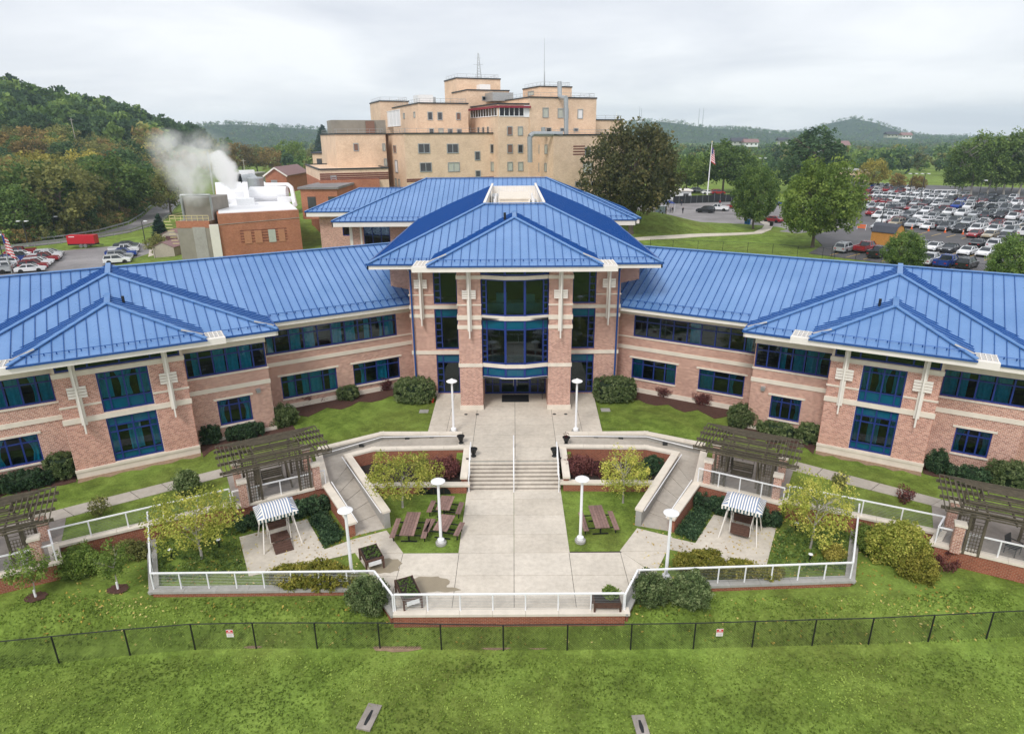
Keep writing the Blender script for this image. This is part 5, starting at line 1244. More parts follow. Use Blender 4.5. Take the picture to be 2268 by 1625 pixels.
def tree_proto(key, mat, h, rx, rz, n, per, leaf, cr, seed, trunk_h=None, r0=None, bark='bark', shell=.55, lean=0, limbs=7, cone=False):
    """meshes for one kind of tree, unit = metres, base at the origin"""
    cz = h-rz
    if cone:
        r = np.random.RandomState(seed); t = np.sqrt(r.uniform(0, 1, n)); z = h*(1-t*.94); a = r.uniform(0, 6.283, n); rr = rx*t*r.uniform(.55, 1.05, n)
        tier = .08*h*np.sin(z*5.0/h*6.28)*0
        cl = np.stack([rr*np.cos(a), rr*np.sin(a), z-.05*rr, cr*(.5+.6*t), r.uniform(.1, .9, n)], 1)
    else: cl = ell_clumps(n, rx, rx*.95, rz, cz, cr, seed, shell)
    me = leaf_mesh(key+'_crown', mat, cl, per, leaf, seed)
    tm = trunk_mb(trunk_h or h*.62, r0 or h*.022, limbs if not cone else 0, seed, lean).mesh(key+'_trunk', bark)
    PROTO[key] = (tm, me, h)
def plant_tree(key, loc, h, label, group=None, rz=None, name='tree', cat='tree', wide=1.0, zoff=0):
    tm, me, h0 = PROTO[key]; s = h/h0; t = empty(name, (loc[0], loc[1], loc[2]+zoff), label, cat, group, rnd.uniform(0, 6.28) if rz is None else rz); t.scale = (s*wide, s*wide, s)
    obj_of('trunk', tm, t); obj_of('crown', me, t); return t
for k in range(3):
    tree_proto('maple%d' % k, 'leaf_green', 12, 4.6, 5.0, 150, 34, .30, 1.15, 11+k)
    tree_proto('dark%d' % k, 'leaf_dark', 14, 4.6, 6.0, 150, 30, .34, 1.2, 21+k)
    tree_proto('olive%d' % k, 'leaf_olive', 12, 4.8, 5.2, 130, 30, .32, 1.2, 31+k)
    tree_proto('rust%d' % k, 'leaf_rust', 12, 5.0, 4.8, 130, 28, .32, 1.15, 41+k)
tree_proto('light', 'leaf_light', 12, 4.4, 5.2, 150, 34, .30, 1.1, 51); tree_proto('oak', 'leaf_oak', 19, 9.3, 8.3, 360, 56, .34, 1.7, 61, r0=.55, limbs=12)
tree_proto('yellow', 'leaf_yellow', 9, 4.0, 4.2, 120, 28, .26, .95, 71); tree_proto('pine', 'leaf_pine', 12, 3.0, 5, 210, 26, .26, .8, 81, cone=True, trunk_h=11)
tree_proto('lotmaple', 'leaf_green', 14, 6.6, 6.6, 340, 70, .25, 1.15, 91); tree_proto('lotlight', 'leaf_light', 15, 7.2, 6.8, 360, 72, .25, 1.2, 95)
tree_proto('tallwood', 'leaf_green', 22, 4.6, 10.0, 170, 32, .42, 1.7, 97, bark='pale_bark', r0=.32, trunk_h=17, limbs=9)
tree_proto('ornament', 'leaf_spring', 3.4, 2.15, 1.15, 150, 34, .066, .36, 101, trunk_h=1.9, r0=.07, bark='pale_bark', shell=.3, limbs=10)
tree_proto('ornament2', 'leaf_spring', 4.4, 2.0, 1.9, 150, 32, .07, .40, 107, trunk_h=2.8, r0=.075, bark='pale_bark', shell=.25, limbs=11)
tree_proto('sapling', 'leaf_light', 2.6, .85, .95, 70, 28, .06, .26, 111, trunk_h=1.7, r0=.04, bark='pale_bark', shell=.3)
# ---- shrubs: foliage plus a few stems
def shrub(c, rx, ry, h, mat, label, name='shrub', group=None, box=False, leaf=.055, n=None, per=34, rz=0, loose=False, seed=None):
    seed = seed if seed is not None else int(abs(c[0]*131+c[1]*17)) % 9999; r = np.random.RandomState(seed)
    area = (rx*ry+h*(rx+ry))*3; n = n or int(max(40, area*40))
    t = empty(name, c, label, 'shrub', group, rz)
    if box:                                           # clipped: points on a rounded box
        d = r.uniform(-1, 1, size=(n, 3)); k = np.argmax(np.abs(d)*np.array([1, 1, .9]), axis=1); d[np.arange(n), k] = np.sign(d[np.arange(n), k]); d /= (np.sum(np.abs(d)**5, axis=1)**(1/5))[:, None]
        p = d*np.array([rx, ry, h/2])*r.uniform(.86, 1.02, n)[:, None]+np.array([0, 0, h/2]); cr = .13
    else:
        d = r.normal(size=(n, 3)); d /= np.linalg.norm(d, axis=1)[:, None]; an = np.arctan2(d[:, 1], d[:, 0])
        k = (r.uniform(.35, 1, n)**(.45 if not loose else .8))*(1+.12*np.sin(an*3+seed)+.1*np.sin(an*7+seed*3))
        p = d*np.array([rx, ry, h*.56])*k[:, None]+np.array([0, 0, h*.45]); p[:, 2] = np.maximum(p[:, 2], .04); cr = .16 if not loose else .22
    cl = np.concatenate([p, (cr*r.uniform(.7, 1.3, n))[:, None], r.uniform(.1, .9, n)[:, None]], 1)
    obj_of('foliage', leaf_mesh('foliage', mat, cl, per, leaf, seed+1), t)
    mb = MB()
    for i in range(5): a = i*1.26; mb.tube((.05*math.cos(a), .05*math.sin(a), -.02), (rx*.5*math.cos(a), ry*.5*math.sin(a), h*.6), .025, .01, 5, False)
    child(mb, 'stems', 'bark', t)
    # dark core so that the crown is closed
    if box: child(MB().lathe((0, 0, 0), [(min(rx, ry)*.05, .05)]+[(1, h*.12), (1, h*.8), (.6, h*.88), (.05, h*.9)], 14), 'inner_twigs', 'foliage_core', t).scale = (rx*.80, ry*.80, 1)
    return t
def gp(x, y, z): p = G(x, y, z); return (p.x, p.y, z)
a30 = math.radians(30)
def row(lst, z=ZT+.02):
    for (x, y, rx, ry, h, mat, nm, lab, kw) in lst: shrub(gp(x, y, z), rx, ry, h, mat, lab, nm, **kw)
BX = dict(box=True)
row([(920, 886, 1.55, 1.1, 1.75, 'leaf_box', 'clipped_bush', 'large clipped green bush left of the entrance', BX), (1360, 884, 1.6, 1.1, 1.75, 'leaf_box', 'clipped_bush', 'large clipped green bush right of the entrance', BX),
     (772, 882, .75, .65, 1.0, 'leaf_box', 'clipped_bush', 'small round bush under the left wing window nearest the entrance', BX), (675, 893, .65, .5, .95, 'leaf_purple', 'shrub', 'reddish shrub under the left wing lower windows, further from the entrance', dict(loose=True)), (716, 884, .6, .5, .8, 'leaf_purple', 'shrub', 'reddish shrub under the left wing lower windows, nearer the entrance', dict(loose=True)), (853, 862, .5, .4, .9, 'leaf_purple', 'shrub', 'thin reddish shrub beside the large clipped bush on the left', dict(loose=True)),
     (630, 940, .95, .85, 1.5, 'leaf_box', 'shrub', 'large dark green shrub at the corner of the left pavilion', {}), (606, 945, .5, .5, 1.0, 'leaf_box', 'shrub', 'smaller grey green shrub against the corner shrub of the left pavilion', {}), (545, 968, 1.2, .55, .95, 'leaf_holly', 'hedge', 'dark clipped hedge under the small left pavilion window', dict(box=True, rz=a30)), (469, 978, .62, .58, 1.3, 'leaf_holly', 'clipped_bush', 'round dark bush in the corner beside the left bay', BX),
     (143, 1055, .8, .72, 1.5, 'leaf_box', 'clipped_bush', 'round clipped bush on the far side of the left bay', BX), (55, 1080, 1.5, .6, 1.0, 'leaf_holly', 'hedge', 'dark clipped hedge under the far left lower window', dict(box=True, rz=a30)),
     (1477, 876, .95, .6, .95, 'leaf_purple', 'shrub', 'reddish shrub under the right wing windows, nearer the entrance', dict(loose=True)), (1563, 893, .95, .6, .95, 'leaf_purple', 'shrub', 'reddish shrub under the right wing windows, further from the entrance', dict(loose=True)), (1395, 868, .5, .4, .7, 'leaf_purple', 'shrub', 'small reddish shrub beside the large clipped bush on the right', dict(loose=True)),
     (1642, 942, 1.15, .95, 1.65, 'leaf_box', 'shrub', 'large green shrub at the corner of the right pavilion', {}), (1722, 963, 1.35, .55, .9, 'leaf_box', 'hedge', 'green hedge under the small right pavilion window', dict(box=True, rz=-a30)), (1790, 979, .62, .58, 1.35, 'leaf_box', 'clipped_bush', 'round bush in the corner beside the right bay', BX),
     (2072, 1043, .62, .6, 1.4, 'leaf_holly', 'shrub', 'dark green shrub on the far side of the right bay', {}), (2150, 1066, 1.2, .55, .85, 'leaf_holly', 'hedge', 'low green hedge under the far right lower window', dict(box=True, rz=-a30)), (2238, 1080, 1.15, 1.0, 1.5, 'leaf_box', 'clipped_bush', 'large round bush at the right picture edge', BX)])
row([(418, 1092, .7, .65, 1.5, 'leaf_box', 'shrub', 'loose grey green shrub between the left sidewalk and the railing', dict(loose=True)), (222, 1140, .5, .45, 1.1, 'leaf_olive', 'shrub', 'thin bare looking shrub between the left sidewalk and the railing', dict(loose=True, n=30)), (1858, 1078, .45, .4, 1.0, 'leaf_olive', 'shrub', 'small green shrub between the right sidewalk and the railing', dict(loose=True, n=36)), (2003, 1110, .35, .35, .9, 'leaf_purple', 'shrub', 'spindly reddish shrub between the right sidewalk and the railing', dict(loose=True, n=22))])
# lower gardens
T_L = [V((*g2(x, y, ZT), 0)) for x, y in SITE['L']['T']]; T_R = [V((*g2(x, y, ZT), 0)) for x, y in SITE['R']['T']]
for (Ta, Tb, lb, s) in ((T_L[4], T_L[5], 'left', 1), (T_R[5], T_R[4], 'right', -1)):
    d = (Tb-Ta).normalized(); n_ = V((d.y, -d.x, 0)); n_ = n_ if n_.y < 0 else -n_; m_ = (Ta+Tb)/2+n_*.85; L = (Tb-Ta).length
    shrub((m_.x, m_.y, -.03), L/2+.1, .5, .85, 'leaf_holly', 'long dark clipped hedge along the wall under the inner %s pergola patio' % lb, 'hedge', box=True, rz=math.atan2(d.y, d.x))
row([(700, 1292, 2.1, .85, 1.0, 'leaf_gold', 'shrub', 'wide golden green shrub mound at the left lower garden railing', dict(loose=False, leaf=.06)), (640, 1280, 1.0, .6, .6, 'leaf_gold', 'shrub', 'low golden green shrub spreading over the left pad edge', {}), (1550, 1262, 1.25, .8, 1.0, 'leaf_gold', 'shrub', 'golden green shrub beside the right lamp post in the lower garden', {}), (1635, 1272, 1.2, .6, .7, 'leaf_gold', 'shrub', 'low golden green shrub at the right lower garden railing', {}), (1700, 1278, .8, .45, .5, 'leaf_gold', 'shrub', 'smallest golden shrub at the right lower garden railing', {}), (1845, 1235, .5, .45, .7, 'leaf_yellow', 'shrub', 'small yellow shrub in the right lower garden corner', dict(loose=True))], -.03)
row([(818, 1345, .95, .9, 1.55, 'leaf_box', 'shrub', 'round loose green shrub outside the left plaza corner', dict(leaf=.05)), (1443, 1325, .95, .85, 1.25, 'leaf_box', 'shrub', 'round green shrub outside the right plaza corner, nearer the plaza', {}), (1525, 1333, .95, .9, 1.5, 'leaf_box', 'shrub', 'round green shrub outside the right garden wall, further from the plaza', {})], -.25)
row([(180, 1272, 1.1, .9, 1.5, 'leaf_light', 'shrub', 'bright yellow green shrub below the left retaining wall', dict(loose=True)), (290, 1235, .9, .7, .9, 'leaf_olive', 'shrub', 'low green shrub below the left retaining wall', dict(loose=True)), (1985, 1240, 1.5, 1.2, 2.1, 'leaf_spring', 'shrub', 'tall golden and rust shrub below the right retaining wall', dict(loose=True, leaf=.06)), (1930, 1215, 1.0, .9, 1.3, 'leaf_light', 'shrub', 'green shrub left of the golden shrub below the right retaining wall', dict(loose=True)), (2030, 1278, .9, .8, 1.3, 'leaf_gold', 'shrub', 'smaller golden shrub in front of the tall one on the right', dict(loose=True)), (2085, 1262, .7, .6, .9, 'leaf_purple', 'shrub', 'bare greyish shrub against the outer right patio wall', dict(loose=True, n=25))], -.12)
row([(985, 1052, 1.0, .7, 1.15, 'leaf_purple', 'shrub', 'purple shrub in the left raised bed', dict(loose=True)), (940, 1048, .8, .6, .8, 'leaf_olive', 'shrub', 'olive shrub in the left raised bed', dict(loose=True)), (1283, 1046, 1.0, .6, 1.1, 'leaf_purple', 'shrub', 'purple shrub in the right raised bed', dict(loose=True)), (1445, 1046, .7, .6, 1.1, 'leaf_holly', 'shrub', 'round dark green shrub in the right raised bed', {}), (1330, 1050, .8, .5, .7, 'leaf_purple', 'shrub', 'low dark shrub in the right raised bed', dict(loose=True)), (1226+156, 1320, .01, .01, .01, 'leaf_light', 'shrub', 'x', dict(n=1))][:5], .34)
shrub((G(1352, 1318, .6).x, G(1352, 1318, .6).y, .56), .33, .3, .45, 'leaf_light', 'round bright green plant in the dark planter box')
# ground cover
def cover(poly, z, mat, n, label, leaf=.06, seed=1, name='ground_cover', hz=.18, cr=.14, per=12):
    r = np.random.RandomState(seed); P = np.array(poly); out = []
    x0, y0 = P.min(0); x1, y1 = P.max(0)
    def inside(x, y):
        c = False; j = len(poly)-1
        for i in range(len(poly)):
            if (poly[i][1] > y) != (poly[j][1] > y) and x < (poly[j][0]-poly[i][0])*(y-poly[i][1])/(poly[j][1]-poly[i][1])+poly[i][0]: c = not c
            j = i
        return c
    while len(out) < n:
        x, y = r.uniform(x0, x1), r.uniform(y0, y1)
        if inside(x, y): out.append((x, y, z+hz*r.uniform(.2, 1), cr, r.uniform(.1, .9)))
    return obj_of(name, leaf_mesh(name, mat, out, per, leaf, seed), kind='stuff', label=label)
cover([g2(*p) for p in ((685, 1150), (722, 1135), (762, 1190), (720, 1214))], 0, 'leaf_holly', 420, 'dark green ground cover beside the left ramp')
cover([g2(*p) for p in ((1575, 1138), (1545, 1118), (1497, 1180), (1538, 1200))], 0, 'leaf_holly', 420, 'dark green ground cover beside the right ramp', seed=2)
cover([g2(*p) for p in ((345, 1180), (520, 1170), (545, 1270), (360, 1285))], 0, 'leaf_green', 420, 'loose ground cover under the left garden tree', seed=3, per=9)
cover([g2(*p) for p in ((1722, 1175), (1880, 1165), (1870, 1265), (1700, 1262))], 0, 'leaf_green', 420, 'loose ground cover under the right garden tree', seed=4, per=9)
# ornamental trees
plant_tree('ornament', gp(892, 1122, 0), 3.3, 'spreading yellow green tree in front of the left raised bed', 'ornamental garden trees', 0, wide=1.05)
plant_tree('ornament2', gp(1380, 1112, 0), 3.5, 'slender yellow green tree in front of the right raised bed', 'ornamental garden trees', 1.2, wide=.95)
plant_tree('ornament', gp(447, 1236, -.03), 3.7, 'yellowing tree in the left lower garden', 'ornamental garden trees', 2.5)
plant_tree('ornament2', gp(1795, 1213, -.03), 4.3, 'tall yellow green tree in the right lower garden', 'ornamental garden trees', 4.0, wide=.92)
for px, lb in (((262, 1305), 'young tree with white trunk guard nearer the left garden wall'), ((82, 1330), 'young tree with white trunk guard at the far left of the lawn')):
    p = G(*px, -.1); z = gz(p.x, p.y); t = plant_tree('sapling', (p.x, p.y, z), 2.55, lb, 'young trees in the left lawn')
    child(MB().lathe((0, 0, 0), [(.055, .02), (.055, .45), (.05, .46)], 8), 'trunk_guard', 'white_paint', t)
    blob((p.x, p.y), .5, z+.05, 'mulch', 'mulch_ring', sq=.8, seed=int(px[0]))
# ---- grass tufts and fallen leaves on the near lawns
def tufts(region, n, seed, name, label, zf, leaf=.045, mat='grass_blade', test=None, lift=.02, flat=0):
    r = np.random.RandomState(seed); x = r.uniform(region[0], region[1], n); y = r.uniform(region[2], region[3], n)
    k = np.array([test is None or test(a, b) for a, b in zip(x, y)]); x, y = x[k], y[k]
    z = np.array([zf(a, b) for a, b in zip(x, y)])+lift
    pat = .5+.25*np.sin(x*.9+np.sin(y*.7)*2)+.25*np.sin(y*1.3+x*.35)
    cl = np.stack([x, y, z, np.full(len(x), .04), np.clip(pat+r.normal(size=len(x))*.2, 0, 1)], 1)
    return obj_of(name, leaf_mesh(name, mat, cl, 2, leaf, seed, flat=flat, elong=1.3), kind='stuff', label=label)
wallY = lambda x: 24.75 if -5.6 < x < 5.6 else 26.4
tufts((-24, 24, 11, 26.3), 60000, 5, 'grass_tufts', 'short tufts of grass over the front lawn', gz, test=lambda x, y: y < wallY(x)-.2)
onT = lambda x, y: ZT
tufts((-22, 22, 24, 33), 3000, 6, 'fallen_leaves', 'yellow leaves scattered over the lawns', lambda x, y: gz(x, y) if (y < wallY(x) or abs(x) > 17.5) else -.02, .05, 'fallen_leaf', lambda x, y: abs(x) > 7 and not (abs(x) < 17.5 and y < 27) or (y < wallY(x)-.3 and abs(math.sin(x*3.1+y*5.7)) > .75), .03, 2)
# ------------------------------------------------------------------ tan hospital block behind
PH = math.radians(22); HE = V((math.cos(PH), math.sin(PH), 0)); HN = V((math.sin(PH), -math.cos(PH), 0)); HLn = -HE      # front direction, front normal, left normal
HB_ = empty('hospital_building', (-5, 140, 1.0), 'stepped tan brick hospital block with flat roofs behind the blue roofed building', 'building')
def line_x(px, P0, D):                              # where the sight plane of pixel column px meets the wall line P0 + t D
    d = ray(px, CY); a = V((d.x, d.y)); w_ = V((P0.x-EYE.x, P0.y-EYE.y)); e = V((D.x, D.y)); return (w_.x*a.y-w_.y*a.x)/(a.x*e.y-a.y*e.x)
HBK = {}
def hblock(key, left, corner, right, ytop, Yc, zb=.5, mat='brick_tan', coping=True):
    C = AT(corner, ytop, Yc); zt = C.z; C.z = 0; C = AT(corner, 812, Yc); C.z = 0
    tl_ = line_x(left, C, HLn.cross(Z1)*-1) if False else line_x(left, C, V((-math.sin(PH), math.cos(PH), 0)))
    tr2 = line_x(right, C, HE); bk_ = V((-math.sin(PH), math.cos(PH), 0))
    tl_ = max(3.0, min(60, tl_)); p = [C, C+HE*tr2, C+HE*tr2+bk_*tl_, C+bk_*tl_]
    put(MB().slab([(q.x, q.y) for q in p], zb, zt), 'wall_block', mat, HB_)
    if coping:
        mb = MB(); pp = p+[p[0]]
        for a, b in zip(pp[:-1], pp[1:]): mb.bar(a+V((0, 0, zt+.12)), b+V((0, 0, zt+.12)), .35, .28)
        put(mb, 'coping', 'limestone' if mat == 'x' else 'dark_metal', HB_)
    HBK[key] = (C, tr2, bk_, tl_, zt); return p, zt
H_ = [('E', 862, 881.5, 937, 224.7, 172), ('J', 1008, 1031, 1115.3, 174, 160), ('K', 1022, 1051, 1132, 200.4, 152), ('I', 1158.4, 1190.8, 1252.7, 192.8, 152), ('C', 905, 956, 1052, 229.5, 141), ('H', 1290, 1301, 1354, 267, 150), ('F', 1056.7, 1171.7, 1301, 216.7, 137), ('F2', 1057, 1110, 1172, 231, 134.5), ('A', 760, 789, 888, 297.9, 136), ('B', 885.8, 925, 1108, 297, 130), ('G', 1174.6, 1219, 1360, 300.4, 131)]
for h in H_: hblock(*h[:5], h[5]+14)
hblock('M', 724.7, 751, 889, 376.5, 139); hblock('N', 724.7, 751, 870, 400, 138.2, mat='brick_orange', coping=False)
def hwin(key, x0, x1, y0, y1, face='front', mat='glass_far', split=0, frame='galvanised'):
    C, tr2, bk_, tl_, zt = HBK[key]; D, n = (HE, HN) if face == 'front' else (bk_, HLn)
    t0, t1 = line_x(x0, C, D), line_x(x1, C, D); tm = (t0+t1)/2; P0 = C+D*tm; d = ray((x0+x1)/2, (y0+y1)/2); k = (P0.y-EYE.y)/d.y
    dist = (V((P0.x, P0.y, 0))-V((EYE.x, EYE.y, 0))).length
    zz = lambda y: EYE.z + ray((x0+x1)/2, y).z*((P0.x-EYE.x)**2+(P0.y-EYE.y)**2)**.5/math.hypot(ray((x0+x1)/2, y).x, ray((x0+x1)/2, y).y)
    za, zb = zz(y1), zz(y0); hw_ = abs(t1-t0)/2
    mb = MB(); c = P0+V((0, 0, (za+zb)/2))
    for s in (-1, 1): mb.obox(c+D*(s*hw_)+n*.04, D, n, Z1, .08, .09, (zb-za)/2+.08); mb.obox(c+V((0, 0, s*(zb-za)/2))+n*.04, D, n, Z1, hw_, .085, .08)
    for k in range(split): mb.obox(c+D*(-hw_+2*hw_*(k+1)/(split+1))+n*.04, D, n, Z1, .07, .08, (zb-za)/2)
    w_ = put(mb, 'window', frame, HB_); q = MB(); q.obox(c+n*.015, D, n, Z1, hw_, .02, (zb-za)/2); put(q, 'pane', mat, w_)
plain('glass_far', lin((66, 66, 68)), .15, .3, .4, spec=.6); plain('blind', lin((182, 186, 176)), .7, .1); plain('blind_white', lin((228, 230, 232)), .6, .05); plain('blind_brown', lin((128, 98, 84)), .7, .1); plain('window_black', lin((24, 28, 32)), .15, .2)
z5 = lambda a, b, c, d: (740.5+.1709*a, 740.5+.1709*b, 154.3+.1709*c, 154.3+.1709*d); z6 = lambda a, b, c, d: (1049+.1709*a, 1049+.1709*b, 154.3+.1709*c, 154.3+.1709*d)
for k, (a, b, c, d), f, m, s in [('B', z5(1235, 1365, 962, 1080), 'front', 'glass_far', 1), ('B', z5(1568, 1695, 965, 1080), 'front', 'glass_far', 1), ('B', z5(2070, 2122, 970, 1080), 'front', 'glass_far', 0), ('B', z5(1888, 1945, 1062, 1172), 'front', 'glass_far', 0), ('B', z5(1245, 1375, 1208, 1320), 'front', 'glass_far', 1), ('B', z5(1573, 1702, 1205, 1318), 'front', 'blind', 1), ('B', z5(2072, 2128, 1200, 1312), 'front', 'blind', 0), ('B', z5(1892, 1945, 1310, 1390), 'front', 'glass_far', 0),
        ('B', z5(958, 985, 1175, 1330), 'left', 'blind_white', 0), ('B', z5(950, 980, 985, 1075), 'left', 'blind_brown', 0), ('B', z5(945, 962, 1410, 1510), 'left', 'blind', 0), ('B', z5(985, 1000, 1420, 1510), 'left', 'blind', 0),
        ('A', z5(488, 540, 958, 1052), 'front', 'blind_brown', 0), ('A', z5(822, 850, 960, 1050), 'front', 'blind', 0), ('A', z5(830, 858, 1155, 1245), 'front', 'blind', 0), ('M', z5(190, 250, 1375, 1445), 'front', 'blind_white', 0),
        ('C', z5(1362, 1412, 552, 650), 'front', 'glass_far', 0), ('C', z5(1474, 1524, 555, 652), 'front', 'glass_far', 0), ('C', z5(1688, 1732, 562, 650), 'front', 'blind_brown', 0), ('C', z5(1372, 1420, 768, 830), 'front', 'glass_far', 0), ('C', z5(1480, 1530, 768, 830), 'front', 'blind', 0), ('C', z5(1585, 1635, 772, 832), 'front', 'glass_far', 0), ('C', z5(1690, 1740, 775, 835), 'front', 'glass_far', 0), ('C', z5(1085, 1100, 568, 632), 'left', 'blind', 0), ('C', z5(1205, 1220, 552, 620), 'left', 'blind', 0),
        ('F2', z6(462, 516, 740, 850), 'front', 'blind_brown', 0), ('F2', z6(585, 636, 742, 852), 'front', 'blind', 0), ('F2', z6(462, 518, 972, 1080), 'front', 'blind_brown', 0), ('F2', z6(585, 638, 975, 1078), 'front', 'glass_far', 0), ('F2', z6(462, 518, 1200, 1310), 'front', 'blind', 0), ('F2', z6(588, 640, 1200, 1310), 'front', 'blind', 0),
        ('F', z6(868, 928, 500, 620), 'front', 'blind', 0), ('F', z6(1040, 1155, 510, 625), 'front', 'blind', 1), ('F', z6(1265, 1320, 520, 635), 'front', 'blind_white', 0), ('F', z6(910, 962, 758, 815), 'front', 'window_black', 0), ('F', z6(1070, 1120, 762, 800), 'front', 'window_black', 0), ('F', z6(1225, 1272, 765, 800), 'front', 'window_black', 0),
        ('G', z6(1362, 1420, 1010, 1105), 'front', 'glass_far', 0), ('G', z6(1345, 1440, 1200, 1360), 'front', 'blind', 0), ('G', z6(1258, 1315, 1455, 1510), 'front', 'window_black', 0), ('G', z6(1352, 1408, 1450, 1510), 'front', 'window_black', 0), ('G', z6(1445, 1502, 1450, 1508), 'front', 'window_black', 0),
        ('G', z6(740, 762, 975, 1055), 'left', 'glass_far', 0), ('G', z6(808, 830, 978, 1085), 'left', 'glass_far', 0), ('G', z6(898, 925, 975, 1092), 'left', 'blind', 0), ('G', z6(808, 830, 1210, 1320), 'left', 'blind_white', 0), ('G', z6(898, 920, 1215, 1320), 'left', 'blind', 0), ('I', z6(702, 765, 285, 335), 'left', 'blind', 0), ('K', z5(1985, 2035, 350, 400), 'front', 'window_black', 0),
        ('F2', z6(125, 142, 752, 815), 'left', 'window_black', 0), ('F2', z6(180, 198, 750, 815), 'left', 'window_black', 0), ('F2', z6(235, 252, 745, 820), 'left', 'window_black', 0)]: hwin(k, a, b, c, d, f, m, s)
# sun room with the red eave on the F block's left face, white panels
hwin('F2', *z6(50, 350, 500, 615), 'left', 'window_black', 9, 'white_paint'); hwin('F2', *z6(372, 650, 490, 605), 'front', 'window_black', 4, 'white_paint'); hwin('F2', *z6(655, 712, 470, 612), 'front', 'blind_white', 0, 'white_paint'); None
plain('red_trim', lin((140, 40, 60)), .5, .1)
C, tr2, bk_, tl_, zt = HBK['F2']
mb = MB(); mb.bar(C+HLn*.3+V((0, 0, zt-.5)), C+bk_*tl_+HLn*.3+V((0, 0, zt-.5)), .6, .4); mb.bar(C+HN*.3+V((0, 0, zt-.5)), C+HE*tr2+HN*.3+V((0, 0, zt-.5)), .6, .4); put(mb, 'eave_trim', 'red_trim', HB_)
# white cladding on the C block's left face
hwin('C', *z5(885, 1048, 535, 735), 'left', 'blind_white', 3, 'white_paint')
# dark brick stripes
def stripes(key, ys, face='front'):
    C, tr2, bk_, tl_, zt = HBK[key]; D, n, L = (HE, HN, tr2) if face == 'front' else (bk_, HLn, tl_)
    for y in ys:
        z = AT(925, y, C.y).z; put(MB().obox(C+D*(L/2)+V((0, 0, z))+n*.01, D, n, Z1, L/2, .03, .14), 'brick_stripe', 'stripe_brick', HB_)
plain('stripe_brick', lin((110, 62, 52)), .85, .15)
stripes('M', (385, 389.5, 394, 398)); stripes('B', (398, 402))
for y in (325, 331, 337, 343):
    C, tr2, bk_, tl_, zt = HBK['G']; t0, t1 = line_x(1258, C, HE), line_x(1281, C, HE); z = AT(1219, y, C.y).z; put(MB().obox(C+HE*((t0+t1)/2)+V((0, 0, z))+HN*.01, HE, HN, Z1, (t1-t0)/2, .03, .12), 'brick_stripe', 'stripe_brick', HB_)
# roof plant: grey penthouse, ducts, fans, railings, masts
def hbox(key, x0, x1, ybot, ytop, back=6.0, mat='concrete_grey', name='penthouse', fwd=0.0):
    C, tr2, bk_, tl_, zt = HBK[key]; t0, t1 = line_x(x0, C+bk_*fwd, HE), line_x(x1, C+bk_*fwd, HE); P0 = C+bk_*fwd+HE*((t0+t1)/2); z1 = AT((x0+x1)/2, ytop, P0.y).z; z0 = min(zt, AT((x0+x1)/2, ybot, P0.y).z)
    return put(MB().obox(P0+bk_*(back/2)+V((0, 0, (z0+z1)/2)), HE, bk_, Z1, abs(t1-t0)/2, back/2, (z1-z0)/2), name, mat, HB_)
plain('penthouse_grey', lin((142, 136, 126)), .7, .15, .5); hbox('A', 784, 890, 290, 266, 8, 'penthouse_grey', fwd=4); hbox('A', 851, 868, 287, 268, .3, 'blind_brown', 'louvre', fwd=3.6)
hbox('C', 957, 985, 229, 210, 5, 'blind_white', 'air_unit', fwd=4); hbox('C', 975, 990, 229, 215, 4, 'galvanised', 'air_unit', fwd=6); hbox('J', 1077, 1096, 203, 187, 3, 'blind_white', 'air_unit', fwd=-3); hbox('F', 1100, 1140, 222, 205, 5, 'galvanised', 'air_unit', fwd=14); hbox('B', 1165, 1200, 400, 382, 4, 'blind_white', 'air_unit', fwd=-1.0)
mb = MB(); P0 = AT(1174, 355, 143.0); mb.path([AT(1174, 360, 143.5), AT(1173, 303, 143.5), AT(1180, 297, 144.0), AT(1245, 297, 146.0)], .55, 10); mb.path([AT(1254, 300, 148.0), AT(1253.5, 218, 148.5), AT(1240, 216, 154.0), AT(1239, 182, 155.0)], .5, 10); mb.path([AT(1204, 296, 147.0), AT(1203, 282, 147.0)], .5, 10); put(mb, 'duct', 'galvanised', HB_)
def roof_rail(key, h=1.0, off=.4):
    C, tr2, bk_, tl_, zt = HBK[key]; p = [C+bk_*off+HE*off, C+bk_*off+HE*(tr2-off), C+bk_*(tl_-off)+HE*(tr2-off)]; mb = MB(); p = [C+bk_*(tl_-off)+HE*off]+p
    for a, b in zip(p[:-1], p[1:]):
        L = (b-a).length
        for zz in (.55, 1.1): mb.tube(a+V((0, 0, zt+zz)), b+V((0, 0, zt+zz)), .03, n=4)
        for k in range(int(L/2.4)+1): q = a+(b-a)*(k*2.4/L); mb.tube(q+V((0, 0, zt)), q+V((0, 0, zt+1.1)), .03, n=4)
    put(mb, 'roof_railing', 'galvanised', HB_)
for k in ('A', 'B', 'C', 'E', 'J', 'I', 'F', 'H', 'G'): roof_rail(k)
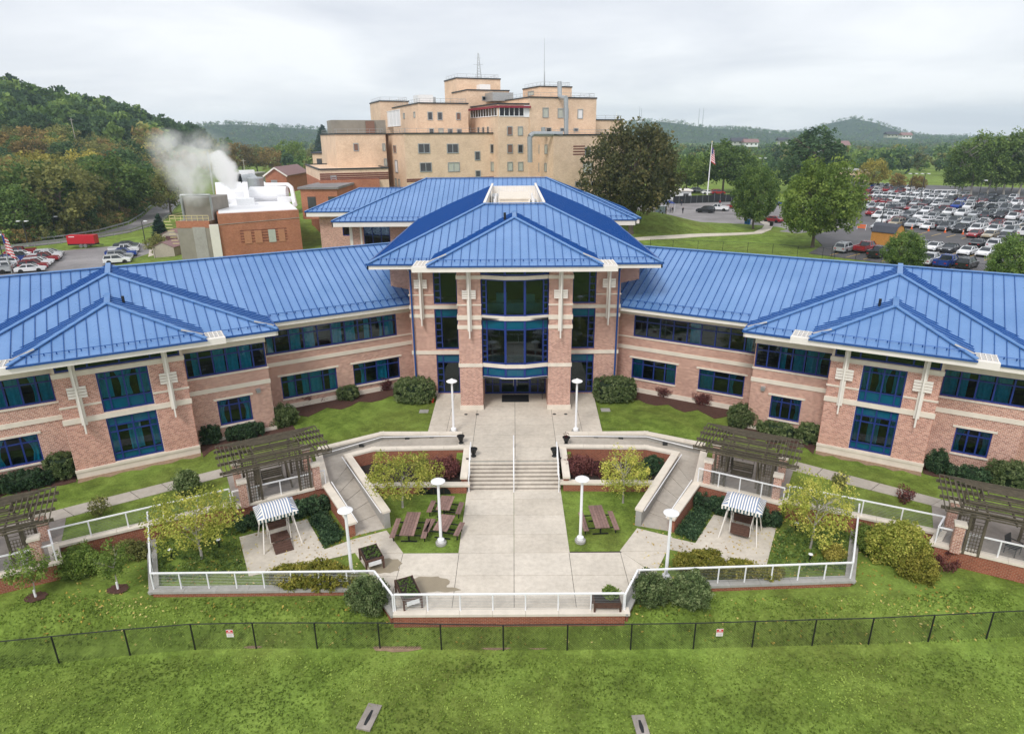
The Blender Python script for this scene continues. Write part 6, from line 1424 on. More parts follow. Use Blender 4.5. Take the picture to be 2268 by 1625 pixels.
def mast(px, y0, y1, Y, lat=True):
    a, b = AT(px, y0, Y), AT(px, y1, Y); b.x, b.y = a.x, a.y; mb = MB()
    if lat:
        H2 = b.z-a.z
        for k in range(3): t = k*2.09; mb.tube(a+V((math.cos(t)*.7, math.sin(t)*.7, 0)), b+V((math.cos(t)*.12, math.sin(t)*.12, 0)), .06, n=4)
        for k in range(9):
            z = H2*k/9; w_ = .7*(1-k/9)+.12
            for t in (0, 2.09, 4.18): mb.tube(a+V((math.cos(t)*w_, math.sin(t)*w_, z)), a+V((math.cos(t+2.09)*w_*.95, math.sin(t+2.09)*w_*.95, z+H2/9)), .035, n=4)
        mb.bar(a+V((-1.2, 0, H2*.55)), a+V((1.2, 0, H2*.55)), .06, .06); mb.bar(a+V((-.7, 0, H2*.8)), a+V((.7, 0, H2*.8)), .05, .05)
    else: mb.tube(a, b, .09, .03, 5)
    put(mb, 'antenna_mast', 'galvanised', HB_)
mast(1060, 174, 118, 177); mast(1205, 193, 84, 168, False); mast(1206.5, 193, 160, 168, False)
# blue emblem letters on the left block
plain('sign_blue', lin((96, 128, 206)), .5, .05)
def lettering(text, px, py, Y, size, Dv, n, label=None, name='sign_letter'):
    c = AT(px, py, Y)
    cu = bpy.data.curves.new(name, 'FONT'); cu.body = text; cu.size = size; cu.extrude = .06; cu.align_x = 'CENTER'; cu.align_y = 'CENTER'
    o = bpy.data.objects.new(name, cu); Mx = Matrix((( Dv.x, 0, n.x, 0), (Dv.y, 0, n.y, 0), (0, 1, 0, 0), (0, 0, 0, 1))); col.objects.link(o)
    dg = bpy.context.evaluated_depsgraph_get(); me = bpy.data.meshes.new_from_object(o.evaluated_get(dg)); bpy.data.objects.remove(o)
    me.transform(Mx); me.materials.clear(); me.materials.append(M['sign_blue']); q = bpy.data.objects.new(name, me); col.objects.link(q); q.parent = HB_; q.location = c-wloc(HB_); return q
C, tr2, bk_, tl_, zt = HBK['E']; tt = line_x(873, C, bk_); pp = C+bk_*tt+HLn*.12
lettering('VA', 871, 244, pp.y, 4.0, -bk_, HLn)
# ------------------------------------------------------------------ boiler plant on the left and the yard round it
zr_ = 8.4; FLp, FRp, BLp, BRp = G(480, 474, zr_), G(661, 465, zr_), G(476, 405, zr_), G(585, 403, zr_)
PP = empty('boiler_plant', (FLp.x, FLp.y, -1.5), 'orange brick boiler plant with a white pipe covered roof and steam', 'building')
put(MB().slab([(q.x, q.y) for q in (FLp, FRp, BRp, BLp)], -1.8, zr_), 'wall_block', 'brick_orange', PP)
rl = put(MB().slab([(q.x, q.y) for q in (FLp+V((.2, .3, 0)), FRp+V((-.3, .3, 0)), BRp, BLp)], zr_, zr_+.15), 'roof', 'white_paint', PP)
ed = (FRp-FLp).normalized(); nn_ = V((ed.y, -ed.x, 0)); Lp = (FRp-FLp).length
for (u, wd, mat) in ((.33, 2.3, 'board_tan'), (.46, 2.3, 'board_tan'), (.63, 2.3, 'blind'), (.75, 2.1, 'board_tan')):
    if 'board_tan' not in M: plain('board_tan', lin((182, 128, 98)), .8, .1)
    c = FLp+ed*(Lp*u); c.z = 0; q = put(MB().obox(c+nn_*.03+V((0, 0, 4.0)), ed, nn_, Z1, wd/2*.55, .06, 1.15), 'window', mat, PP)
for z in (3.2, 3.7, 4.2, 4.7, 5.2): put(MB().obox(FLp+ed*(Lp*.53)+nn_*.012+V((0, 0, z-zr_)), ed, nn_, Z1, Lp*.29, .03, .07), 'brick_stripe', 'stripe_brick', PP)
put(MB().bar(FLp+nn_*.06+V((0, 0, -1.9)), FRp+nn_*.06+V((0, 0, -1.4)), .06, .08), 'conduit', 'concrete_grey', PP)
put(MB().obox(FLp-ed*.8+nn_*.1+V((0, 0, -5.2)), ed, nn_, Z1, .75, .3, 3.4), 'chute', 'white_trim', PP)
RP = lambda x, y, dz=0.15: G(x, y, zr_)+V((0, 0, dz))
a = RP(571, 440); put(MB().lathe(a, [(1.5, .8), (1.7, 1.0), (1.7, 4.2), (1.5, 4.4), (.3, 4.5)], 18), 'vent_drum', 'galvanised', PP)
for s in (-1, 1): put(MB().tube(a+V((s*1.1, 0, 0)), a+V((s*1.1, 0, 1.0)), .12), 'leg', 'galvanised', PP)
mb = MB(); b = RP(600, 447); mb.tube(b+V((-4, 0, 1.6)), b+V((3.5, .5, 1.6)), 1.35, n=14); put(mb, 'tank', 'white_paint', PP)
mb = MB(); mb.path([RP(575, 428, 2.0), RP(640, 430, 2.2), RP(648, 436, 2.0), RP(654, 458, .4)], .45, 10); put(mb, 'roof_pipe', 'white_paint', PP)
mb = MB(); mb.path([RP(538, 418, 2.6), RP(562, 417, 3.0), RP(572, 424, 2.4)], .9, 12); put(mb, 'roof_duct', 'galvanised', PP)
mb = MB(); mb.tube(RP(536, 418, 2.6)+V((-.4, 0, 0)), RP(536, 418, 2.6), 1.2, n=14); put(mb, 'duct_mouth', 'black_metal', PP)
for (x, y, sx, sz) in ((525, 430, 1.2, 2.6), (533, 445, .8, 1.8), (548, 431, 1.0, 2.4), (545, 455, 1.6, 1.2), (515, 452, 1.0, .9), (632, 449, 1.4, 1.0), (549, 402, 2.2, 3.2)):
    c = RP(x, y); put(MB().obox(c+V((0, 0, sz/2)), ed, nn_, Z1, sx, sx*.8, sz/2), 'roof_unit', 'white_paint' if sx < 1.5 else 'blind_white', PP)
c = RP(493, 454); put(MB().obox(c+V((0, 0, .5)), ed, nn_, Z1, .9, .3, .5), 'louvre', 'window_black', PP)
for (x0, y0, x1, y1) in ((566, 405, 588, 424), (560, 405, 575, 420)): put(MB().bar(RP(x0, y0, .3), RP(x1, y1, .3), .5, .3), 'roof_curb', 'dark_metal' if x0 == 560 else 'blind_white', PP)
put(MB().path([RP(470, 382, 2), RP(474, 440, 2)], .0001).tube(G(474, 430, -1)+V((0, 0, 0)), G(474, 430, -1)+V((0, 0, 17)), .35, n=10), 'stack', 'blind', PP)
# grey annex with the cooling tower
An = empty('cooling_tower_annex', tuple(G(435, 560, -1.8)), 'low grey block annex with a grey cooling tower, pale roof railing and roller door', 'building'); YA = FLp.y+1.5
AnO = AT(400, 545, YA); AnO.z = -1.8; e2 = V((1, 0, 0)); xA0, xA1 = AT(399, 545, YA).x, AT(472, 545, YA).x
zA1 = AT(435, 490, YA).z; put(MB().box(xA0, xA1, YA, YA+14, -1.8, zA1), 'wall_block', 'penthouse_grey', An); put(MB().box(xA0-.05, xA1, YA-.05, YA+.2, zA1-1.2, zA1+.05), 'brick_band', 'brick_orange', An)
x0, x1 = AT(402, 440, YA+2).x, AT(468, 440, YA+2).x; put(MB().box(x0, x1, YA+2, YA+9, zA1, AT(435, 438, YA+2).z), 'cooling_tower', 'louvre_grey' if 'louvre_grey' in M else 'penthouse_grey', An)
x0, x1 = AT(429, 520, YA).x, AT(457, 520, YA).x; put(MB().box(x0, x1, YA-.06, YA+.1, -1.8, AT(440, 503, YA).z), 'roller_door', 'concrete_grey', An)
plain('rail_yellow', lin((214, 200, 150)), .6, .1); mb = MB()
for zz in (.5, 1.0): mb.tube((xA0-1, YA-.1, zA1+zz), (xA1, YA-.1, zA1+zz), .05, n=5); mb.tube((xA0-1, YA-.1, zA1+zz), (xA0-1, YA+10, zA1+zz), .05, n=5)
for k in range(8): mb.tube((xA0-1+(xA1-xA0+1)*k/7, YA-.1, zA1), (xA0-1+(xA1-xA0+1)*k/7, YA-.1, zA1+1), .05, n=5)
for k in range(8): mb.box(xA0-2.2, xA0-1.0, YA+k*.25, YA+k*.25+.25, zA1-.6*k-.1, zA1-.6*k)
put(mb, 'railing', 'rail_yellow', An)
mb = MB(); zt2 = AT(435, 432, YA+2).z; mb.path([(AT(402, 440, YA+2).x, YA+1.8, zA1), (AT(402, 440, YA+2).x, YA+1.8, zt2), (AT(467, 440, YA+2).x, YA+1.8, zt2), (AT(467, 440, YA+2).x, YA+1.8, zA1)], .22, 8); put(mb, 'pipe_frame', 'galvanised', An)
# sheds
def shed(px, z, w_, d_, h, label, wall='shed_grey', roof='shed_brown', rz=0.0, door=True, gambrel=False):
    p = G(*px, z); t = empty('storage_shed', (p.x, p.y, z), label, 'shed', None, rz)
    prof = [(-w_/2-.15, h), (0, h+w_*.22), (w_/2+.15, h)] if not gambrel else [(-w_/2-.12, h), (-w_*.32, h+w_*.3), (0, h+w_*.42), (w_*.32, h+w_*.3), (w_/2+.12, h)]
    child(MB().prism([(-w_/2, -d_/2, 0), (w_/2, -d_/2, 0), (w_/2, -d_/2, h)]+[(q[0]*.97, -d_/2, q[1]-.05) for q in prof[::-1][1:-1]]+[(-w_/2, -d_/2, h)], (0, d_, 0)), 'walls', wall, t)
    mb = MB()
    for a, b in zip(prof[:-1], prof[1:]): mb.prism([(a[0], -d_/2-.15, a[1]), (b[0], -d_/2-.15, b[1]), (b[0], d_/2+.15, b[1]), (a[0], d_/2+.15, a[1])], (0, 0, .1))
    child(mb, 'roof', roof, t)
    if door: child(MB().box(-w_*.3, w_*.3, -d_/2-.05, -d_/2+.02, 0, h*.85), 'door', 'shed_door', t)
plain('shed_grey', lin((176, 166, 154)), .8, .1); plain('shed_brown', lin((140, 112, 112)), .8, .1); plain('shed_door', lin((96, 66, 66)), .7, .1); plain('shed_ochre', lin((196, 140, 70)), .8, .15, 4); plain('shingle_dark', lin((76, 78, 88)), .9, .2, 6)
shed((397, 538), -1.8, 4.6, 5, 2.3, 'grey gable shed with brown door behind the nearer shed, left yard', rz=math.radians(-6)); shed((380, 568), -1.8, 4.6, 4.6, 2.2, 'grey gable shed nearest the blue roof in the left yard', door=False, rz=math.radians(-6))
shed((1962, 541), 1.5, 3.6, 4.2, 2.3, 'ochre gambrel shed with dark roof in the right parking lot', 'shed_ochre', 'shingle_dark', math.radians(35), False, True)
# service buildings behind the plant
def gable(px0, px1, ybase, Y, h, depth, label, wall='brick_orange', roof='shed_brown', rise=.35, ridge_depth=True, name='service_building'):
    a, b = AT(px0, ybase, Y), AT(px1, ybase, Y); z = min(a.z, b.z); t = empty(name, ((a.x+b.x)/2, Y, z), label, 'building'); w_ = (b.x-a.x)/2
    if ridge_depth:
        put(MB().prism([(a.x, Y, z), (b.x, Y, z), (b.x, Y, z+h), ((a.x+b.x)/2, Y, z+h+w_*rise*2), (a.x, Y, z+h)], (0, depth, 0)), 'walls', wall, t); mb = MB(); m_ = (a.x+b.x)/2
        for s in (-1, 1): mb.prism([(m_+s*(w_+.5), Y-.5, z+h-.2), (m_, Y-.5, z+h+w_*rise*2+.1), (m_, Y+depth, z+h+w_*rise*2+.1), (m_+s*(w_+.5), Y+depth, z+h-.2)], (0, 0, .2))
        put(mb, 'roof', roof, t); mb = MB()
        for s in (-1, 1): mb.bar((m_+s*(w_+.5), Y-.55, z+h-.25), (m_, Y-.55, z+h+w_*rise*2), .1, .4)
        put(mb, 'verge_board', 'white_trim', t); put(MB().box(a.x+w_*.5, a.x+w_*1.1, Y-.06, Y+.1, z, z+h*.75), 'door', 'galvanised', t)
    else:
        put(MB().box(a.x, b.x, Y, Y+depth, z, z+h), 'walls', wall, t); put(MB().box(a.x-.4, b.x+.4, Y-.4, Y+depth, z+h, z+h+.4), 'roof', roof, t)
        for k in range(max(2, int((b.x-a.x)/4))): xx = a.x+1.2+k*4; put(MB().box(xx, xx+1.6, Y-.05, Y+.1, z+h*.35, z+h*.75), 'window', 'glass_far', t)
gable(592, 638, 428, 205, 5.2, 22, 'orange brick gable building with brown roof behind the white roofed plant'); gable(505, 560, 412, 225, 3.6, 12, 'low grey building with flat roof behind the boiler plant', 'penthouse_grey', 'concrete_grey', ridge_depth=False)
gable(672, 752, 485, 128, 5.6, 26, 'low brick loading dock with flat grey roof beside the boiler plant', 'brick_orange', 'asphalt_worn', ridge_depth=False, name='loading_dock')
gable(696, 746, 385, 210, 6, 20, 'pale low hospital annex with grey roof at the left of the hospital', 'brick_tan', 'shingle_dark', ridge_depth=False)
gable(1855, 1922, 416, 290, 7, 18, 'low flat tan building behind the right parking lot', 'brick_tan', 'concrete_grey', ridge_depth=False); gable(1475, 1530, 443, 205, 2.6, 5, 'white site trailer behind the black screened fence', 'blind_white', 'white_trim', ridge_depth=False, name='site_trailer')
gable(1360, 1385, 300, 420, 6, 14, 'distant white church with a small steeple', 'blind_white', 'shingle_dark', name='church')
p = AT(1364.5, 285, 415); put(MB().tube(p, p+V((0, 0, 9)), 1.0, .05, 8), 'steeple', 'white_paint', [o for o in bpy.data.objects if o.name == 'church'][0])
# ------------------------------------------------------------------ paved areas
def sheet(name, px, z, mat, up=.02): return put(MB().slab([g2(x, y, z) for x, y in px], z-.4, z+up), name, mat, kind='structure')
put(MB().slab([(52, 114), (58, 106), (72, 88), (110, 70), (190, 150), (200, 250), (152, 285), (136, 285), (108, 222), (86, 172), (76, 148), (62, 136), (58, 122)], 1.0, 1.53), 'parking_lot', 'asphalt', kind='structure')
put(MB().slab([(30, 172), (60, 138), (76, 148), (92, 178), (75, 215), (40, 215)], 1.0, 1.52), 'drop_off_road', 'asphalt_worn', kind='structure')
put(MB().slab([(-72, 120), (-71, 131), (-84, 156), (-99, 142.7), (-125, 128), (-118, 105), (-84, 100)], -2.5, -1.95), 'left_parking_lot', 'asphalt_worn', kind='structure')
put(MB().slab([(-70, 118), (-40, 118), (-40, 170), (-80, 170), (-84, 156), (-71, 131)], -2.6, -1.9), 'service_yard', 'asphalt_worn', kind='structure')
def ribbon(name, pts, wd, z, mat, th=.3):
    q0 = []
    for a, b in zip(pts[:-1], pts[1:]):
        m = max(1, int(math.hypot(b[0]-a[0], b[1]-a[1])/2.5))
        q0 += [(a[0]+(b[0]-a[0])*k/m, a[1]+(b[1]-a[1])*k/m) for k in range(m)]
    pts = q0+[pts[-1]]
    L_, R_ = [], []
    for i, p in enumerate(pts):
        a = V((*pts[max(0, i-1)], 0)); b = V((*pts[min(len(pts)-1, i+1)], 0)); d = (b-a).normalized(); n = V((-d.y, d.x, 0))*wd/2; c = V((*p, 0)); L_.append(tuple(c+n)[:2]); R_.append(tuple(c-n)[:2])
    mb = MB(); zf = z if callable(z) else (lambda x, y: z)
    for i in range(len(pts)-1):
        q = [L_[i], R_[i], R_[i+1], L_[i+1]]; mb.prism([(x, y, zf(x, y)) for x, y in q], (0, 0, -th))
    return put(mb, name, mat, kind='structure')
road = [(-150, 128), (-125, 141), (-114, 150), (-107, 160), (-104, 172), (-106, 190), (-113, 210), (-122, 232), (-132, 262)]
ribbon('road', road, 7.5, lambda x, y: max(gz(x, y), -2.0)+.12, 'asphalt_worn', .5)
def guardrail(off, label):
    t = empty('guardrail', (*road[2], -1.9), label, 'guardrail', 'guardrails along the road'); mb = MB(); pts = []
    for i, p in enumerate(road):
        a = V((*road[max(0, i-1)], 0)); b = V((*road[min(len(road)-1, i+1)], 0)); d = (b-a).normalized(); c = V((*p, 0))+V((-d.y, d.x, 0))*off; pts.append(V((c.x, c.y, max(gz(c.x, c.y), -2.0)+.75)))
    for a, b in zip(pts[:-1], pts[1:]):
        put(MB().bar(a, b, .08, .34), 'rail', 'galvanised', t)
        for k in range(5): q = a.lerp(b, k/5); put(MB().box(q.x-.06, q.x+.06, q.y-.06, q.y+.06, q.z-.8, q.z), 'post', 'galvanised', t)
guardrail(4.2, 'grey steel guardrail on the far side of the left road'); guardrail(-4.2, 'grey steel guardrail on the near side of the left road')
ribbon('footpath', [g2(1380, 531, 1.5), g2(1500, 527, 1.5), g2(1620, 521, 1.5), g2(1678, 517, 1.5), g2(1697, 509, 1.5), g2(1703, 500, 1.5), g2(1690, 492, 1.5)], 1.9, lambda x, y: gz(x, y)+.12, 'concrete')
ribbon('pavement_left', [(-73, 118), (-72.5, 131), (-80, 146)], 2.2, -1.82, 'concrete')
# yellow stall lines
LD, LP, LO = V((.637, -.771, 0)), V((.771, .637, 0)), V((56.4, 109.5, 1.53)); plain('line_yellow', lin((214, 176, 84)), .7, .15, 2); plain('line_white', lin((214, 214, 210)), .7, .15, 2)
stall = empty('stall_lines', tuple(LO)); stall['kind'] = 'structure'
def sl(r, p0, p1):
    a = LO+LD*r+LP*p0; b = LO+LD*r+LP*p1; put(MB().bar(a+V((0, 0, .006)), b+V((0, 0, .006)), .12, .01), 'stall_line', 'line_yellow', stall)
for k in range(-1, 16): sl(k*2.75, 0, 5.0)
for k in range(2, 18): sl(5.0+k*2.75, 13.6, 18.6)
for k in range(-2, 20): sl(-5.3+k*2.65, 37.2, 42.4)
# ------------------------------------------------------------------ vehicles
CM = {}
for nm, c in dict(white=(232, 233, 236), silver=(178, 182, 186), grey=(104, 108, 114), black=(34, 36, 42), red=(150, 30, 40), blue=(36, 72, 160), gold=(168, 156, 132)).items():
    t = MT('paint_'+nm); t.set(Base_Color=lin(c), Roughness=.25, Metallic=.15 if nm != 'white' else 0.0, Coat_Weight=.6, Coat_Roughness=.08); CM[nm] = t.m
plain('car_glass', lin((40, 46, 52)), .08, .1, spec=.7); plain('tail_red', lin((170, 24, 28)), .3, .05); plain('head_clear', lin((225, 228, 232)), .15, .05); plain('hub', lin((150, 152, 156)), .35, .1, metal=.6)
def car_proto(kind):
    """x forward; returns meshes for body, glass and wheel plus wheel places"""
    if kind == 'sedan': L, W2, hb, hr = 4.75, .92, .92, 1.45; roof = [(-1.75, .96), (-1.05, 1.42), (.35, 1.45), (1.25, .98)]; body = [(-2.37, .32), (-2.37, .88), (-1.9, .98), (1.2, .97), (2.1, .82), (2.37, .66), (2.37, .3)]
    elif kind == 'suv': L, W2, hb, hr = 4.7, .96, 1.05, 1.75; roof = [(-2.25, 1.08), (-2.0, 1.70), (.35, 1.75), (1.15, 1.12)]; body = [(-2.35, .4), (-2.35, 1.08), (-1.9, 1.12), (1.1, 1.12), (2.15, .98), (2.35, .8), (2.35, .38)]
    elif kind == 'pickup': L, W2, hb, hr = 5.7, 1.0, 1.1, 1.85; roof = [(-.75, 1.15), (-.55, 1.82), (.85, 1.85), (1.5, 1.2)]; body = [(-2.85, .5), (-2.85, 1.15), (-.8, 1.17), (1.5, 1.18), (2.65, 1.08), (2.85, .85), (2.85, .45)]
    else: L, W2, hb, hr = 6.0, 1.0, 1.15, 2.6; roof = [(-2.95, 1.2), (-2.9, 2.52), (1.1, 2.6), (2.2, 1.3)]; body = [(-3, .45), (-3, 1.2), (-2.0, 1.25), (2.2, 1.25), (2.85, 1.0), (3, .8), (3, .4)]
    mb = MB(); wr = .33 if kind == 'sedan' else .38; wx = L*.29
    # body with rounded shoulders: three widths
    secs = [(-W2, .0), (-W2*.96, .04)]
    n = len(body)
    def ringat(y, k): return [(x, y, .28+(z-.28)*k if z > .45 else z) for x, z in body]
    rings = [ringat(-W2, .93), ringat(-W2*.93, 1.0), ringat(W2*.93, 1.0), ringat(W2, .93)]
    for a, b in zip(rings[:-1], rings[1:]):
        for i in range(n): j = (i+1) % n; mb.face([a[i], a[j], b[j], b[i]])
    mb.face(rings[0]); mb.face(rings[-1][::-1])
    # roof skin and pillars
    wt, wb = W2*.74, W2*.92; r = roof
    def P(i, s): return (r[i][0], s*(wb if i in (0, 3) else wt), r[i][1])
    mb.face([P(1, -1), P(2, -1), P(2, 1), P(1, 1)]); mb.prism([P(1, -1), P(2, -1), P(2, 1), P(1, 1)], (0, 0, -.05))
    for s in (-1, 1):
        for i, j in ((0, 1), (2, 3)): mb.bar(P(i, s), P(j, s), .09, .09)
        xm = (r[1][0]+r[2][0])/2; mb.bar((xm, s*wt, r[1][1]), (xm-.05, s*wb, r[0][1]), .1, .06)
    if kind == 'pickup':                              # open bed
        mb.cur = 1; mb.box(-2.7, -.9, -.78, .78, 1.1, 1.185); mb.cur = 0
        for s in (-1, 1): mb.box(-2.85, -.85, s*.95-.06, s*.95+.06, 1.1, 1.32)
        mb.box(-2.87, -2.77, -.95, .95, .8, 1.32)
    if kind == 'suv':
        for s in (-1, 1): mb.bar((-1.8, s*.62, 1.8), (.2, s*.62, 1.82), .05, .05)
    mb.cur = 1
    for sx in (-1, 1):
        for s in (-1, 1): mb.tube((sx*wx, s*(W2-.02), wr), (sx*wx, s*(W2+.012), wr), wr*1.18, n=14)     # dark arches
    mb.box(-L/2-.02, L/2+.02, -W2*.8, W2*.8, .26, .42)
    body_me = mb.mesh('car_body', ['paint_'+'white' if False else CM['white'], 'rubber'])
    g = MB(); k = .97
    def Q(i, s, e=.985): x, y, z = P(i, s); return (x*e, y*e, z-.02)
    g.face([Q(2, -1), Q(3, -1), Q(3, 1), Q(2, 1)]); g.face([Q(0, -1), Q(1, -1), Q(1, 1), Q(0, 1)])
    for s in (-1, 1): g.face([Q(0, s), Q(3, s), Q(2, s), Q(1, s)])
    gl = g.mesh('car_glass', 'car_glass')
    w_ = MB(); w_.tube((0, -.11, 0), (0, .11, 0), wr, n=16); w_.cur = 1; w_.tube((0, -.118, 0), (0, .118, 0), wr*.62, n=12); wm = w_.mesh('car_wheel', ['rubber', 'hub'])
    lt = MB(); 
    for s in (-1, 1): lt.box(L/2-.06, L/2+.012, s*W2*.72-.17, s*W2*.72+.17, hb*.68, hb*.80)
    hl = lt.mesh('headlights', 'head_clear'); lt = MB()
    for s in (-1, 1): lt.box(-L/2-.012, -L/2+.05, s*W2*.8-.12, s*W2*.8+.12, hb*.72, hb*.92)
    tlm = lt.mesh('taillights', 'tail_red')
    hls = []; 
    for nm_, xx, mt_ in (('headlight', L/2, 'head_clear'), ('taillight', -L/2, 'tail_red')):
        q = MB(); q.box(-.05, .03, -.15, .15, -.06, .08); hls.append((nm_, xx, q.mesh(nm_, mt_)))
    return body_me, gl, wm, [(sx*wx, s*(W2-.13), wr) for sx in (-1, 1) for s in (-1, 1)], hls, W2, hb
CP = {k: car_proto(k) for k in ('sedan', 'suv', 'pickup', 'van')}
NAMES = dict(sedan='sedan', suv='sport utility car', pickup='pickup truck', van='passenger van')
NCAR = [0]; CARS = []
def car(kind, colr, p, head, label, group, lights=True):
    b, g, wm, wp, hls, W2, hb = CP[kind]; t = empty('parked_car' if kind != 'pickup' else 'pickup_truck', p, label, 'car' if kind in ('sedan', 'suv') else ('truck' if kind == 'pickup' else 'van'), group, head)
    o = obj_of('body', b, t); o.material_slots[0].link = 'OBJECT'; o.material_slots[0].material = CM[colr]
    obj_of('windows', g, t)
    for q in wp: k = obj_of('wheel', wm, t); k.location = q
    if lights:
        for nm_, xx, me in hls:
            for s in (-1, 1): k = obj_of(nm_, me, t); k.location = (xx, s*W2*.72, hb*.78)
    NCAR[0] += 1; return t
hp_ = math.atan2(LP.y, LP.x); hm_ = hp_+math.pi; ORD = ['first', 'second', 'third', 'fourth', 'fifth', 'sixth', 'seventh', 'eighth', 'ninth', 'tenth', 'eleventh', 'twelfth', 'thirteenth', 'fourteenth', 'fifteenth', 'sixteenth', 'seventeenth', 'eighteenth', 'nineteenth', 'twentieth', 'twenty-first', 'twenty-second', 'twenty-third', 'twenty-fourth', 'twenty-fifth', 'twenty-sixth', 'twenty-seventh', 'twenty-eighth', 'twenty-ninth', 'thirtieth']
z3 = lambda a, b: (1820.5+.1973*a, 382.6+.1973*b)
def lotp(zx, zy, back=0.0): p = G(*z3(zx, zy), 1.53); return p + LP*back
for (zx, zy, kd, cl, hd, lb, bk2) in [(180, 905, 'suv', 'silver', 0, 'silver car with a roof box, leftmost by the lot fence', 2.4), (410, 905, 'pickup', 'red', 0, 'red pickup truck tail out in the front row of the right lot', 2.8), (560, 965, 'pickup', 'black', 0, 'dark pickup with a cap, tail out by the ochre shed', 2.6), (1120, 1050, 'pickup', 'white', 0, 'white pickup truck left of the blue pickup by the lot fence', 2.8), (1320, 1075, 'pickup', 'blue', 0, 'bright blue pickup truck tail out by the lot fence', 2.8), (1560, 1090, 'suv', 'black', 0, 'small black off road car right of the blue pickup', 2.2),
        (1200, 885, 'sedan', 'white', 1, 'white sedan behind the white pickup, right lot', 2.3), (1375, 905, 'sedan', 'black', 1, 'dark sedan behind the blue pickup, right lot', 2.3), (1575, 935, 'sedan', 'white', 1, 'white sedan behind the black off road car, right lot', 2.3), (1785, 950, 'sedan', 'white', 1, 'white sedan nearest the small lot tree at the right', 2.3), (1700, 845, 'sedan', 'black', 0, 'black sedan in the second row between two white cars', 2.3), (1890, 860, 'suv', 'white', 0, 'white sport utility car behind the second row white sedans', 2.3), (1670, 735, 'sedan', 'red', 1, 'red sedan at the right end of the coned stalls', 2.3), (1840, 745, 'sedan', 'gold', 1, 'pale gold sedan right of the red sedan in the third row', 2.3), (2010, 765, 'sedan', 'black', 1, 'dark sedan third from the coned stalls', 2.3), (1060, 860, 'sedan', 'grey', 1, 'grey sedan half hidden by the small lot tree', 2.3),
        (590, 640, 'sedan', 'silver', 1, 'silver sedan alone by the orange barrier', 2.0), (785, 610, 'suv', 'gold', 1, 'pale gold car behind the caution tape, leftmost', 2.2), (965, 622, 'suv', 'silver', 1, 'silver car behind the caution tape, second from left', 2.2), (1145, 643, 'sedan', 'white', 1, 'white sedan behind the caution tape', 2.3), (1330, 658, 'suv', 'grey', 1, 'dark grey car behind the caution tape', 2.3), (1500, 680, 'suv', 'black', 1, 'black car behind the caution tape', 2.3), (1685, 680, 'suv', 'white', 1, 'white car behind the caution tape, nearer the red sedan', 2.3), (1880, 690, 'suv', 'white', 1, 'white car behind the caution tape, furthest right', 2.3)]:
    car(kd, cl, tuple(lotp(zx, zy, bk2)), (hm_ if hd else hp_)+rnd.uniform(-.04, .04), lb, 'cars in the right parking lot')
cw = [('white', .40), ('silver', .2), ('grey', .08), ('black', .10), ('red', .15), ('blue', .05), ('gold', .02)]
def pick(q):
    x = q.random()*sum(v for _, v in cw)
    for k, v in cw:
        x -= v
        if x <= 0: return k
    return 'white'
def topx(p): d = V(p)-EYE; k = d.dot(FW); return (CX+FPX*d.dot(RT)/k, CY-FPX*d.dot(UP)/k)
cq = random.Random(12); NTH = ['nearest', 'second', 'third', 'fourth', 'fifth', 'sixth', 'seventh', 'eighth', 'ninth', 'tenth', 'eleventh', 'twelfth', 'thirteenth']
rows_ = [51, 60.5, 66, 80, 85.5, 99.5, 105, 119.5, 125, 139, 144.5, 158, 163.5]
for ri, pr in enumerate(rows_):
    rl_ = -12-.52*(pr-44); r = rl_+cq.uniform(0, 2); cnt = {}
    i = 0
    while NCAR[0] < 268 and r < 60:
        p = LO+LD*r+LP*pr; r += 2.7; x_, y_ = topx(p)
        if x_ > 2300: break
        lim = 142 if r > -30 else 142+(-30-r)*1.0
        if pr > lim or cq.random() < .06: continue
        kd = cq.choice(['sedan', 'sedan', 'suv', 'suv', 'suv', 'pickup']); cl = pick(cq); cnt[(kd, cl)] = cnt.get((kd, cl), 0)+1; k = cnt[(kd, cl)]-1
        lb = '%s %s, %s such from left, %s row behind caution tape' % (cl, NAMES[kd], ORD[min(k, 13)], NTH[ri])
        car(kd, cl, tuple(p), (hm_ if cq.random() < .7 else hp_)+cq.uniform(-.05, .05), lb, 'cars in the right parking lot', lights=ri < 5)
# left lot
lr = V((-.42, .91, 0)); lh = V((.91, .42, 0)); la = math.atan2(lh.y, lh.x); cnt = {}
for ri, (ox, oy, n, hd, nm_) in enumerate(((-77.5, 127, 9, 0, 'row along the pavement'), (-89, 119, 8, 0, 'row across the aisle'), (-94.5, 117, 9, 1, 'second row from the aisle'), (-105, 112, 9, 0, 'third row from the aisle'), (-110.5, 110, 9, 1, 'row nearest the road'))):
    cnt = {}
    for k in range(n):
        p = V((ox, oy, -1.94))+lr*(k*2.75); kd = cq.choice(['sedan', 'suv', 'suv', 'sedan', 'pickup']); cl = pick(cq)
        if ri == 0: kd, cl = [('suv', 'white'), ('sedan', 'black'), ('suv', 'silver'), ('pickup', 'blue'), ('sedan', 'white'), ('pickup', 'white'), ('suv', 'grey'), ('sedan', 'black'), ('sedan', 'grey')][k]
        if ri == 1: kd, cl = [('sedan', 'white'), ('suv', 'red'), ('suv', 'white'), ('sedan', 'white'), ('pickup', 'red'), ('pickup', 'white'), ('suv', 'white'), ('sedan', 'silver')][k]
        cnt[(kd, cl)] = cnt.get((kd, cl), 0)+1
        car(kd, cl, tuple(p), la+(math.pi if hd else 0)+cq.uniform(-.05, .05), '%s %s, %s such from near end, left lot, %s' % (cl, NAMES[kd], ORD[cnt[(kd, cl)]-1], nm_), 'cars in the left parking lot')
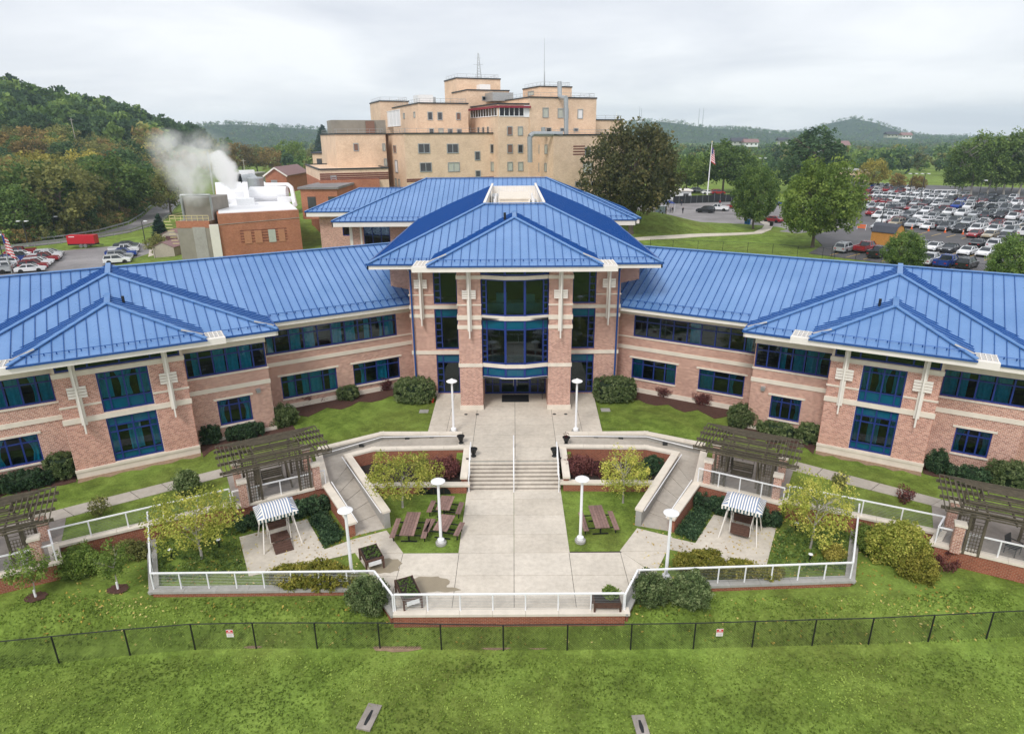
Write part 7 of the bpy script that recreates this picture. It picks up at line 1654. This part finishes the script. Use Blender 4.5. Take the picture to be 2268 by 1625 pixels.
# van by the loading dock, cars at the drop off
car('van', 'silver', tuple(AT(694, 512, 108)*1.0), math.radians(10), 'silver passenger van parked beside the loading dock', None); bpy.data.objects[[o.name for o in bpy.data.objects if o.get('label', '').startswith('silver passenger van')][0]].location.z = gz(-30, 108)+.05
for (x, y, kd, cl, h_, lb) in ((1562, 471, 'suv', 'black', 2.6, 'dark car at the drop off near the small tree'), (1590, 467, 'pickup', 'white', 2.7, 'white pickup truck at the drop off'), (1625, 462, 'sedan', 'red', 2.6, 'red car at the drop off half hidden by the small tree'), (1465, 450, 'suv', 'white', 2.9, 'white car at the far end of the drop off road'), (1712, 492, 'sedan', 'red', 2.2, 'red car between the two large lawn trees'), (1500, 424, 'suv', 'white', 0, 'white car in the far small lot, left'), (1522, 425, 'sedan', 'grey', 0, 'grey car in the far small lot, middle'), (1545, 426, 'suv', 'silver', 0, 'silver car in the far small lot, right'), (1712, 455, 'suv', 'blue', .4, 'blue car behind the two large lawn trees'), (1515, 436, 'sedan', 'white', .3, 'white sedan behind the black screened fence, left'), (1568, 430, 'sedan', 'white', 0, 'white sedan in the far small lot, fourth from left'), (1590, 431, 'suv', 'red', 0, 'red car in the far small lot, rightmost'), (1480, 430, 'sedan', 'silver', .2, 'silver sedan half behind the oak, far small lot')):
    car(kd, cl, tuple(G(x, y, 1.53)), h_, lb, 'cars by the drop off', lights=False)
# red trailer
p = G(187, 547, -1.9); t = empty('generator_trailer', (p.x, p.y, -1.9), 'long red generator trailer on tandem wheels beside the left road', 'trailer', None, math.radians(6)); plain('trailer_red', lin((190, 28, 44)), .4, .08)
child(MB().box(-2.9, 2.9, -1.0, 1.0, .85, 2.7), 'housing', 'trailer_red', t); child(MB().box(-2.9, 2.9, -1.01, 1.01, .55, .86), 'chassis', 'black_metal', t)
for k in (0, 1):
    for s in (-1, 1): child(MB().tube((-.1+k*.95, s*.98, .4), (-.1+k*.95, s*1.2, .4), .4, n=14), 'wheel', 'hub', t)
child(MB().box(-2.4, -1.2, -1.03, -1.0, 2.35, 2.5), 'lettering', 'white_paint', t); child(MB().bar((2.9, 0, .6), (4.2, 0, .45), .15, .15), 'tow_bar', 'black_metal', t)
# ------------------------------------------------------------------ lamp poles, flags, fences and small things of the background
def pole_light(p, h, label, heads=2, mat='dark_metal', group='parking lot light poles'):
    t = empty('light_pole', tuple(p), label, 'light pole', group); p = V(p)
    put(MB().tube(p, p+V((0, 0, .7)), .28, n=10), 'footing', 'concrete_grey', t); put(MB().tube(p, p+V((0, 0, h)), .12, .07, 8), 'pole', mat, t)
    for k in range(heads): s = -1 if k else 1; put(MB().bar(p+V((0, 0, h)), p+V((s*.9, 0, h+.05)), .08, .08), 'arm', mat, t); put(MB().box(p.x+s*.9-.35, p.x+s*.9+.35, p.y-.25, p.y+.25, p.z+h-.08, p.z+h+.12), 'lamp_head', 'blind_white', t)
for (x, y0, y1, z, lb, hd) in ((1947, 522, 440, 1.53, 'dark light pole beside the ochre shed', 1), (2010, 452, 385, 1.53, 'light pole in the middle of the right lot, left of the next', 2), (2036, 455, 385, 1.53, 'light pole with white heads in the middle of the right lot', 2), (2160, 470, 400, 1.53, 'light pole in the far right part of the lot', 1), (2262, 468, 395, 1.53, 'light pole at the right picture edge', 1), (1680, 430, 338, 1.5, 'grey light pole with white heads behind the lawn trees', 2), (63, 545, 490, -1.9, 'light pole with white heads in the left lot', 2), (12, 590, 520, -1.9, 'light pole at the left picture edge', 1), (126, 525, 480, -1.9, 'grey street lamp beside the left road', 1), (325, 552, 490, -1.9, 'dark light pole beside the pavement of the left lot', 1)):
    p = G(x, y0, z); top = AT(x, y1, p.y); pole_light(p, max(5, min(12, top.z-z)), lb, hd)
p = G(1565, 449, 1.5); t = empty('flagpole', tuple(p), 'tall white flagpole with a furled striped flag behind the drop off', 'flagpole'); hfl = AT(1570, 316, p.y).z-1.5
put(MB().tube(p, p+V((0, 0, hfl)), .22, .09, 10), 'pole', 'white_paint', t); put(MB().lathe(p+V((0, 0, hfl)), [(.05, 0), (.22, .15), (.22, .3), (.05, .45)], 10), 'finial', 'rail_yellow', t)
def flag(t, a, h_, w_):
    mb = MB(); m = 8
    for i in range(13):
        mb.cur = i % 2; z0, z1 = a.z-h_*i/13, a.z-h_*(i+1)/13
        for k in range(m):
            f = lambda q, z: (a.x+w_*q*(.5+.5*((a.z-z)/h_)), a.y+.22*math.sin(q*7), z-.5*q*h_*.5)
            mb.face([f(k/m, z0), f((k+1)/m, z0), f((k+1)/m, z1), f(k/m, z1)])
    fl = put(mb, 'flag', ['sign_red', 'white_paint'], t); q = MB()
    q.face([(a.x+.02, a.y-.25, a.z), (a.x+w_*.25, a.y-.25, a.z-.1*h_), (a.x+w_*.3, a.y-.25, a.z-h_*.5), (a.x+.02, a.y-.25, a.z-h_*.45)]); put(q, 'canton', 'frame_blue', fl)
flag(t, p+V((.15, 0, hfl-1.2)), 4.2, 1.5)
p = G(28, 612, -1.9); t = empty('flagpole', tuple(p), 'flagpole with a striped flag at the left edge of the left lot', 'flagpole'); put(MB().tube(p, p+V((0, 0, 8)), .09, .05, 8), 'pole', 'galvanised', t); flag(t, p+V((.1, 0, 7.6)), 3.6, 1.3)
# black screened fence behind the drop off
a, b = G(1490, 452, 1.5), G(1632, 447, 1.5); t = empty('screened_fence', tuple(a), 'black screened construction fence behind the flagpole', 'fence'); put(MB().bar(a+V((0, 0, 1.2)), b+V((0, 0, 1.2)), .06, 2.2), 'screen', 'black_metal', t)
for k in range(12): q = a.lerp(b, k/11); put(MB().tube(q, q+V((0, 0, 2.6)), .05, n=6), 'post', 'galvanised', t)
# chain link fences behind the building
pts = [V((*g2(x, y, 1.2), 0)) for x, y in ((1440, 548), (1490, 551), (1545, 553), (1600, 556), (1655, 559), (1710, 564), (1765, 570), (1820, 575), (1846, 580))]; pts = [(q.x, q.y, gz(q.x, q.y)) for q in pts]
chainlink(pts, 1.8, 'black chain link fence on the lawn behind the right wing roof', pitch=.25, wr=.006)
pts = [LO+LD*r-LP*1.2 for r in range(-2, 34, 4)]; chainlink([(q.x, q.y, 1.5) for q in pts], 1.8, 'chain link fence along the near edge of the right parking lot', pitch=.25, wr=.006)
pts = [V((*g2(x, y, -1.8), 0)) for x, y in ((345, 575), (352, 545), (368, 520), (400, 512))]; chainlink([(q.x, q.y, -1.9) for q in pts], 2.4, 'tall grey chain link fence round the shed yard on the left', pitch=.25, wr=.012, mat='cable')
# cones, tape, barrier, tent, bins, wheelie cart
plain('cone_orange', lin((232, 110, 50)), .6, .1)
for k, (zx, zy) in enumerate(((852, 600), (1005, 635), (1195, 655), (1380, 672), (1580, 692), (1768, 705), (690, 600))):
    p = G(*z3(zx, zy), 1.53); t = empty('traffic_cone', tuple(p), 'orange traffic cone holding the caution tape, %s from the left' % (['second', 'third', 'fourth', 'fifth', 'sixth', 'seventh', 'first'][k]), 'cone', 'cones of the coned stalls')
    put(MB().box(p.x-.22, p.x+.22, p.y-.22, p.y+.22, 1.53, 1.58), 'base', 'cone_orange', t); put(MB().tube(p+V((0, 0, .05)), p+V((0, 0, 1.0)), .17, .06, 10), 'cone_body', 'cone_orange', t); put(MB().tube(p+V((0, 0, .55)), p+V((0, 0, .75)), .115, .092, 10), 'collar', 'white_paint', t)
p = G(*z3(440, 640), 1.53); t = empty('barrier', tuple(p), 'orange plastic barrier at the left of the coned stalls', 'barrier'); d = LD
for k in range(2): put(MB().bar(p+d*(-.9)+V((0, 0, .5+k*.45)), p+d*.9+V((0, 0, .5+k*.45)), .08, .34), 'panel', 'cone_orange', t)
for s in (-1, 1): put(MB().tube(p+d*(s*.9), p+d*(s*.9)+V((0, 0, 1.2)), .05), 'post', 'white_paint', t)
p = G(1480, 468, 1.5); t = empty('canopy_tent', tuple(p), 'small blue pop up canopy at the drop off', 'tent')
for sx in (-1, 1):
    for sy in (-1, 1): put(MB().tube(p+V((sx*1.4, sy*1.4, 0)), p+V((sx*1.4, sy*1.4, 2.2)), .04, n=6), 'leg', 'white_paint', t)
mb = MB()
for k in range(4):
    c = [(-1.5, -1.5), (1.5, -1.5), (1.5, 1.5), (-1.5, 1.5)]; mb.face([p+V((*c[k], 2.2)), p+V((*c[(k+1) % 4], 2.2)), p+V((0, 0, 3.0))])
put(mb, 'canopy', 'frame_blue', t)
p = G(1462, 478, 1.5); t = empty('bus_shelter', tuple(p), 'small grey glass shelter beside the drop off road', 'shelter'); put(MB().box(p.x-1.6, p.x+1.6, p.y-.7, p.y+.7, 3.9, 4.05), 'roof', 'galvanised', t); put(MB().box(p.x-1.55, p.x+1.55, p.y+.6, p.y+.65, 1.6, 3.9), 'panel', 'glass_clear', t)
for sx in (-1, 1): put(MB().box(p.x+sx*1.5-.05, p.x+sx*1.5+.05, p.y-.6, p.y+.6, 1.5, 3.9), 'end_panel', 'penthouse_grey', t)
plain('bin_blue', lin((40, 110, 170)), .5, .1)
for (x, y, m, lb) in ((1652, 496, 'bin_blue', 'blue recycling bin, left of the pair under the lawn tree'), (1658, 497, 'bin_blue', 'blue recycling bin, right of the pair under the lawn tree'), (1708, 502, 'black_metal', 'black litter bin at the bend of the footpath')):
    p = G(x, y, 1.5); t = empty('litter_bin', tuple(p), lb, 'bin', 'bins by the footpath'); put(MB().lathe(p, [(.35, 0), (.4, 1.0), (.38, 1.05)], 12), 'body', m, t); put(MB().lathe(p+V((0, 0, 1.05)), [(.42, 0), (.36, .12), (.1, .16)], 12), 'lid', m, t)
# people at the drop off: small standing figures
def person(px, z, label, shirt, pants, h=1.75, rz=0.0):
    p = G(*px, z); t = empty('person', tuple(p), label, 'person', None, rz); me = bpy.data.meshes.new('person_body'); s = h/1.75
    vs = [(0, 0, .95), (0, 0, 1.2), (0, 0, 1.42), (0, 0, 1.52), (0, .02, 1.64), (0, .02, 1.74), (.2, 0, 1.40), (.27, .03, 1.12), (.25, .12, .88), (-.2, 0, 1.40), (-.27, -.02, 1.12), (-.25, .06, .86), (.10, 0, .9), (.11, .03, .5), (.11, 0, .08), (.11, .14, .04), (-.10, 0, .9), (-.12, -.03, .5), (-.12, -.06, .08), (-.12, .08, .04)]
    ed_ = [(0, 1), (1, 2), (2, 3), (3, 4), (4, 5), (2, 6), (6, 7), (7, 8), (2, 9), (9, 10), (10, 11), (0, 12), (12, 13), (13, 14), (14, 15), (0, 16), (16, 17), (17, 18), (18, 19)]
    rad = [.16, .17, .15, .065, .095, .085, .075, .06, .045, .075, .06, .045, .1, .075, .05, .045, .1, .075, .05, .045]
    me.from_pydata([tuple(c*s for c in v) for v in vs], ed_, []); o = bpy.data.objects.new('body', me); col.objects.link(o); o.parent = t
    sk = o.modifiers.new('skin', 'SKIN')
    for i, sv in enumerate(me.skin_vertices[0].data): sv.radius = (rad[i]*s, rad[i]*s*.8); sv.use_root = i == 0
    o.modifiers.new('sub', 'SUBSURF').levels = 1; o.modifiers['sub'].render_levels = 1
    m = MT('clothes_'+shirt); co = m.coord('Generated'); sp = m.n('ShaderNodeSeparateXYZ'); m.l(co, sp.inputs[0])
    m.set(Base_Color=m.ramp(sp.outputs[2], [(.0, lin((40, 36, 34))), (.06, lin(pants)), (.52, lin(pants)), (.53, lin(dict(dark=(36, 38, 46), grey=(90, 92, 96), red=(150, 44, 50), white=(220, 220, 222))[shirt])), (.84, lin(dict(dark=(36, 38, 46), grey=(90, 92, 96), red=(150, 44, 50), white=(220, 220, 222))[shirt])), (.86, lin((196, 152, 128))), (.95, lin((60, 44, 36)))]), Roughness=.9)
    for e in m.t.nodes:
        if e.type == 'VALTORGB': e.color_ramp.interpolation = 'CONSTANT'
    me.materials.append(m.m)
for px, lb, sh, pn, r in (((1512, 473), 'standing person in dark clothes beside the dark car at the drop off', 'dark', (40, 42, 50), .4), ((1484, 472), 'standing person in grey top near the shelter, left of two', 'grey', (46, 48, 56), 1.0), ((1489, 472.5), 'standing person in dark clothes near the shelter, right of two', 'dark', (90, 84, 70), -.6), ((1509, 456), 'standing person in dark clothes under the flagpole', 'dark', (50, 54, 70), .2), ((1594, 456), 'standing person in red top near the screened fence', 'red', (40, 42, 56), 2.0)): person(px, 1.53, lb, sh, pn, rz=r)
# ------------------------------------------------------------------ trees of the background
def tree_at(key, x, y, z, ytop, label, wide=1.0, group='large trees on the lawns', rz=None):
    p = G(x, y, z); p.z = gz(p.x, p.y); top = AT(x, ytop, p.y); plant_tree(key, tuple(p), max(3, top.z-p.z), label, group, rz, wide=wide)
tree_at('oak', 1398, 486, 5.0, 284, 'broad brownish green oak beside the hospital', .92)
tree_at('lotmaple', 1668, 503, 2, 374, 'round green tree over the blue bins', .78); tree_at('lotlight', 1800, 541, 2, 364, 'large round light green tree at the left edge of the right lot', .95)
tree_at('lotmaple', 1995, 604, 1.5, 517, 'small round tree in front of the ochre shed', .95); tree_at('lotmaple', 2232, 642, 1.5, 528, 'small round tree in front of the right lot at the picture edge', .95)
tree_at('dark0', 1795, 432, 0, 290, 'tall dark green tree behind the large light green tree', 1.45); tree_at('dark1', 1745, 440, 0, 345, 'shorter dark green tree left of the tall one behind the lawn trees', 1.1)
for i, (x, y, yt, k, lb) in enumerate(((1520, 432, 345, 'light', 'light green tree left of the flagpole'), (1545, 428, 350, 'light', 'light green tree just behind the flagpole'), (1600, 430, 318, 'maple0', 'tall green tree right of the flagpole'), (1635, 428, 335, 'maple1', 'green tree between the flagpole and the round lawn tree'), (1930, 420, 355, 'yellow', 'yellowing tree in front of the low tan building'), (1985, 425, 385, 'rust0', 'low rust coloured tree at the far edge of the right lot'), (2030, 430, 390, 'rust1', 'rust coloured tree right of the low one at the far lot edge'), (720, 355, 272, 'pine', 'dark conifer left of the hospital, left of two'), (742, 352, 280, 'pine', 'dark conifer left of the hospital, right of two'), (652, 385, 312, 'light', 'round light green tree on the grass bank left of the hospital'), (378, 470, 378, 'olive0', 'olive tree behind the cooling tower'), (357, 525, 470, 'pine', 'dark conifer beside the shed yard'), (352, 560, 520, 'olive1', 'bush like olive tree beside the shed yard fence'), (540, 398, 318, 'rust0', 'rust coloured tree behind the steam plume, nearest it'), (572, 394, 326, 'olive2', 'olive tree behind the orange gable building, left'), (604, 392, 330, 'rust2', 'rust coloured tree behind the orange gable building'), (470, 402, 335, 'yellow', 'yellowing tree behind the drifting steam'), (505, 392, 322, 'maple0', 'green tree behind the dense steam plume'), (690, 380, 335, 'olive0', 'olive tree in front of the two dark conifers'), (420, 410, 335, 'rust1', 'rust coloured tree left of the drifting steam'))):
    zz = 1 if x > 1000 else (-1 if x < 600 else 0); tree_at(k, x, y, zz, yt, lb, 1.3 if k == 'pine' else 1.15, 'background trees')
for i, (x, yt) in enumerate(((2112, 318), (2150, 300), (2185, 305), (2222, 296), (2255, 290), (2290, 285), (2130, 335), (2205, 318), (2240, 312))):
    tree_at('tallwood', x, 432 if i < 6 else 424, 1.5, yt, 'tall pale trunked tree at the right picture edge, %s from the left' % ORD[[0, 2, 3, 5, 7, 8, 1, 4, 6][i]], 1.1, 'tall trees behind the right lot')
# wooded hillside on the left: nearest trees single, the rest one wood
tq = random.Random(77); cand = []
for i in range(0, 44):
    for j in range(0, 60):
        x = -112-i*8.6+tq.uniform(-3.5, 3.5); y = 158+j*8.6+tq.uniform(-3.5, 3.5)
        edge = float(np.interp(y, [140, 160, 172, 190, 210, 232, 262, 300, 420, 700], [-124, -115, -112, -114, -121, -130, -140, -158, -215, -300]))
        if x > edge or x < -1.05*y*.84-20: continue
        cand.append((x, y))
cand.sort(key=lambda q: q[0]**2+q[1]**2)
def wood_kind(x, y):
    d = math.hypot(x, y); r = tq.random()
    if gz(x, y) > 12: return tq.choice(['dark0', 'dark1', 'dark2', 'dark0', 'maple2'])
    if d < 235: return tq.choice(['olive0', 'olive1', 'olive2', 'dark2', 'maple0', 'maple1', 'light'])
    return tq.choice(['rust0', 'rust1', 'rust2', 'olive2', 'yellow', 'olive0', 'dark1', 'olive1', 'maple2'])
KN = dict(light='light green', dark='dark green', maple='green', olive='olive green', rust='rust coloured', yellow='yellowing')
zcount = {}
sel = []
for (x, y) in cand[:230]:
    k = wood_kind(x, y); nm = KN[''.join(c for c in k if not c.isdigit())]; d = math.hypot(x, y); z = gz(x, y)
    band = 'front edge' if d < 215 else ('second rank' if d < 245 else (('third rank' if d < 268 else ('fourth rank' if d < 288 else ('fifth rank' if d < 305 else 'sixth rank'))) if z < 6 else ('middle slope' if z < 16 else 'upper slope'))); sel.append((topx((x, y, z))[0], x, y, z, k, nm, band))
sel.sort()
for (sx, x, y, z, k, nm, band) in sel:
    zcount[(nm, band)] = zcount.get((nm, band), 0)+1; i_ = zcount[(nm, band)]-1
    lab = '%s tree in the left wood, %s from the left on its %s' % (nm, ORD[i_], band) if i_ < 30 else '%s tree near the right end of the %s of the left wood' % (nm, band)
    plant_tree(k, (x, y, z-.2), tq.uniform(10, 18)*(1.15 if k[:4] == 'dark' else 1), lab, 'trees of the left hillside wood', wide=tq.uniform(.95, 1.3))
def far_trees(name, pts, mats, label, seed, per=9, ncl=9):
    by = {}
    r = np.random.RandomState(seed)
    for (x, y, z, h, wd, m) in pts: by.setdefault(m, []).append((x, y, z, h, wd))
    for m, L in by.items():
        cl = []
        for (x, y, z, h, wd) in L:
            d = r.normal(size=(ncl, 3)); d /= np.linalg.norm(d, axis=1)[:, None]; k = r.uniform(.35, 1, ncl)[:, None]; p = d*k*np.array([wd*.5, wd*.5, h*.42])+np.array([x, y, z+h*.58]); t0 = r.uniform(.15, .85)
            cl.append(np.concatenate([p, np.full((ncl, 1), wd*.2), np.clip(t0+r.normal(size=(ncl, 1))*.2, 0, 1)], 1))
        sz = np.mean([q[4] for q in L])*.105
        obj_of(name, leaf_mesh(name, mats[m], np.concatenate(cl), per, sz, seed), kind='stuff', label=label)
pts = []
for (x, y) in cand[230:]:
    z = gz(x, y)
    if tq.random() < .3: continue
    pts.append((x, y, z-.3, tq.uniform(11, 20), tq.uniform(11, 18), (tq.choice([0, 0, 0, 3]) if z > 10 else tq.choice([0, 1, 2, 3, 1]))))
far_trees('hillside_wood', pts, ['leaf_dark', 'leaf_olive', 'leaf_rust', 'leaf_green'], 'dense mixed wood covering the left hillside', 5, per=30, ncl=22)
pts = []
for k in range(900):
    y = tq.uniform(150, 262); e = float(np.interp(y, [140, 160, 172, 190, 210, 232, 262], [-124, -115, -112, -114, -121, -130, -140])); x = e+1.5-abs(tq.gauss(0, 6)); pts.append((x, y, max(gz(x, y), -2.2)-.3, tq.uniform(1.2, 4.2), tq.uniform(2.0, 4.5), tq.choice([0, 1, 2, 3, 1])))
far_trees('brush', pts, ['leaf_green', 'leaf_olive', 'leaf_rust', 'leaf_light'], 'tangled brush at the foot of the left wood', 15, per=18, ncl=10)
# belts of trees across the middle distance and the far hills
pts = []
for k in range(1500):
    y = tq.uniform(300, 950); x = tq.uniform(-.95*y, 1.0*y)
    if -.62*y+20 < x < -.02*y and y < 330: continue
    if x < -.35*y and y < 560: continue
    if 80 < x < 230 and y < 300: continue
    if math.sin(x*.012+y*.01)+math.sin(y*.021-x*.006) < -.25: continue
    if 40 < x < 330 and y < 330: continue
    pts.append((x, y, gz(x, y)-.5, tq.uniform(9, 17), tq.uniform(9, 14), tq.choice([0, 0, 1, 2, 3])))
far_trees('tree_belt', pts, ['leaf_green', 'leaf_olive', 'leaf_far', 'leaf_dark'], 'belts of mixed trees across the middle distance', 6, per=12, ncl=14)
# ---- far hills
def hill_mesh():
    mb = MB(); ys = list(np.linspace(900, 3000, 40)); xs = list(np.linspace(-3200, 3200, 140)); n = len(xs); zs = []
    def hz(x, y):
        z = 0.0
        for (cx, cy, h, sx, sy) in HILLS: z += h*math.exp(-((x-cx)/sx)**2-((y-cy)/sy)**2)
        z += 9*math.sin(x*.004+y*.002)+6*math.sin(x*.009-y*.003+1)+3*math.sin(x*.023+2)
        return -6+max(0, z)*sm((y-900)/300)
    mb.v = [(x, y, hz(x, y)) for y in ys for x in xs]; mb.f = [(j*n+i, j*n+i+1, (j+1)*n+i+1, (j+1)*n+i) for j in range(len(ys)-1) for i in range(n-1)]; mb.mi = [0]*len(mb.f)
    put(mb, 'hills', 'forest_floor', kind='structure', smooth=True); return hz
def hpos(px, Y): p = AT(px, 300, Y); return p.x
HILLS = [(hpos(1490, 2300), 2300, 52, 260, 260), (hpos(1395, 2300), 2300, 34, 130, 220), (hpos(1885, 2500), 2500, 60, 105, 260), (hpos(1840, 2550), 2550, 24, 300, 260), (hpos(400, 2000), 2000, 34, 420, 260), (hpos(620, 2100), 2100, 22, 300, 240), (hpos(2200, 2400), 2400, 14, 700, 300), (hpos(1100, 2700), 2700, 20, 900, 300), (hpos(100, 1900), 1900, 40, 420, 300)]
hz = hill_mesh(); pts = []
for k in range(15000):
    y = 900+2000*tq.random()**1.2; x = tq.uniform(-.95*y, .95*y); z = hz(x, y)
    if z < 6 and tq.random() < .45: continue
    pts.append((x, y, z-1, tq.uniform(9, 14), tq.uniform(11, 18), tq.choice([0, 0, 1, 2])))
far_trees('far_forest', pts, ['leaf_dark', 'leaf_far', 'leaf_green'], 'forest on the far hills', 8, per=5, ncl=6)
# far houses
for i, (x, y, Y, w_, lb) in enumerate(((1640, 313, 700, 26, 'leftmost on the far slope'), (1665, 316, 690, 22, 'second on the far slope'), (1738, 312, 760, 20, 'third on the far slope'), (1870, 322, 560, 14, 'above the right lot trees'), (1978, 298, 900, 24, 'on the right ridge, left'), (2010, 300, 880, 20, 'on the right ridge, right'), (370, 292, 900, 22, 'on the far left slope'), (1830, 330, 600, 16, 'among the trees right of the tall dark tree'))):
    p = AT(x, y, Y); t = empty('house', (p.x, p.y, p.z-3), 'small distant pale house with low roof, '+lb, 'house', 'distant houses'); w_ *= .6; put(MB().box(p.x-w_/2, p.x+w_/2, Y, Y+9, p.z-4, p.z), 'wall', 'blind_white' if i % 2 else 'blind', t)
    put(MB().prism([(p.x-w_/2-1, Y-1, p.z), (p.x-w_/2-1, Y+10, p.z), (p.x-w_/2-1, Y+4.5, p.z+3.4)], (w_+2, 0, 0)), 'roof', 'shed_brown' if i % 2 else 'shingle_dark', t)
    for k in range(3): xx = p.x-w_/2+w_*(k+.3)/3; put(MB().box(xx, xx+1.6, Y-.1, Y+.1, p.z-2.2, p.z-.8), 'window', 'glass_far', t)
# radio masts on the ridge, soccer goal
for i, (x, yt) in enumerate(((1416, 236), (1548, 240), (1557, 240), (1420, 240))):
    p = AT(x, 262, 2250); put(MB().tube((p.x, p.y, p.z-30), (p.x, p.y, AT(x, yt, 2250).z), 1.0, .5, 6), 'radio_mast', 'galvanised', None, label='thin radio mast on the right hill, %s from the left' % ORD[[0, 2, 3, 1][i]], category='mast', group='radio masts on the hill')
p = G(2092, 438, 1.5); t = empty('soccer_goal', tuple(p), 'white soccer goal frame on the grass beyond the right lot', 'goal')
put(MB().path([p+V((-3.6, 0, 0)), p+V((-3.6, 0, 2.4)), p+V((3.6, 0, 2.4)), p+V((3.6, 0, 0))], .1, 8), 'frame', 'white_paint', t); put(MB().path([p+V((-3.6, 0, 2.4)), p+V((-3.6, 1.6, 0)), p+V((3.6, 1.6, 0)), p+V((3.6, 0, 2.4))], .06, 6), 'back_stay', 'white_paint', t)
# utility poles in the valley
for i, (x, y0, y1, Y) in enumerate(((150, 430, 385, 250), (318, 440, 400, 260), (165, 300, 262, 330), (545, 400, 352, 300))):
    p = AT(x, y0, Y); z = gz(p.x, p.y); tpz = AT(x, y1, Y).z; t = empty('utility_pole', (p.x, p.y, z), 'wooden utility pole in the left valley, %s from the left' % ORD[[0, 2, 1, 3][i]], 'utility pole', 'utility poles'); put(MB().tube((p.x, p.y, z), (p.x, p.y, max(tpz, z+9)), .22, .15, 7), 'pole', 'pale_bark', t); put(MB().bar((p.x-1.2, p.y, max(tpz, z+9)-.8), (p.x+1.2, p.y, max(tpz, z+9)-.8), .12, .14), 'cross_arm', 'pale_bark', t)
# ------------------------------------------------------------------ steam
def steam(name, pts, dens, label, nscale=.35, lo=.4, hi=.62):
    r = max(q[1] for q in pts)*1.2; mn = V([min(q[0][i] for q in pts)-r for i in range(3)]); mx_ = V([max(q[0][i] for q in pts)+r for i in range(3)])
    c = (mn+mx_)/2; o = put(MB().box(mn.x, mx_.x, mn.y, mx_.y, mn.z, mx_.z), name, 'white_paint', None, org=tuple(c), kind='stuff', label=label)
    t = MT(name+'_vapour'); t.t.nodes.remove(t.b); pv = t.n('ShaderNodeVolumePrincipled'); pv.inputs['Color'].default_value = (1, 1, 1, 1); pv.inputs['Anisotropy'].default_value = .1
    co = t.coord('Object'); wn = t.n('ShaderNodeTexNoise', Scale=nscale*.6, Detail=3.0); t.l(co, wn.inputs['Vector']); dv_ = t.n('ShaderNodeVectorMath', operation='MULTIPLY_ADD'); t.l(wn.outputs['Color'], dv_.inputs[0]); dv_.inputs[1].default_value = (2.4,)*3; t.l(co, dv_.inputs[2])
    of = t.n('ShaderNodeVectorMath', operation='SUBTRACT'); t.l(dv_.outputs[0], of.inputs[0]); of.inputs[1].default_value = (1.2,)*3
    tot = None
    for p_, r_ in pts:
        ds = t.n('ShaderNodeVectorMath', operation='DISTANCE'); t.l(of.outputs[0], ds.inputs[0]); ds.inputs[1].default_value = tuple(V(p_)-c)
        f = t.math('MAXIMUM', t.math('SUBTRACT', 1.0, t.math('DIVIDE', ds.outputs['Value'], r_)), 0.0); tot = f if tot is None else t.math('MAXIMUM', tot, f)
    nz = t.noise(nscale, co, 6, .6, .5); mr = t.n('ShaderNodeMapRange'); t.l(nz, mr.inputs['Value']); mr.inputs['From Min'].default_value = lo; mr.inputs['From Max'].default_value = hi
    t.l(t.math('MULTIPLY', t.math('MULTIPLY', tot, mr.outputs[0]), dens), pv.inputs['Density']); t.l(pv.outputs[0], t.out.inputs['Volume'])
    o.data.materials.clear(); o.data.materials.append(t.m)
Ys = 135
steam('steam', [(AT(512, 407, Ys), 1.3), (AT(509, 398, Ys), 1.7), (AT(505, 388, Ys), 2.1), (AT(500, 378, Ys), 2.4), (AT(494, 368, Ys), 2.5), (AT(487, 359, Ys), 2.2), (AT(481, 351, Ys), 1.7)], 3.5, 'dense white steam rising from the boiler plant roof', .5, .3, .5)
steam('steam', [(AT(432, 432, 120), 2.6), (AT(424, 418, 120), 3.2), (AT(428, 402, 120), 3.6), (AT(415, 388, 120), 4.2), (AT(432, 372, 120), 4.4), (AT(405, 362, 120), 4.4), (AT(388, 346, 120), 4.6), (AT(446, 352, 120), 4.8), (AT(372, 328, 120), 3.8), (AT(460, 334, 120), 4.0), (AT(452, 318, 120), 2.6), (AT(425, 355, 120), 4)], .6, 'thin drifting cloud of steam over the cooling tower', .3, .38, .62)
# ------------------------------------------------------------------ the air
HAZE = .00017
hb_ = put(MB().box(-3400, 3400, -60, 3400, -40, 130), 'haze', 'white_paint', None, kind='stuff', label='thin pale haze in the distance')
hm2 = MT('haze_air'); hm2.t.nodes.remove(hm2.b); pv = hm2.n('ShaderNodeVolumePrincipled'); pv.inputs['Color'].default_value = (.68, .84, 1.0, 1); pv.inputs['Density'].default_value = HAZE; pv.inputs['Anisotropy'].default_value = .2
hm2.l(pv.outputs[0], hm2.out.inputs['Volume']); hb_.data.materials.clear(); hb_.data.materials.append(hm2.m)
